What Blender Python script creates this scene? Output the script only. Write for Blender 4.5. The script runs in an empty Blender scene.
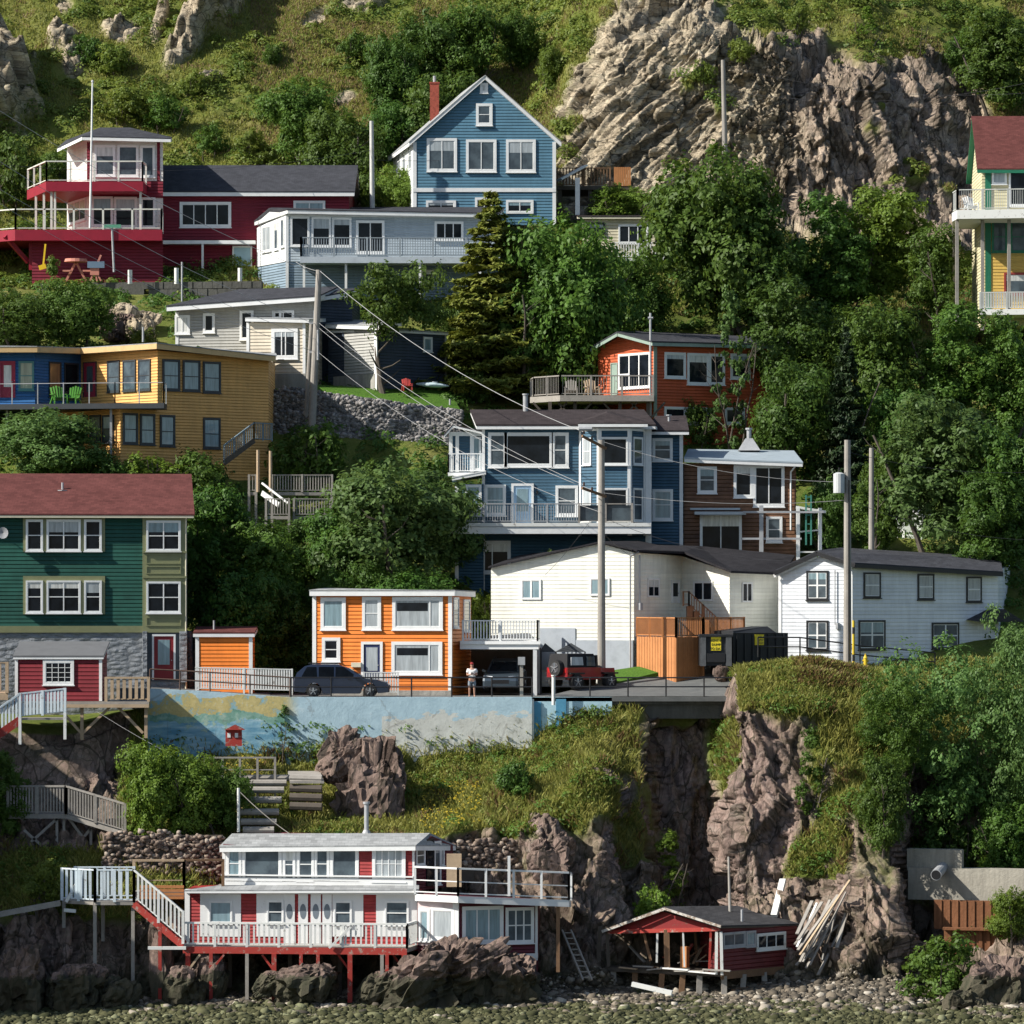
import bpy, math, random
import numpy as np
from mathutils import Vector
random.seed(7)
RNG = np.random.default_rng(11)
sc = bpy.context.scene
COL = sc.collection
# ---------------------------------------------------------------- camera, sky, sun
HC, FP, HZ = 19.0, 4400.0, 600.0           # eye height (m), focal length (px), horizon row
cam_d = bpy.data.cameras.new("camera"); cam = bpy.data.objects.new("camera", cam_d); COL.objects.link(cam)
cam.location = (0, 0, HC); cam.rotation_euler = (math.radians(90), 0, 0)
cam_d.sensor_width = 36; cam_d.lens = FP / 1024 * 36; cam_d.shift_y = (HZ - 512) / 1024
cam_d.clip_start = 1; cam_d.clip_end = 3000
sc.camera = cam
sc.render.resolution_x = sc.render.resolution_y = 1024
SUN_EL, SUN_AZ = math.radians(37), math.radians(72)      # azimuth: from the viewer's side round to the left
sdir = Vector((-math.cos(SUN_EL) * math.sin(SUN_AZ), -math.cos(SUN_EL) * math.cos(SUN_AZ), math.sin(SUN_EL)))
w = bpy.data.worlds.new("World"); sc.world = w; w.use_nodes = True
nt = w.node_tree; bg = nt.nodes['Background']
sky = nt.nodes.new('ShaderNodeTexSky'); sky.sky_type = 'NISHITA'; sky.sun_disc = False
sky.sun_elevation = SUN_EL; sky.sun_rotation = math.atan2(sdir.x, sdir.y)
nt.links.new(sky.outputs[0], bg.inputs[0]); bg.inputs[1].default_value = 0.082
sl = bpy.data.lights.new("sun", 'SUN'); so = bpy.data.objects.new("sun", sl); COL.objects.link(so)
sl.energy = 5.0; sl.angle = math.radians(0.5); sl.color = (1.0, 0.945, 0.86)
so.rotation_euler = sdir.to_track_quat('Z', 'Y').to_euler(); so.location = (-60, 100, 90)
sc.view_settings.view_transform = 'Standard'; sc.view_settings.look = 'None'
sc.view_settings.exposure = 0.6; sc.view_settings.gamma = 1.0

def P(px, py, Y): return Vector(((px - 512) * Y / FP, Y, HC + (HZ - py) * Y / FP))
def XY(px, Y): return Vector(((px - 512) * Y / FP, Y))
def Z(py, Y): return HC + (HZ - py) * Y / FP
def px_of(v): return 512 + v[0] * FP / v[1]
def py_of(v): return HZ - (v[2] - HC) * FP / v[1]
# enlargements of the photograph that measurements were taken from: name -> origin and scale
ZM = {'t1': (0, 0, 4), 't2': (256, 50, 4), 't3': (512, 0, 4), 't4': (768, 0, 3.2), 't5': (0, 240, 3.657), 't6': (240, 250, 3.938),
      't7': (430, 300, 3.531), 't8': (660, 400, 2.813), 'b1': (0, 460, 4), 'b2': (280, 570, 3.657), 'b3': (480, 520, 3.657),
      'b4': (0, 660, 3.938), 'b5': (40, 800, 3.657), 'b6': (310, 800, 3.657), 'b7': (580, 820, 3.413), 'b8': (700, 620, 3.16), '': (0, 0, 1)}
def zx(k, x): return ZM[k][0] + x / ZM[k][2]
def zy(k, y): return ZM[k][1] + y / ZM[k][2]

# ---------------------------------------------------------------- numpy noise
def _h(ix, iy, iz, s):
    ix = ix.astype(np.int64); iy = iy.astype(np.int64); iz = iz.astype(np.int64)
    h = (ix * 374761393 + iy * 668265263 + iz * 2147483647 + s * 1274126177) & 0xFFFFFFFF
    h = ((h ^ (h >> 13)) * 1274126177) & 0xFFFFFFFF
    h = ((h ^ (h >> 16)) * 2246822519) & 0xFFFFFFFF
    return ((h ^ (h >> 15)) & 0xFFFFFF) / float(0x1000000)
def vnoise(p, s=0):
    f = np.floor(p); t = p - f; t = t * t * (3 - 2 * t); r = 0
    for a in (0, 1):
        for b in (0, 1):
            for c in (0, 1):
                wgt = (t[:, 0] if a else 1 - t[:, 0]) * (t[:, 1] if b else 1 - t[:, 1]) * (t[:, 2] if c else 1 - t[:, 2])
                r = r + wgt * _h(f[:, 0] + a, f[:, 1] + b, f[:, 2] + c, s)
    return r
def fbm(p, o=4, s=0):
    r = 0; a = 0.5
    for k in range(o): r = r + a * vnoise(p * 2 ** k + k * 17.3, s + k); a *= 0.5
    return r * 1.07
def facets(p, s=0):
    """broken-rock height: every cell of a jittered grid is one tilted plane; also returns the gap to the next cell"""
    f = np.floor(p); best = np.full(len(p), 9e9); sec = best.copy(); val = np.zeros(len(p))
    for a in (-1, 0, 1):
        for b in (-1, 0, 1):
            for c in (-1, 0, 1):
                cx, cy, cz = f[:, 0] + a, f[:, 1] + b, f[:, 2] + c
                q = np.stack([cx + _h(cx, cy, cz, s), cy + _h(cx, cy, cz, s + 1), cz + _h(cx, cy, cz, s + 2)], 1)
                d = p - q; dd = (d * d).sum(1)
                tl = np.stack([_h(cx, cy, cz, s + 3) - .5, _h(cx, cy, cz, s + 4) - .5, _h(cx, cy, cz, s + 5) - .5], 1)
                v = _h(cx, cy, cz, s + 6) + 1.3 * (d * tl).sum(1)
                m = dd < best
                sec = np.where(m, best, np.minimum(sec, dd)); best = np.where(m, dd, best); val = np.where(m, v, val)
    return val, np.sqrt(sec) - np.sqrt(best)
def sstep(a, b, x): t = np.clip((x - a) / (b - a), 0, 1); return t * t * (3 - 2 * t)

# ---------------------------------------------------------------- materials
class M:
    def __init__(s, name, rough=0.8, spec=0.3):
        s.m = bpy.data.materials.new(name); s.m.use_nodes = True; s.t = s.m.node_tree; s.n = s.t.nodes; s.l = s.t.links
        s.b = s.n['Principled BSDF']; s.b.inputs['Roughness'].default_value = rough
        s.b.inputs['Specular IOR Level'].default_value = spec
    def node(s, typ, **kw):
        n = s.n.new(typ)
        for k, v in kw.items(): setattr(n, k, v)
        return n
    def link(s, a, b): s.l.new(a, b)
    def pos(s, scale=(1, 1, 1), rot=(0, 0, 0), obj=False):
        g = s.node('ShaderNodeTexCoord' if obj else 'ShaderNodeNewGeometry')
        mp = s.node('ShaderNodeMapping'); mp.inputs['Scale'].default_value = scale; mp.inputs['Rotation'].default_value = rot
        s.link(g.outputs['Object' if obj else 'Position'], mp.inputs[0]); return mp.outputs[0]
    def noise(s, vec, scale=1., det=4., rough=.6):
        n = s.node('ShaderNodeTexNoise'); n.inputs['Scale'].default_value = scale; n.inputs['Detail'].default_value = det
        n.inputs['Roughness'].default_value = rough; s.link(vec, n.inputs['Vector']); return n.outputs['Fac']
    def ramp(s, fac, stops):
        r = s.node('ShaderNodeValToRGB'); e = r.color_ramp.elements
        while len(e) < len(stops): e.new(0.5)
        for i, (p, c) in enumerate(stops): e[i].position = p; e[i].color = (*c, 1)
        s.link(fac, r.inputs[0]); return r.outputs[0]
    def math(s, op, a, b=None, c=None):
        n = s.node('ShaderNodeMath', operation=op)
        for i, v in enumerate((a, b, c)):
            if v is None: continue
            if isinstance(v, (int, float)): n.inputs[i].default_value = v
            else: s.link(v, n.inputs[i])
        return n.outputs[0]
    def mix(s, fac, a, b, typ='MIX'):
        n = s.node('ShaderNodeMix', data_type='RGBA', blend_type=typ)
        for i, v in ((0, fac), (6, a), (7, b)):
            if isinstance(v, (int, float)): n.inputs[i].default_value = v
            elif isinstance(v, tuple): n.inputs[i].default_value = (*v, 1)
            else: s.link(v, n.inputs[i])
        return n.outputs[2]
    def bump(s, h, dist=.02, st=1.):
        n = s.node('ShaderNodeBump'); n.inputs['Distance'].default_value = dist; n.inputs['Strength'].default_value = st
        s.link(h, n.inputs['Height']); s.link(n.outputs[0], s.b.inputs['Normal'])
    def col(s, c):
        if isinstance(c, tuple): s.b.inputs['Base Color'].default_value = (*c, 1)
        else: s.link(c, s.b.inputs['Base Color'])
def vary(c, k): return tuple(min(1, x * k) for x in c)
def siding(name, c, pitch=.15, amp=.022, wear=.12):
    m = M(name, .55, .3); v = m.pos()
    sep = m.node('ShaderNodeSeparateXYZ'); m.link(v, sep.inputs[0])
    fr = m.math('FRACT', m.math('DIVIDE', sep.outputs[2], pitch))
    n1 = m.noise(v, .6, 5, .7); v2 = m.pos((3, 3, 30)); n2 = m.noise(v2, 1.2, 3)
    h = m.math('ADD', m.math('MINIMUM', m.math('DIVIDE', fr, .22), m.math('DIVIDE', m.math('SUBTRACT', 1., fr), .78)), m.math('MULTIPLY', n2, .12)); m.bump(h, amp * (2.2 if min(c) < .45 else .8))
    a = m.ramp(n1, [(.3, vary(c, 1 - wear * 1.6)), (.7, vary(c, 1 + wear))])
    row = m.math('FLOOR', m.math('DIVIDE', sep.outputs[2], pitch)); cb = m.node('ShaderNodeCombineXYZ')
    m.link(row, cb.inputs[2]); m.link(m.math('FLOOR', m.math('MULTIPLY', sep.outputs[0], .4)), cb.inputs[0])
    wn = m.node('ShaderNodeTexWhiteNoise'); m.link(cb.outputs[0], wn.inputs['Vector'])
    k = m.math('ADD', m.math('ADD', m.math('MULTIPLY', wn.outputs['Value'], .14), .66), m.math('MULTIPLY', m.noise(m.pos((2.2, 2.2, .3)), 1.3, 6, .75), .5))
    kk = m.node('ShaderNodeCombineXYZ')
    for i in range(3): m.link(k, kk.inputs[i])
    m.col(m.mix(1., a, kk.outputs[0], 'MULTIPLY')); return m.m
def paint(name, c, rough=.5, wear=.1, scale=1.5, bump=.003):
    m = M(name, rough, .35); v = m.pos(); n = m.noise(v, scale, 6, .7)
    m.col(m.ramp(n, [(.25, vary(c, 1 - wear * 2)), (.5, c), (.75, vary(c, 1 + wear))])); m.bump(m.noise(v, 14, 3), bump); return m.m
def wood(name, c, wear=.3, rough=.85):
    m = M(name, rough, .15); v = m.pos((1, 1, 1)); n = m.noise(m.pos((6, 6, 6)), 1, 6, .8); n2 = m.noise(v, .9, 3)
    m.col(m.mix(.5, m.ramp(n, [(.3, vary(c, 1 - wear)), (.7, vary(c, 1 + wear))]), m.ramp(n2, [(.3, vary(c, .7)), (.7, vary(c, 1.2))])))
    m.bump(n, .01); return m.m
def peel(name, c, under, amt=.5):
    """old paint with bare patches"""
    m = M(name, .7, .2); v = m.pos(); n = m.noise(v, 3.2, 8, .8)
    m.col(m.ramp(n, [(amt - .04, under), (amt + .01, c)])); m.bump(n, .006); return m.m
def shingle(name, c, pitch=.14):
    m = M(name, .95, .1); v = m.pos(); sep = m.node('ShaderNodeSeparateXYZ'); m.link(v, sep.inputs[0])
    br = m.node('ShaderNodeTexBrick'); br.inputs['Scale'].default_value = 1.; br.inputs['Brick Width'].default_value = .3
    br.inputs['Row Height'].default_value = .14; br.inputs['Mortar Size'].default_value = .008
    br.inputs['Color1'].default_value = (*vary(c, .72), 1); br.inputs['Color2'].default_value = (*vary(c, 1.3), 1); br.inputs['Mortar'].default_value = (*vary(c, .5), 1)
    cb = m.node('ShaderNodeCombineXYZ'); m.link(sep.outputs[0], cb.inputs[0]); m.link(m.math('MULTIPLY', sep.outputs[2], 1.6), cb.inputs[1])
    m.link(cb.outputs[0], br.inputs['Vector'])
    n = m.noise(v, 1.1, 6, .75)
    m.col(m.mix(.45, br.outputs['Color'], m.ramp(n, [(.3, vary(c, .6)), (.7, vary(c, 1.45))])))
    m.bump(m.noise(v, 22, 3), .015); return m.m
def glass(name, c=(.012, .016, .02), c2=None, rough=.06, spec=.28):
    m = M(name, rough, spec); v = m.pos(); n = m.noise(v, 1.4, 3)
    m.col(m.ramp(n, [(.35, c), (.65, c2 or vary(c, 2.2))])); m.b.inputs['Coat Weight'].default_value = .25 if c[0] > .1 else 0.; return m.m
def blinds(name, c):
    m = M(name, .25, .5); v = m.pos(); sep = m.node('ShaderNodeSeparateXYZ'); m.link(v, sep.inputs[0])
    n = m.noise(m.pos((5, 5, .6)), 1.3, 2); m.col(m.ramp(n, [(.3, vary(c, .7)), (.7, vary(c, 1.15))])); m.b.inputs['Coat Weight'].default_value = .5
    m.b.inputs['Coat Roughness'].default_value = .05; return m.m
def concrete(name, c, scale=.7):
    m = M(name, .9, .15); v = m.pos(); n = m.noise(v, scale, 8, .75); st = m.noise(m.pos((3., 3., .35)), 1., 5, .7)
    m.col(m.mix(.5, m.ramp(n, [(.3, vary(c, .6)), (.7, vary(c, 1.25))]), m.ramp(st, [(.35, vary(c, .55)), (.65, vary(c, 1.2))]))); m.bump(m.noise(v, 6, 6), .03); return m.m
def splitstone(name, c):
    m = M(name, .95, .1); v = m.pos((1.6, 1.6, 3.6)); vo = m.node('ShaderNodeTexVoronoi'); vo.inputs['Scale'].default_value = 1.3; m.link(v, vo.inputs['Vector'])
    n = m.noise(m.pos(), 3., 6, .7)
    m.col(m.mix(.5, m.ramp(vo.outputs['Distance'], [(.0, vary(c, 1.2)), (.8, vary(c, .6))]), m.ramp(n, [(.3, vary(c, .7)), (.7, vary(c, 1.3))])))
    m.bump(m.math('ADD', m.math('MULTIPLY', vo.outputs['Distance'], -1.), n), .12); return m.m

WHITE = paint('white paint', (.74, .75, .74), .45, .07)
OLDWHITE = peel('peeling white paint', (.68, .69, .66), (.33, .31, .28), .41)
OLDRED = peel('peeling red paint', (.34, .045, .035), (.33, .24, .2), .44)
CREAM = paint('cream trim paint', (.62, .58, .44), .5, .08)
OLIVE = paint('olive trim paint', (.22, .23, .12), .5, .07)
G_DARK = glass('dark window glass', (.006, .008, .011), spec=.16); G_MID = glass('grey window glass', (.045, .06, .075), (.09, .12, .14))
G_BLIND = blinds('drawn pale blind behind glass', (.36, .4, .42)); G_TEAL = blinds('bluish curtain behind glass', (.2, .3, .34))
G_CURT = blinds('bright curtain behind glass', (.62, .63, .6))
SH_DARK = shingle('charcoal shingles', (.05, .052, .06)); SH_RED = shingle('maroon shingles', (.115, .042, .038)); SH_BLACK = shingle('black shingles', (.028, .027, .03))
SH_GREY = shingle('weathered grey roofing', (.3, .31, .31)); SH_BROWN = shingle('brown black shingles', (.045, .037, .038))
W_GREY = wood('weathered grey timber', (.3, .28, .25)); W_DARK = wood('dark damp timber', (.1, .085, .07)); W_ORANGE = wood('orange stained timber', (.46, .2, .08), .18)
W_TAN = wood('new tan timber', (.44, .33, .22), .2); W_POLE = wood('grey pole timber', (.3, .28, .25), .2); W_BROWN = wood('brown timber', (.2, .12, .07), .3)
STEEL = paint('galvanised steel', (.35, .36, .37), .4, .15); BLACK = paint('black paint', (.018, .018, .02), .4, .2); RUST = paint('rust', (.22, .09, .05), .9, .4)
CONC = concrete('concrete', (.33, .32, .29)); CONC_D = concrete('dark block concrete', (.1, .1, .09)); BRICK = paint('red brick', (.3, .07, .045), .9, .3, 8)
RUBBER = paint('tyre rubber', (.02, .02, .02), .8, .2)

# ---------------------------------------------------------------- mesh builder
class MB:
    def __init__(s): s.v = []; s.f = []
    def add(s, vs, fs):
        o = len(s.v); s.v += [tuple(v) for v in vs]; s.f += [tuple(i + o for i in f) for f in fs]; return s
    def hexa(s, b, t):       # four bottom corners, four top corners, same order
        return s.add(list(b) + list(t), [(3, 2, 1, 0), (4, 5, 6, 7), (0, 1, 5, 4), (1, 2, 6, 5), (2, 3, 7, 6), (3, 0, 4, 7)])
    def box(s, x0, x1, y0, y1, z0, z1):
        return s.hexa([(x0, y0, z0), (x1, y0, z0), (x1, y1, z0), (x0, y1, z0)], [(x0, y0, z1), (x1, y0, z1), (x1, y1, z1), (x0, y1, z1)])
    def bar(s, a, b, w=.1, h=None):      # square timber from a to b
        a = Vector(a); b = Vector(b); h = w if h is None else h; d = (b - a)
        if d.length < 1e-5: return s
        d.normalize(); up = Vector((0, 0, 1)) if abs(d.z) < .9 else Vector((0, 1, 0))
        r = d.cross(up).normalized(); u = r.cross(d).normalized(); r = r * w / 2; u = u * h / 2
        return s.hexa([a - r - u, a + r - u, a + r + u, a - r + u], [b - r - u, b + r - u, b + r + u, b - r + u])
    def tube(s, a, b, r0, r1=None, n=8):
        a = Vector(a); b = Vector(b); r1 = r0 if r1 is None else r1; d = (b - a).normalized()
        up = Vector((0, 0, 1)) if abs(d.z) < .9 else Vector((0, 1, 0)); r = d.cross(up).normalized(); u = r.cross(d)
        vs = []
        for c, rr in ((a, r0), (b, r1)):
            for i in range(n): t = 2 * math.pi * i / n; vs.append(c + (r * math.cos(t) + u * math.sin(t)) * rr)
        fs = [(i, (i + 1) % n, n + (i + 1) % n, n + i) for i in range(n)] + [tuple(range(n))[::-1], tuple(range(n, 2 * n))]
        return s.add(vs, fs)
    def path(s, pts, r, n=6):
        for a, b in zip(pts[:-1], pts[1:]): s.tube(a, b, r, r, n)
        return s
    def prism(s, poly, z0, zt):          # vertical prism over a plan polygon, per-corner tops
        n = len(poly); zt = [zt] * n if isinstance(zt, (int, float)) else zt
        vs = [(p[0], p[1], z0) for p in poly] + [(p[0], p[1], z) for p, z in zip(poly, zt)]
        return s.add(vs, [(i, (i + 1) % n, n + (i + 1) % n, n + i) for i in range(n)] + [tuple(range(n))[::-1], tuple(range(n, 2 * n))])
    def slab(s, pts, t):                 # sloped slab: pts top outline, thickness t downwards
        n = len(pts); lo = [(p[0], p[1], p[2] - t) for p in pts]
        return s.add([tuple(p) for p in lo] + [tuple(p) for p in pts], [(i, (i + 1) % n, n + (i + 1) % n, n + i) for i in range(n)] + [tuple(range(n))[::-1], tuple(range(n, 2 * n))])
    def build(s, name, mat, parent=None, smooth=False):
        me = bpy.data.meshes.new(name)
        org = Vector(parent['org']) if parent is not None and 'org' in parent else None
        own = None
        if parent is None:
            a = np.array(s.v); own = Vector(((a[:, 0].min() + a[:, 0].max()) / 2, (a[:, 1].min() + a[:, 1].max()) / 2, a[:, 2].min())); org = own
        vs = [(v[0] - org.x, v[1] - org.y, v[2] - org.z) for v in s.v]
        me.from_pydata(vs, [], s.f); me.materials.append(mat)
        if smooth: me.polygons.foreach_set('use_smooth', [True] * len(me.polygons))
        o = bpy.data.objects.new(name, me); COL.objects.link(o)
        if parent is not None: o.parent = parent
        else: o.location = own
        o['org'] = (org.x, org.y, org.z)
        return o
def tag(o, label=None, cat=None, group=None, kind=None):
    if label: o['label'] = label
    if cat: o['category'] = cat
    if group: o['group'] = group
    if kind: o['kind'] = kind
    return o
def thing(name, loc, label, cat, group=None):
    o = bpy.data.objects.new(name, None); COL.objects.link(o); o.location = loc; o.empty_display_size = .3
    o['org'] = tuple(loc); return tag(o, label, cat, group)
def np_mesh(name, verts, faces_flat, nper, mat, loc=(0, 0, 0), attrs=None, smooth=False):
    me = bpy.data.meshes.new(name); nv = len(verts); nf = len(faces_flat) // nper
    me.vertices.add(nv); me.vertices.foreach_set('co', np.ascontiguousarray(verts, dtype=np.float32).ravel())
    me.loops.add(len(faces_flat)); me.loops.foreach_set('vertex_index', np.ascontiguousarray(faces_flat, dtype=np.int32).ravel())
    me.polygons.add(nf); me.polygons.foreach_set('loop_start', np.arange(0, nf * nper, nper, dtype=np.int32))
    if smooth: me.polygons.foreach_set('use_smooth', np.ones(nf, dtype=bool))
    me.update(calc_edges=True); me.materials.append(mat)
    for k, a in (attrs or {}).items():
        at = me.attributes.new(k, 'FLOAT', 'POINT'); at.data.foreach_set('value', a.astype(np.float32))
    o = bpy.data.objects.new(name, me); COL.objects.link(o); o.location = loc; return o
# ---------------------------------------------------------------- the hillside: one sheet from the sea bed to above the frame
# each column: (Y, row) nodes: base, ledge, mid, upper, street edge, street back, tier2, tier3, tier4, tier5, tier6, hill foot, hill mid, hill top
ST = {
 -260: [(197,1015),(198,760),(201,690),(207,640),(214,585),(229,610),(238,600),(247,475),(262,355),(276,305),(285,275),(299,205),(313,90),(332,-60)],  # this and next column: unseen spur, added to shade the lower left bank
 -140: [(197,1015),(198,760),(201,690),(207,640),(214,585),(229,610),(238,600),(247,475),(262,355),(276,305),(285,275),(299,205),(313,90),(332,-60)],
 -50:  [(205,1008),(206,915),(211,880),(217,800),(220.5,715),(229,702),(238,640),(247,478),(262,360),(276,305),(285,275),(299,205),(313,90),(332,-60)],
 0:    [(205,1008),(207,915),(212,885),(217,800),(220.5,715),(229,702),(238,640),(247,478),(262,360),(276,305),(285,275),(299,205),(313,90),(332,-60)],
 80:   [(206,1004),(207.5,925),(212,870),(217.5,800),(221,720),(229,702),(238,640),(247,480),(262,370),(274,312),(285,275),(299,210),(313,95),(332,-60)],
 150:  [(206.5,1000),(208.5,935),(213,845),(221.6,768),(222.5,703),(229,702),(238,640),(247,488),(262,385),(273,320),(285,274),(299,215),(313,100),(332,-60)],
 280:  [(207,996),(210,950),(214,838),(221.6,764),(222.5,703),(231,701),(240,625),(250,520),(263,402),(268,388),(282,288),(299,215),(313,100),(332,-60)],
 420:  [(208,994),(212.5,915),(214,848),(221.6,768),(222.5,703),(232,701),(240,610),(250,520),(264,397),(270,386),(288,245),(301,195),(313,95),(332,-60)],
 520:  [(208.5,992),(213,885),(215,815),(221.6,762),(222.5,703),(232,698),(240,640),(247,585),(263,435),(272,375),(289,232),(300,200),(312,90),(330,-60)],
 590:  [(209,990),(213.5,880),(216,790),(221.5,728),(222.5,703),(232,698),(240,640),(247,585),(263,435),(272,375),(289,232),(299,205),(306,60),(322,-60)],
 632:  [(209.5,988),(216,885),(219,790),(221.3,722),(222.6,703),(232,698),(240,640),(247,585),(263,440),(272,380),(289,240),(299,205),(304,50),(318,-60)],
 660:  [(210,986),(219.5,895),(222,800),(223.3,722),(224,706),(232,698),(240,640),(247,585),(263,440),(272,380),(289,250),(299,205),(304,45),(318,-60)],
 706:  [(210,984),(219.5,895),(222,800),(223.3,722),(224,706),(232,698),(240,640),(247,585),(263,445),(272,385),(289,260),(299,205),(304,40),(318,-60)],
 730:  [(209,984),(213.5,900),(216,800),(218,712),(222,664),(231,678),(240,640),(247,580),(263,450),(272,385),(289,265),(299,205),(303.5,45),(320,-60)],
 800:  [(209,982),(213,900),(215,800),(217.5,712),(221.5,656),(231,668),(240,630),(247,570),(263,450),(272,385),(289,270),(299,210),(303.5,50),(324,-60)],
 838:  [(208.5,982),(211,900),(213.5,815),(218,715),(222.3,664),(231,668),(240,626),(247,565),(263,450),(272,385),(289,277),(299,211),(303.5,85),(327,-60)],
 868:  [(208.2,984),(210.6,905),(213,830),(218.5,732),(222.6,672),(231,668),(240,626),(247,565),(263,450),(272,385),(289,277),(299,211),(303.5,85),(327,-60)],
 893:  [(210,986),(216,915),(218.6,842),(220.5,742),(223,684),(231,668),(240,626),(247,565),(263,450),(272,385),(289,277),(299,211),(303.5,85),(327,-60)],
 960:  [(206,990),(214,925),(216.5,862),(220,750),(223,688),(231,668),(240,620),(247,560),(263,450),(272,390),(289,290),(299,215),(307,90),(330,-60)],
 1030: [(202,998),(208,935),(215,880),(220,755),(223,690),(231,670),(240,620),(247,560),(263,450),(272,390),(286,310),(299,230),(312,90),(330,-60)],
 1280: [(202,998),(208,935),(215,880),(220,755),(223,690),(231,670),(240,620),(247,560),(263,450),(272,390),(286,310),(299,230),(312,90),(330,-60)]}
pxs = sorted(ST); NN = 14 + 3
tab = np.zeros((len(pxs), NN, 2))
for i, q in enumerate(pxs):
    row = [(150., -4.), (196., -.35)] + [(Y, Z(r, Y)) for Y, r in ST[q]] + [(420., 118.)]
    tab[i] = row
seg = [6, 60, 100, 95, 90, 34, 14, 34, 44, 44, 32, 36, 46, 150, 80, 14]           # rows spent on each stretch
svals = np.concatenate([np.linspace(k, k + 1, seg[k], endpoint=False) for k in range(NN - 1)] + [[NN - 1]])
XPX = np.concatenate([np.arange(-250, -30, 5.), np.arange(-30, 540, 2.2), np.arange(540, 600, 1.8), np.arange(600, 645, 1.4), np.arange(645, 700, 2.), np.arange(700, 735, 1.), np.arange(735, 850, 1.9), np.arange(850, 900, 1.4), np.arange(900, 1050, 2.), np.arange(1050, 1275, 5.)])
GI, GJ = len(svals), len(XPX)
wob = 10 * (fbm(np.stack([np.arange(GI) * .013, np.zeros(GI), np.zeros(GI)], 1), 4, 5) - .5)     # ledges wander a little
base = np.zeros((GI, GJ, 3))
k = np.minimum(svals.astype(int), NN - 2); t = svals - k
hardpts = set()
for j, q in enumerate(XPX):
    def col_at(qq):
        a = np.searchsorted(pxs, qq) - 1; a = max(0, min(a, len(pxs) - 2)); f = (qq - pxs[a]) / (pxs[a + 1] - pxs[a]); f = min(max(f, 0), 1); f = f * f * (3 - 2 * f)
        return tab[a] * (1 - f) + tab[a + 1] * f
    c = col_at(q)
    yz = c[k] * (1 - t)[:, None] + c[k + 1] * t[:, None]
    base[:, j, 1] = yz[:, 0]; base[:, j, 2] = yz[:, 1]
    base[:, j, 0] = (q - 512) * 240 / FP * (.5 + .5 * yz[:, 0] / 240)     # columns fan out a little with distance
S2 = np.repeat(svals[:, None], GJ, 1)
ty = np.gradient(base, axis=0); tx = np.gradient(base, axis=1)
nrm = np.cross(tx, ty); nrm /= np.linalg.norm(nrm, axis=2, keepdims=True) + 1e-9
BPX = 512 + base[..., 0] * FP / base[..., 1]; BPY = HZ - (base[..., 2] - HC) * FP / base[..., 1]
flat = base.reshape(-1, 3); bx, by = BPX.ravel(), BPY.ravel(); ss = S2.ravel(); nz = nrm[..., 2].ravel()
slope = sstep(.72, .42, nz)
rock = np.clip(slope + .0, 0, 1)
nA = fbm(flat * .22, 5, 3); nB = fbm(flat * .7, 4, 9); nC = fbm(flat * np.array([.9, .9, .35]), 4, 21)
def ell(cx, cy, rx, ry, ang=0, e=.5):
    a = math.radians(ang); dx = bx - cx; dy = by - cy
    u = (dx * math.cos(a) + dy * math.sin(a)) / rx; v = (-dx * math.sin(a) + dy * math.cos(a)) / ry
    return sstep(1, e, np.sqrt(u * u + v * v) + (nB - .5) * .8)
bulge = np.zeros(len(flat))
# rock outcrops on the upper slope: centre, radii, tilt, how far they stand out
for cx, cy, rx, ry, an, hh in [(195, 32, 62, 17, -50, 2.6), (222, 8, 44, 22, -55, 4.2), (62, 42, 16, 17, 40, 1.2), (72, 62, 12, 12, 0, 1.), (122, 28, 22, 12, 0, .9), (65, 5, 10, 12, 0, .8), (-48, 90, 92, 62, 0, 9.),
                               (315, 20, 20, 9, -35, .5), (360, 5, 30, 9, 0, .6), (205, 85, 22, 7, -30, .3), (160, 20, 8, 22, 20, .8),
                               (345, 98, 14, 8, -30, .35), (120, 320, 28, 15, 10, 1.), (135, 325, 16, 14, 0, .7),
                               (365, 760, 50, 42, -15, 2.), (340, 745, 26, 24, -30, 1.0), (545, 845, 34, 30, 10, 1.6), (590, 800, 26, 52, 10, 1.2),
                               (720, 670, 9, 9, 0, .6)]:
    e = ell(cx, cy, rx, ry, an, .35); lo = ell(cx, cy, rx * 1.0, ry * 1.0, an, .7); m = ss > 3.0 if cy < 700 else (ss < 7)
    bulge += np.minimum(1, e * 1.5) * hh * m * (.55 if cy < 700 else .7); rock = np.maximum(rock, lo * m)
# the big tan cliff and its grassy cap
e1 = ell(700, 100, 190, 150, 0, .82) * (ss > 12); cap = sstep(0, 1, (by - (28 + .0 * bx)) / 14 + (nA - .5) * 4) if False else None
topline = np.interp(bx, [480, 540, 640, 690, 720, 760, 800, 840, 880, 930, 985, 1020], [999, 150, -60, -60, 5, 45, 25, 48, 70, 55, 90, 200])
botline = np.interp(bx, [500, 560, 640, 800, 900, 1000], [230, 215, 200, 220, 235, 240])
inc = sstep(-14, 8, by - topline + (nB - .5) * 46) * sstep(30, 5, by - botline) * (ss > 12.2) * sstep(535, 562, bx + (130 - by) * .1 * (by > 130) - (100 - by) * .62 * (by < 100) + (nB - .5) * 50) * sstep(1010, 975, bx)
rock = np.where((ss > 12.2), np.maximum(rock * (by > 30) * (bx > 530) * (bx < 1000) * 0 + inc, rock * (bx < 480)), rock)
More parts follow.
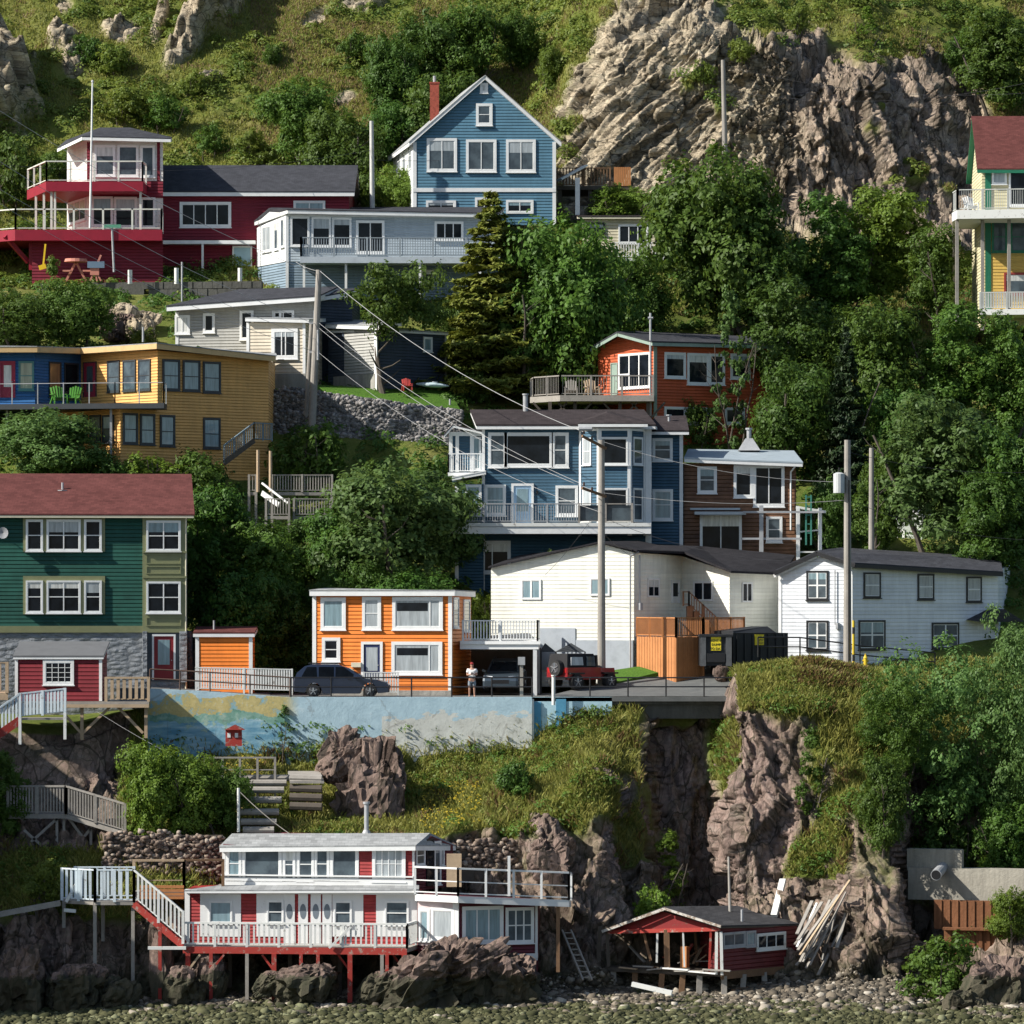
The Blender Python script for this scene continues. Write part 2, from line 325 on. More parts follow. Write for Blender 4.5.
# grass tongues over the lower cliffs
gm = ell(545, 790, 90, 62, 0, .7) + ell(800, 688, 66, 46, 0, .6) + ell(500, 775, 120, 45, 0, .6) + ell(610, 745, 45, 50, 0, .6) + ell(815, 880, 36, 80, 12, .5) + ell(720, 760, 22, 48, 0, .5) + ell(840, 770, 40, 60, 0, .5) + ell(640, 830, 22, 90, 5, .4) * .8 + ell(45, 880, 45, 25, 0, .5) + ell(250, 790, 130, 50, 0, .6)
lowz = (ss < 7)
rock = np.where(lowz, rock * np.clip(1 - 1.1 * gm * (nC > .36), 0, 1), rock)
rock = np.where(lowz & (ss > 2.02) & (ss < 3.2), np.maximum(rock, .9), rock); rock = np.where((ss > 3) & (ss < 5.9) & (bx < 118), np.maximum(rock, .95 * (by < 855)), rock)
rock = np.where((ss > 13.2) & (bx > 530), rock * np.clip(1 - 1.6 * sstep(.60, .68, nA * .6 + nB * .4) , 0, 1), rock)
rock = np.where(ss < 2.05, 1., rock)
rock = np.where((ss > 5.02) & (bx > 130) & (bx < 620) & (ss < 8), 0., rock)
wall_band = (ss > 5.7) & (ss < 7.3)
# displacement
th = math.radians(48)
rx_ = flat[:, 0] * math.cos(th) + flat[:, 2] * math.sin(th); rz_ = -flat[:, 0] * math.sin(th) + flat[:, 2] * math.cos(th)
strata = np.stack([rx_ * .34, flat[:, 1] * .5, rz_ * .95], 1); up = flat[:, 2] > 40
vert = np.stack([flat[:, 0] * .75, flat[:, 1] * .6, flat[:, 2] * .3], 1)
mixv = sstep(-2, 2, (bx - 760) / 12 + (nA - .5) * 12)[:, None]
q = np.where(up[:, None], strata * (1 - mixv) + vert * mixv, vert * .9 + .35 * strata)
warp = np.stack([nA, nA, nA], 1) * .5
v1, g1 = facets(q * .40 + warp, 40); v2, g2 = facets(q * 1.05 + warp, 60); v3, g3 = facets(q * 2.6 + warp, 80); v4, g4 = facets(q * 6. + warp, 90)
rd = 2.1 * (v1 - .5) + .85 * (v2 - .5) + .34 * (v3 - .5) + .12 * (v4 - .5) - .3 * sstep(.05, 0, g2) + 1.8 * (nA - .5)
saw = lambda a: (lambda f: np.where(f < .78, f / .78, (1 - f) / .22))(a - np.floor(a)) - .5
diag = .42 * saw(rz_ * .5 + 1.7 * nA) + .22 * saw(rz_ * 1.35 + 1.2 * nB + 1.5 * nA + rx_ * .12) + .1 * saw(rz_ * 3.3 + 1.5 * nB + 2 * nA)
xy_ = flat[:, 0] + .45 * flat[:, 1]
ribs = .75 * saw(xy_ * .36 + flat[:, 2] * .09 + 1.7 * nA) + .4 * saw(xy_ * 1.0 - flat[:, 2] * .14 + 1.5 * nA + .8 * nB) + .16 * saw(xy_ * 2.6 + flat[:, 2] * .5 + 2 * nA + nB)
mv = mixv[:, 0]
rd = np.where(up, (rd * .5 + diag) * (1 - mv) + (rd * .6 + ribs * .75) * mv, rd * .5 + ribs * .95)
soft = 1.3 * (nA - .5) + .7 * (nB - .5)
rd = np.where(ss < 2.05, .12 * (nB - .5), rd)
flatk = 1 - sstep(5.0, 5.3, ss) * sstep(7.3, 7., ss)
rd = np.where(ss < 2.0, rd * .3, rd)
flatk *= 1 - .75 * sstep(7, 7.5, ss) * sstep(12.2, 11.8, ss)
dsp = (rock * rd + (1 - rock) * soft) * flatk * sstep(1.0, 2.3, ss) + bulge * flatk
pos = flat + nrm.reshape(-1, 3) * dsp[:, None]
pos[:, 2] -= np.where(wall_band, .35, 0)
TER = pos.reshape(GI, GJ, 3); TPX = 512 + pos[:, 0] * FP / pos[:, 1]; TPY = HZ - (pos[:, 2] - HC) * FP / pos[:, 1]
idx = np.arange(GI * GJ).reshape(GI, GJ)
fc = np.stack([idx[:-1, :-1], idx[:-1, 1:], idx[1:, 1:], idx[1:, :-1]], -1).reshape(-1)
def fracture(m, v, rk, amount, tilt=None):
    """broken faces: every cell of three stretched cell patterns leans its own way; dark gaps between cells"""
    sw = m.node('ShaderNodeMix', data_type='VECTOR'); wv = m.noise(v, .7, 2)
    if tilt is None: sw.inputs[0].default_value = 1.
    else: m.link(m.math('GREATER_THAN', tilt, .35), sw.inputs[0])
    m.link(m.pos((.55, 1.1, 1.7), (0, math.radians(-48), 0)), sw.inputs[4]); m.link(m.pos((1.5, 1.2, .5), (0, math.radians(8), 0)), sw.inputs[5])
    ad = m.node('ShaderNodeVectorMath', operation='ADD'); m.link(sw.outputs[1], ad.inputs[0]); m.link(wv, ad.inputs[1]); n2 = m.noise(v, 2.4, 4)
    geo = m.node('ShaderNodeNewGeometry'); acc = geo.outputs['Normal']; cks = None
    for scl, stg, cst in ((.6, .7, .7), (1.5, .5, .5), (4., .3, .2)):
        vo = m.node('ShaderNodeTexVoronoi'); vo.inputs['Scale'].default_value = scl; m.link(ad.outputs[0], vo.inputs['Vector'])
        s1 = m.node('ShaderNodeVectorMath', operation='SUBTRACT'); m.link(vo.outputs['Color'], s1.inputs[0]); s1.inputs[1].default_value = (.5, .5, .5)
        s2 = m.node('ShaderNodeVectorMath', operation='SCALE'); m.link(s1.outputs[0], s2.inputs[0]); s2.inputs['Scale'].default_value = stg * 1.5
        if amount is not None: m.link(m.math('MULTIPLY', amount, stg * 1.5), s2.inputs['Scale'])
        s3 = m.node('ShaderNodeVectorMath', operation='ADD'); m.link(acc, s3.inputs[0]); m.link(s2.outputs[0], s3.inputs[1]); acc = s3.outputs[0]
        ve = m.node('ShaderNodeTexVoronoi', feature='DISTANCE_TO_EDGE'); ve.inputs['Scale'].default_value = scl; m.link(ad.outputs[0], ve.inputs['Vector'])
        k1 = m.math('MULTIPLY', m.math('LESS_THAN', m.math('ADD', ve.outputs['Distance'], m.math('MULTIPLY', n2, .05)), .05), cst); cks = k1 if cks is None else m.math('MAXIMUM', cks, k1)
        tn = m.node('ShaderNodeSeparateColor'); m.link(vo.outputs['Color'], tn.inputs[0]); kk = m.node('ShaderNodeCombineXYZ'); tv = m.math('ADD', .87, m.math('MULTIPLY', tn.outputs[0], .4))
        for i in range(3): m.link(tv, kk.inputs[i])
        rk = m.mix(1., rk, kk.outputs[0], 'MULTIPLY')
    nz_ = m.node('ShaderNodeVectorMath', operation='NORMALIZE'); m.link(acc, nz_.inputs[0])
    return m.mix(cks, rk, (.045, .04, .03)), nz_.outputs[0]
def terrain_mat():
    m = M('hillside', .95, .1); v = m.pos(); at = m.node('ShaderNodeAttribute', attribute_name='rock'); dr = m.node('ShaderNodeAttribute', attribute_name='pink')
    cr = m.node('ShaderNodeAttribute', attribute_name='crack')
    n1 = m.noise(v, .5, 8, .7); n2 = m.noise(v, 2.4, 8, .75); n3 = m.noise(m.pos((1, 1, 1)), .18, 4, .6)
    st = m.noise(m.pos((.5, .5, 2.2), (0, math.radians(-48), 0)), 1.1, 8, .75)
    tan = m.mix(.5, m.ramp(n1, [(.3, (.23, .185, .13)), (.5, (.40, .335, .24)), (.72, (.53, .455, .335))]), m.ramp(st, [(.32, (.17, .14, .1)), (.5, (.43, .36, .26)), (.68, (.35, .34, .255))]))
    pink = m.mix(.5, m.ramp(n1, [(.3, (.115, .085, .073)), (.5, (.225, .16, .132)), (.72, (.35, .26, .21))]), m.ramp(st, [(.32, (.1, .085, .08)), (.5, (.25, .18, .155)), (.68, (.28, .25, .22))]))
    rk = m.mix(dr.outputs['Fac'], tan, pink)
    lich = m.ramp(m.noise(v, 1.3, 6, .8), [(.56, (0, 0, 0)), (.66, (1, 1, 1))]); lk = m.node('ShaderNodeSeparateColor'); m.link(lich, lk.inputs[0])
    rk = m.mix(m.math('MULTIPLY', lk.outputs[0], .35), rk, (.2, .2, .12))
    rk = m.mix(m.math('MULTIPLY', cr.outputs['Fac'], .8), rk, (.06, .055, .04))
    sep = m.node('ShaderNodeSeparateXYZ'); m.link(v, sep.inputs[0])
    wet = m.ramp(m.math('ADD', sep.outputs[2], m.math('MULTIPLY', n2, 1.6)), [(.0, (.05, .055, .035)), (1., (.05, .055, .035))])
    wf = m.math('SUBTRACT', 1., m.math('SMOOTH_MIN', 1., m.math('MAXIMUM', m.math('MULTIPLY', m.math('SUBTRACT', m.math('ADD', sep.outputs[2], m.math('MULTIPLY', n2, 1.8)), 1.9), .9), 0.), .2))
    rk = m.mix(m.math('MULTIPLY', wf, .85), rk, wet)
    gr = m.mix(.5, m.ramp(n3, [(.35, (.07, .105, .018)), (.5, (.15, .185, .035)), (.65, (.26, .22, .085))]), m.ramp(n2, [(.35, (.05, .075, .015)), (.5, (.11, .135, .03)), (.7, (.2, .175, .08))]))
    rk, nrm_ = fracture(m, v, rk, at.outputs['Fac'], dr.outputs['Fac'])
    bp_ = m.node('ShaderNodeBump'); m.link(nrm_, bp_.inputs['Normal']); bp_.inputs['Distance'].default_value = .1
    m.link(m.math('ADD', n2, m.math('MULTIPLY', m.noise(v, 9., 6, .8), .6)), bp_.inputs['Height']); m.link(bp_.outputs[0], m.b.inputs['Normal'])
    sd = m.node('ShaderNodeAttribute', attribute_name='sand'); bc = m.ramp(m.noise(v, 6., 6, .8), [(.35, (.03, .03, .022)), (.5, (.1, .085, .065)), (.68, (.26, .22, .17))])
    m.col(m.mix(sd.outputs['Fac'], m.mix(at.outputs['Fac'], gr, rk), bc)); return m.m
sand = ss < 2.1
pink = np.where(up, sstep(735, 800, bx + (nA - .5) * 160) * .6, 1.)
crack = (sstep(.05, .0, g1) * .5 + sstep(.06, .0, g2) * .5 + sstep(.08, 0, g3) * .35)
ter = np_mesh('hillside', pos, fc, 4, terrain_mat(), attrs={'sand': sstep(2.12, 2.02, ss), 'rock': np.where(ss < 2.06, 0., rock), 'pink': pink, 'crack': np.clip(crack, 0, 1)})
tag(ter, 'steep rocky hillside with grass and cliffs rising from the shore', None, None, 'structure')
# sample the ground
def ground_at(px, py, rad=4.):
    d = (TPX - px) ** 2 + (TPY - py) ** 2; m = np.where(d < rad * rad)[0]
    if len(m) == 0: m = np.array([np.argmin(d)])
    i = m[np.argmin(pos[m, 1])]; return Vector(pos[i])
def ground_z(x, y):
    d = (pos[:, 0] - x) ** 2 + (pos[:, 1] - y) ** 2; m = np.where(d < max(d.min() * 1.5, .16))[0]; return float(pos[m, 2].max())
# sea in front of the shore
def water_mat():
    m = M('sea water', .06, .5); m.col((.01, .03, .03)); m.bump(m.noise(m.pos((1, .5, 1)), 1.2, 5, .6), .08); return m.m
wb = MB(); wb.add([(-900, -300, -.3), (900, -300, -.3), (900, 203, -.3), (-900, 203, -.3)], [(0, 1, 2, 3)])
tag(wb.build('sea', water_mat()), 'dark water at the foot of the shore', None, None, 'structure')
# ---------------------------------------------------------------- house kit
class Fac:
    """a wall plane from (px,Y) to (px,Y), seen from the harbour; u runs along it, z up, o outwards"""
    def __init__(s, A, B):
        s.A = Vector(A[:2]); s.B = Vector(B[:2]); d = s.B - s.A; s.L = d.length; s.d = d / s.L; s.n = Vector((s.d.y, -s.d.x))
    def uz(s, px, py):
        r = Vector(((px - 512) / FP, 1.0)); den = r.dot(s.n); t = s.A.dot(s.n) / den; h = r * t
        return (h - s.A).dot(s.d), HC + (HZ - py) / FP * t
    def pt(s, u, z, o=0.): p = s.A + s.d * u + s.n * o; return Vector((p.x, p.y, z))
    def box(s, mb, u0, u1, z0, z1, o0, o1):
        mb.hexa([s.pt(u0, z0, o1), s.pt(u1, z0, o1), s.pt(u1, z0, o0), s.pt(u0, z0, o0)], [s.pt(u0, z1, o1), s.pt(u1, z1, o1), s.pt(u1, z1, o0), s.pt(u0, z1, o0)])
    def pbox(s, mb, x0, y0, x1, y1, o0, o1):
        u0, z1 = s.uz(x0, y0); u1, z0 = s.uz(x1, y1); s.box(mb, u0, u1, min(z0, z1), max(z0, z1), o0, o1)
def window(root, F, x0, y0, x1, y1, cols=(1,), rows=(1,), trim=WHITE, g=None, tw=.11, bw=.06, sill=True, name='window', sash=None, depth=.07, k=''):
    g = g or G_DARK; sash = sash or trim
    x0, x1 = zx(k, x0), zx(k, x1); y0, y1 = zy(k, y0), zy(k, y1)
    a = F.uz(x0, (y0 + y1) / 2)[0]; b = F.uz(x1, (y0 + y1) / 2)[0]; zc1 = F.uz((x0 + x1) / 2, y0)[1]; zc0 = F.uz((x0 + x1) / 2, y1)[1]
    mb = MB(); d = depth
    F.box(mb, a, a + tw, zc0, zc1, -.02, d); F.box(mb, b - tw, b, zc0, zc1, -.02, d)
    F.box(mb, a + tw, b - tw, zc1 - tw, zc1, -.02, d); F.box(mb, a + tw, b - tw, zc0, zc0 + tw, -.02, d)
    if sill: F.box(mb, a - .04, b + .04, zc0 - .05, zc0, -.02, d + .05)
    o = mb.build(name, trim, root)
    ia, ib, i0, i1 = a + tw, b - tw, zc0 + tw, zc1 - tw
    sb = MB(); T = float(sum(cols)); acc = 0.
    for c in cols[:-1]:
        acc += c; u = ia + (ib - ia) * acc / T; F.box(sb, u - bw / 2, u + bw / 2, i0, i1, .0, d - .008)
    T2 = float(sum(rows)); acc = 0
    for c in rows[:-1]:
        acc += c; z = i1 - (i1 - i0) * acc / T2; F.box(sb, ia, ib, z - bw * .4, z + bw * .4, .0, d - .014)
    e = .035
    F.box(sb, ia, ia + e, i0, i1, 0, d - .02); F.box(sb, ib - e, ib, i0, i1, 0, d - .02); F.box(sb, ia + e, ib - e, i1 - e, i1, 0, d - .02); F.box(sb, ia + e, ib - e, i0, i0 + e, 0, d - .02)
    sb.build('sash', sash, o)
    pb = MB(); F.box(pb, ia, ib, i0, i1, -.02, .036); pb.build('pane', g, o)
    if g in (G_DARK, G_MID) and random.random() < .3 and i1 - i0 > .5:
        h_ = (i1 - i0) * random.uniform(.18, .5); bb = MB(); F.box(bb, ia + .01, ib - .01, i1 - h_, i1 - .01, .03, .039); bb.build('blind', random.choice([G_BLIND, G_CURT, G_TEAL]), o)
    return o
def door(root, F, x0, y0, x1, y1, mat, trim=WHITE, g=None, k='', glassy=(.2, .35, .8, .92), tw=.1):
    x0, x1 = zx(k, x0), zx(k, x1); y0, y1 = zy(k, y0), zy(k, y1)
    a = F.uz(x0, (y0 + y1) / 2)[0]; b = F.uz(x1, (y0 + y1) / 2)[0]; z1 = F.uz((x0 + x1) / 2, y0)[1]; z0 = F.uz((x0 + x1) / 2, y1)[1]
    mb = MB(); F.box(mb, a, a + tw, z0, z1, -.02, .07); F.box(mb, b - tw, b, z0, z1, -.02, .07); F.box(mb, a + tw, b - tw, z1 - tw, z1, -.02, .07); mb.build('door_frame', trim, root)
    mb = MB(); F.box(mb, a + tw, b - tw, z0, z1 - tw, -.02, .03)
    W, Hh = b - a - 2 * tw, z1 - tw - z0
    for (p, q, r, s_) in ((.12, .06, .46, .26), (.54, .06, .88, .26)): F.box(mb, a + tw + W * p, a + tw + W * r, z0 + Hh * q, z0 + Hh * s_, .03, .04)
    o = mb.build('door', mat, root)
    if glassy:
        p, q, r, s_ = glassy; mb = MB(); F.box(mb, a + tw + W * p, a + tw + W * r, z0 + Hh * q, z0 + Hh * s_, .02, .045); mb.build('pane', g or G_MID, o)
    mb = MB(); mb.tube(F.pt(b - tw - .1, z0 + Hh * .45, .03), F.pt(b - tw - .1, z0 + Hh * .45, .09), .03); mb.build('handle', STEEL, o)
    return o
def V2(a): return Vector(a[:2])
def walls(root, poly, z0, zt, mat, name='wall'):
    mb = MB(); mb.prism([V2(p) for p in poly], z0, zt); return mb.build(name, mat, root)
def roofpl(root, planes, th=.09, mat=SH_DARK, name='roof', trim=WHITE, tth=.17):
    """planes: top outlines. A board layer below, the covering on top of it."""
    mb = MB()
    for p in planes: mb.slab([(q[0], q[1], q[2]) for q in p], th)
    r = mb.build(name, mat, root)
    if trim is not None:
        mb = MB()
        for p in planes:
            c = sum((Vector(q) for q in p), Vector()) / len(p); mb.slab([(q[0] + (c.x - q[0]) * .006, q[1] + (c.y - q[1]) * .006, q[2] - th - .002) for q in p], tth)
        mb.build('fascia', trim, root)
    return r
def gable(root, fl, fr, dep, z0, ze, zr, wmat, rmat, axis='front', ov=.35, trim=WHITE, rat=.5, wname='wall', th=.08, tth=.18, zback=None):
    """box on plan fl,fr with depth dep. axis front: gable faces us; side: ridge runs left-right; shed: one slope from zr at the back to ze at the front"""
    fl, fr = V2(fl), V2(fr); d = (fr - fl).normalized(); e = Vector((-d.y, d.x)); bl, br = fl + e * dep, fr + e * dep; W = (fr - fl).length
    if axis == 'front':
        m0 = fl + (fr - fl) * rat; m1 = m0 + e * dep; walls(root, [fl, m0, fr, br, m1, bl], z0, [ze, zr, ze, ze, zr, ze], wmat, wname)
        P0 = m0 - e * ov; P1 = m1 + e * ov; pl = []
        for s_, c in ((-1, fl), (1, fr)):
            run = W * (rat if s_ < 0 else 1 - rat); sl_ = (zr - ze) / run; q = c + d * s_ * ov; zz = ze - sl_ * ov + .02
            a, b = q - e * ov, q + e * (dep + ov)
            pl.append([(a.x, a.y, zz + tth + th), (P0.x, P0.y, zr + tth + th), (P1.x, P1.y, zr + tth + th), (b.x, b.y, zz + tth + th)] if s_ < 0 else [(P0.x, P0.y, zr + tth + th), (a.x, a.y, zz + tth + th), (b.x, b.y, zz + tth + th), (P1.x, P1.y, zr + tth + th)])
        roofpl(root, pl, th, rmat, trim=trim, tth=tth)
    elif axis == 'side':
        ml, mr = fl + e * dep * rat, fr + e * dep * rat; walls(root, [fl, fr, mr, br, bl, ml], z0, [ze, ze, zr, ze, ze, zr], wmat, wname)
        pl = []
        for s_ in (0, 1):
            run = dep * (rat if s_ == 0 else 1 - rat); sl_ = (zr - ze) / run; zz = ze - sl_ * ov + .02 + tth + th; zR = zr + tth + th
            A, B = ml - d * ov, mr + d * ov
            if s_ == 0: a, b = fl - d * ov - e * ov, fr + d * ov - e * ov; pl.append([(a.x, a.y, zz), (b.x, b.y, zz), (B.x, B.y, zR), (A.x, A.y, zR)])
            else: a, b = bl - d * ov + e * ov, br + d * ov + e * ov; pl.append([(A.x, A.y, zR), (B.x, B.y, zR), (b.x, b.y, zz), (a.x, a.y, zz)])
        roofpl(root, pl, th, rmat, trim=trim, tth=tth)
    else:
        walls(root, [fl, fr, br, bl], z0, [ze, ze, zr, zr], wmat, wname); sl_ = (zr - ze) / dep; zz = ze - sl_ * ov + .02 + tth + th; zR = zr + sl_ * ov + tth + th + .02
        a, b, c, g_ = fl - d * ov - e * ov, fr + d * ov - e * ov, br + d * ov + e * ov, bl - d * ov + e * ov
        roofpl(root, [[(a.x, a.y, zz), (b.x, b.y, zz), (c.x, c.y, zR), (g_.x, g_.y, zR)]], th, rmat, trim=trim, tth=tth)
    return Fac(fl, fr), Fac(bl, fl), Fac(fr, br)
def corners(root, facs, z0, zts, mat=WHITE, w=.12, name='corner_board'):
    for F, zt in zip(facs, zts):
        mb = MB(); F.box(mb, -.03, w, z0, zt, -.01, .032); mb.build(name, mat, root); mb = MB(); F.box(mb, F.L - w, F.L + .03, z0, zt, -.01, .032); mb.build(name, mat, root)
def railing(root, pts, h=1.0, mat=WHITE, picket=.14, pw=.045, post=1.6, postw=.09, name='railing', toprail=.06, bottom=.1, ext=0., mids=()):
    """rail along 3-D points (deck level)"""
    mb = MB()
    for a, b in zip(pts[:-1], pts[1:]):
        a, b = Vector(a), Vector(b); L = (b - a).length; up = Vector((0, 0, 1))
        mb.bar(a + up * h, b + up * h, toprail * 1.5, toprail)
        if bottom is not None: mb.bar(a + up * bottom, b + up * bottom, .05, .05)
        for m_ in mids: mb.bar(a + up * h * m_, b + up * h * m_, .045, .045)
        n = max(1, round(L / post))
        for i in range(n + 1): p = a + (b - a) * i / n; mb.bar(p - up * ext, p + up * (h + .04), postw)
        if picket:
            n = int(L / picket)
            for i in range(1, n): p = a + (b - a) * i / n; mb.bar(p + up * (bottom or 0), p + up * (h - .02), pw, pw * .6)
    return mb.build(name, mat, root)
def deck(root, poly, z, th, mat, name='deck'):
    mb = MB(); mb.prism([V2(p) for p in poly], z - th, z); return mb.build(name, mat, root)
def posts(root, pts, z0, z1, w, mat, name='post'):
    for p in pts:
        mb = MB(); mb.bar((p[0], p[1], z0), (p[0], p[1], z1), w); mb.build(name, mat, root)
def line(p, q, sag, r, n=14):
    p, q = Vector(p), Vector(q); pts = []
    for i in range(n + 1): t = i / n; v = p.lerp(q, t); v.z -= sag * 4 * t * (1 - t); pts.append(v)
    return MB().path(pts, r, 5)

# ================================================================ street: retaining wall with the mural, road
STZ = Z(697, 222)
def wtop(px): return float(np.interp(px, [140, 200, 285, 560, 745], [Z(688, 222), Z(691, 222), STZ, STZ + .0, STZ + .02]))
mb = MB()
for a, b in zip(range(120, 745, 25), range(145, 770, 25)):
    b = min(b, 745); A, B = XY(a, 222), XY(b, 222)
    mb.hexa([(A.x, 222, STZ - .22), (B.x, 222, STZ - .22), (B.x * 232 / 222, 232.5, STZ - .22), (A.x * 232 / 222, 232.5, STZ - .22)], [(A.x, 222.0, wtop(a) - .02), (B.x, 222.0, wtop(b) - .02), (B.x * 232 / 222, 232.5, wtop(b) - .02), (A.x * 232 / 222, 232.5, wtop(b) - .02)])
m_as = M('asphalt', .9, .2); m_as.col(m_as.ramp(m_as.noise(m_as.pos(), 1.5, 8, .8), [(.3, (.085, .09, .09)), (.7, (.15, .155, .15))])); m_as.bump(m_as.noise(m_as.pos(), 30, 2), .005)
tag(mb.build('road', m_as.m), 'narrow asphalt street along the top of the painted wall', None, None, 'structure')
def mural():
    m = M('painted mural', .8, .2); v = m.pos(); sep = m.node('ShaderNodeSeparateXYZ'); m.link(v, sep.inputs[0]); X, Zz = sep.outputs[0], sep.outputs[2]
    n = m.noise(v, .35, 6, .6); nf = m.noise(v, 1.6, 8, .75); nw = m.noise(m.pos((1., 1., 2.6)), .8, 5, .6)
    blue = m.ramp(nf, [(.3, (.33, .46, .53)), (.6, (.42, .57, .64)), (.8, (.58, .65, .67))])
    zlow = m.math('GREATER_THAN', m.math('ADD', Z(716, 222), m.math('MULTIPLY', m.math('SUBTRACT', nw, .5), 2.6)), Zz)
    white = m.ramp(nf, [(.34, (.3, .31, .27)), (.42, (.5, .51, .47)), (.7, (.62, .64, .6))])
    xr = m.math('GREATER_THAN', X, XY(382, 222).x)                      # bare white part lies to the right
    c = m.mix(m.math('MULTIPLY', zlow, xr), blue, white)
    # landscape at the left: yellow headland, green hills, deep blue sea
    hm = m.node('ShaderNodeMapRange'); m.link(X, hm.inputs[0]); hm.inputs[1].default_value = XY(300, 222).x; hm.inputs[2].default_value = XY(285, 222).x
    zr = lambda r: Z(r, 222)
    wob_ = m.math('MULTIPLY', m.math('SUBTRACT', n, .5), 2.6)
    zz = m.math('ADD', Zz, wob_)
    def band(lo, hi): return m.math('MULTIPLY', m.math('GREATER_THAN', zz, zr(lo)), m.math('LESS_THAN', zz, zr(hi)))
    yel = m.ramp(nf, [(.38, (.22, .42, .5)), (.47, (.45, .38, .16)), (.6, (.55, .47, .22)), (.7, (.4, .55, .6))]); grn = m.ramp(nf, [(.35, (.1, .24, .18)), (.55, (.22, .38, .32)), (.7, (.42, .5, .42))])
    sea = m.ramp(m.noise(m.pos((.6, 1, 3)), 1.2, 5), [(.35, (.1, .26, .38)), (.55, (.22, .4, .5)), (.7, (.42, .56, .6))])
    c2 = m.mix(band(716, 697), blue, yel); c2 = m.mix(band(724, 716), c2, grn); c2 = m.mix(m.math('LESS_THAN', zz, zr(724)), c2, m.mix(m.math('GREATER_THAN', nf, .58), sea, grn))
    c = m.mix(hm.outputs[0], c, c2)
    # cracks and drips
    vo = m.node('ShaderNodeTexVoronoi', feature='DISTANCE_TO_EDGE'); vo.inputs['Scale'].default_value = .33; wv_ = m.node('ShaderNodeVectorMath', operation='ADD'); m.link(m.pos((1, 1, 1.2)), wv_.inputs[0]); m.link(m.noise(v, 1.2, 5, .7), wv_.inputs[1]); m.link(wv_.outputs[0], vo.inputs['Vector'])
    ck = m.math('MULTIPLY', m.math('LESS_THAN', m.math('ADD', vo.outputs['Distance'], m.math('MULTIPLY', nf, .06)), .045), m.math('GREATER_THAN', n, .5))
    c = m.mix(m.math('MULTIPLY', ck, .3), c, (.16, .14, .12))
    dr = m.noise(m.pos((3.5, 3.5, .12)), 1, 4, .7); c = m.mix(m.math('MULTIPLY', m.math('GREATER_THAN', dr, .66), .3), c, (.13, .11, .09))
    m.col(c); m.bump(nf, .03); return m.m
mb = MB()
xs = list(range(148, 536, 8))
for a, b in zip(xs[:-1], xs[1:]):
    A, B = XY(a, 222), XY(b, 222); mb.hexa([(A.x, 221.75, 7.2), (B.x, 221.75, 7.2), (B.x, 222.25, 7.2), (A.x, 222.25, 7.2)], [(A.x, 221.75, wtop(a)), (B.x, 221.75, wtop(b)), (B.x, 222.25, wtop(b)), (A.x, 222.25, wtop(a))])
rw = mb.build('retaining_wall', mural()); tag(rw, 'long street retaining wall with a faded painted seascape mural, peeling to white at right', 'wall')
# blue buttressed end and the plain concrete end
t = thing('retaining_wall', P(565, 740, 221.8), 'pale blue stretch of street wall with darker blue panels below the white post', 'wall')
LB = paint('light blue wall paint', (.38, .56, .64), .8, .12); DB = paint('deeper blue wall paint', (.08, .27, .42), .8, .12)
F = Fac(XY(532, 222.0), XY(612, 222.0)); F.box(mb := MB(), 0.02, F.L, 8.5, STZ - .01, -.4, 0.0); mb.build('wall', LB, t)
F.pbox(mb := MB(), 533, 702, 541, 745, 0, .05); F.pbox(mb, 556, 699, 566, 745, 0, .05); mb.build('panel', DB, t)
F.pbox(mb := MB(), 531, 699, 534, 745, 0, .12); mb.build('drainpipe', WHITE, t)
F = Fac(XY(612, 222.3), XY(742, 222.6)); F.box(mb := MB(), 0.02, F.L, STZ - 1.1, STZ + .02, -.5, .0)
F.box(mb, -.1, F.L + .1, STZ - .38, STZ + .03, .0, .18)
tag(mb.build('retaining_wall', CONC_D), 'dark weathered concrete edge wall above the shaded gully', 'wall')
# street rail
def street_rail(label, pts, hgt, n_each, mat=BLACK, cat='railing', name='street_railing', r=.035, rails=(1., .52)):
    mb = MB(); t = thing(name, pts[0], label, cat)
    for a, b in zip(pts[:-1], pts[1:]):
        a, b = Vector(a), Vector(b); n = max(1, round((b - a).length / n_each))
        for k_ in rails: mb.tube(a + Vector((0, 0, hgt * k_)), b + Vector((0, 0, hgt * k_)), r)
    mb.build('rail', mat, t)
    for a, b in zip(pts[:-1], pts[1:]):
        a, b = Vector(a), Vector(b); n = max(1, round((b - a).length / n_each))
        for i in range(n + (b == Vector(pts[-1]))):
            p = a.lerp(b, i / n); MB().tube(p, p + Vector((0, 0, hgt)), r * 1.1).build('post', mat, t)
    return t
RUSTY = paint('rusty brown rail paint', (.09, .055, .04), .7, .3)
street_rail('brown rail of posts and two bars on the mural wall left of the car', [Vector((XY(a, 222).x, 222, wtop(a))) for a in (150, 210, 290)], .98, 2., RUSTY)
street_rail('black two bar rail running past the parked car and the person', [Vector((XY(a, 222).x, 222, wtop(a))) for a in (291, 532)], .98, 1.95)
street_rail('black two bar rail in front of the asphalt drive', [Vector((XY(a, 222.3).x, 222.3, STZ + .02)) for a in (552, 742)], .95, 2.0)
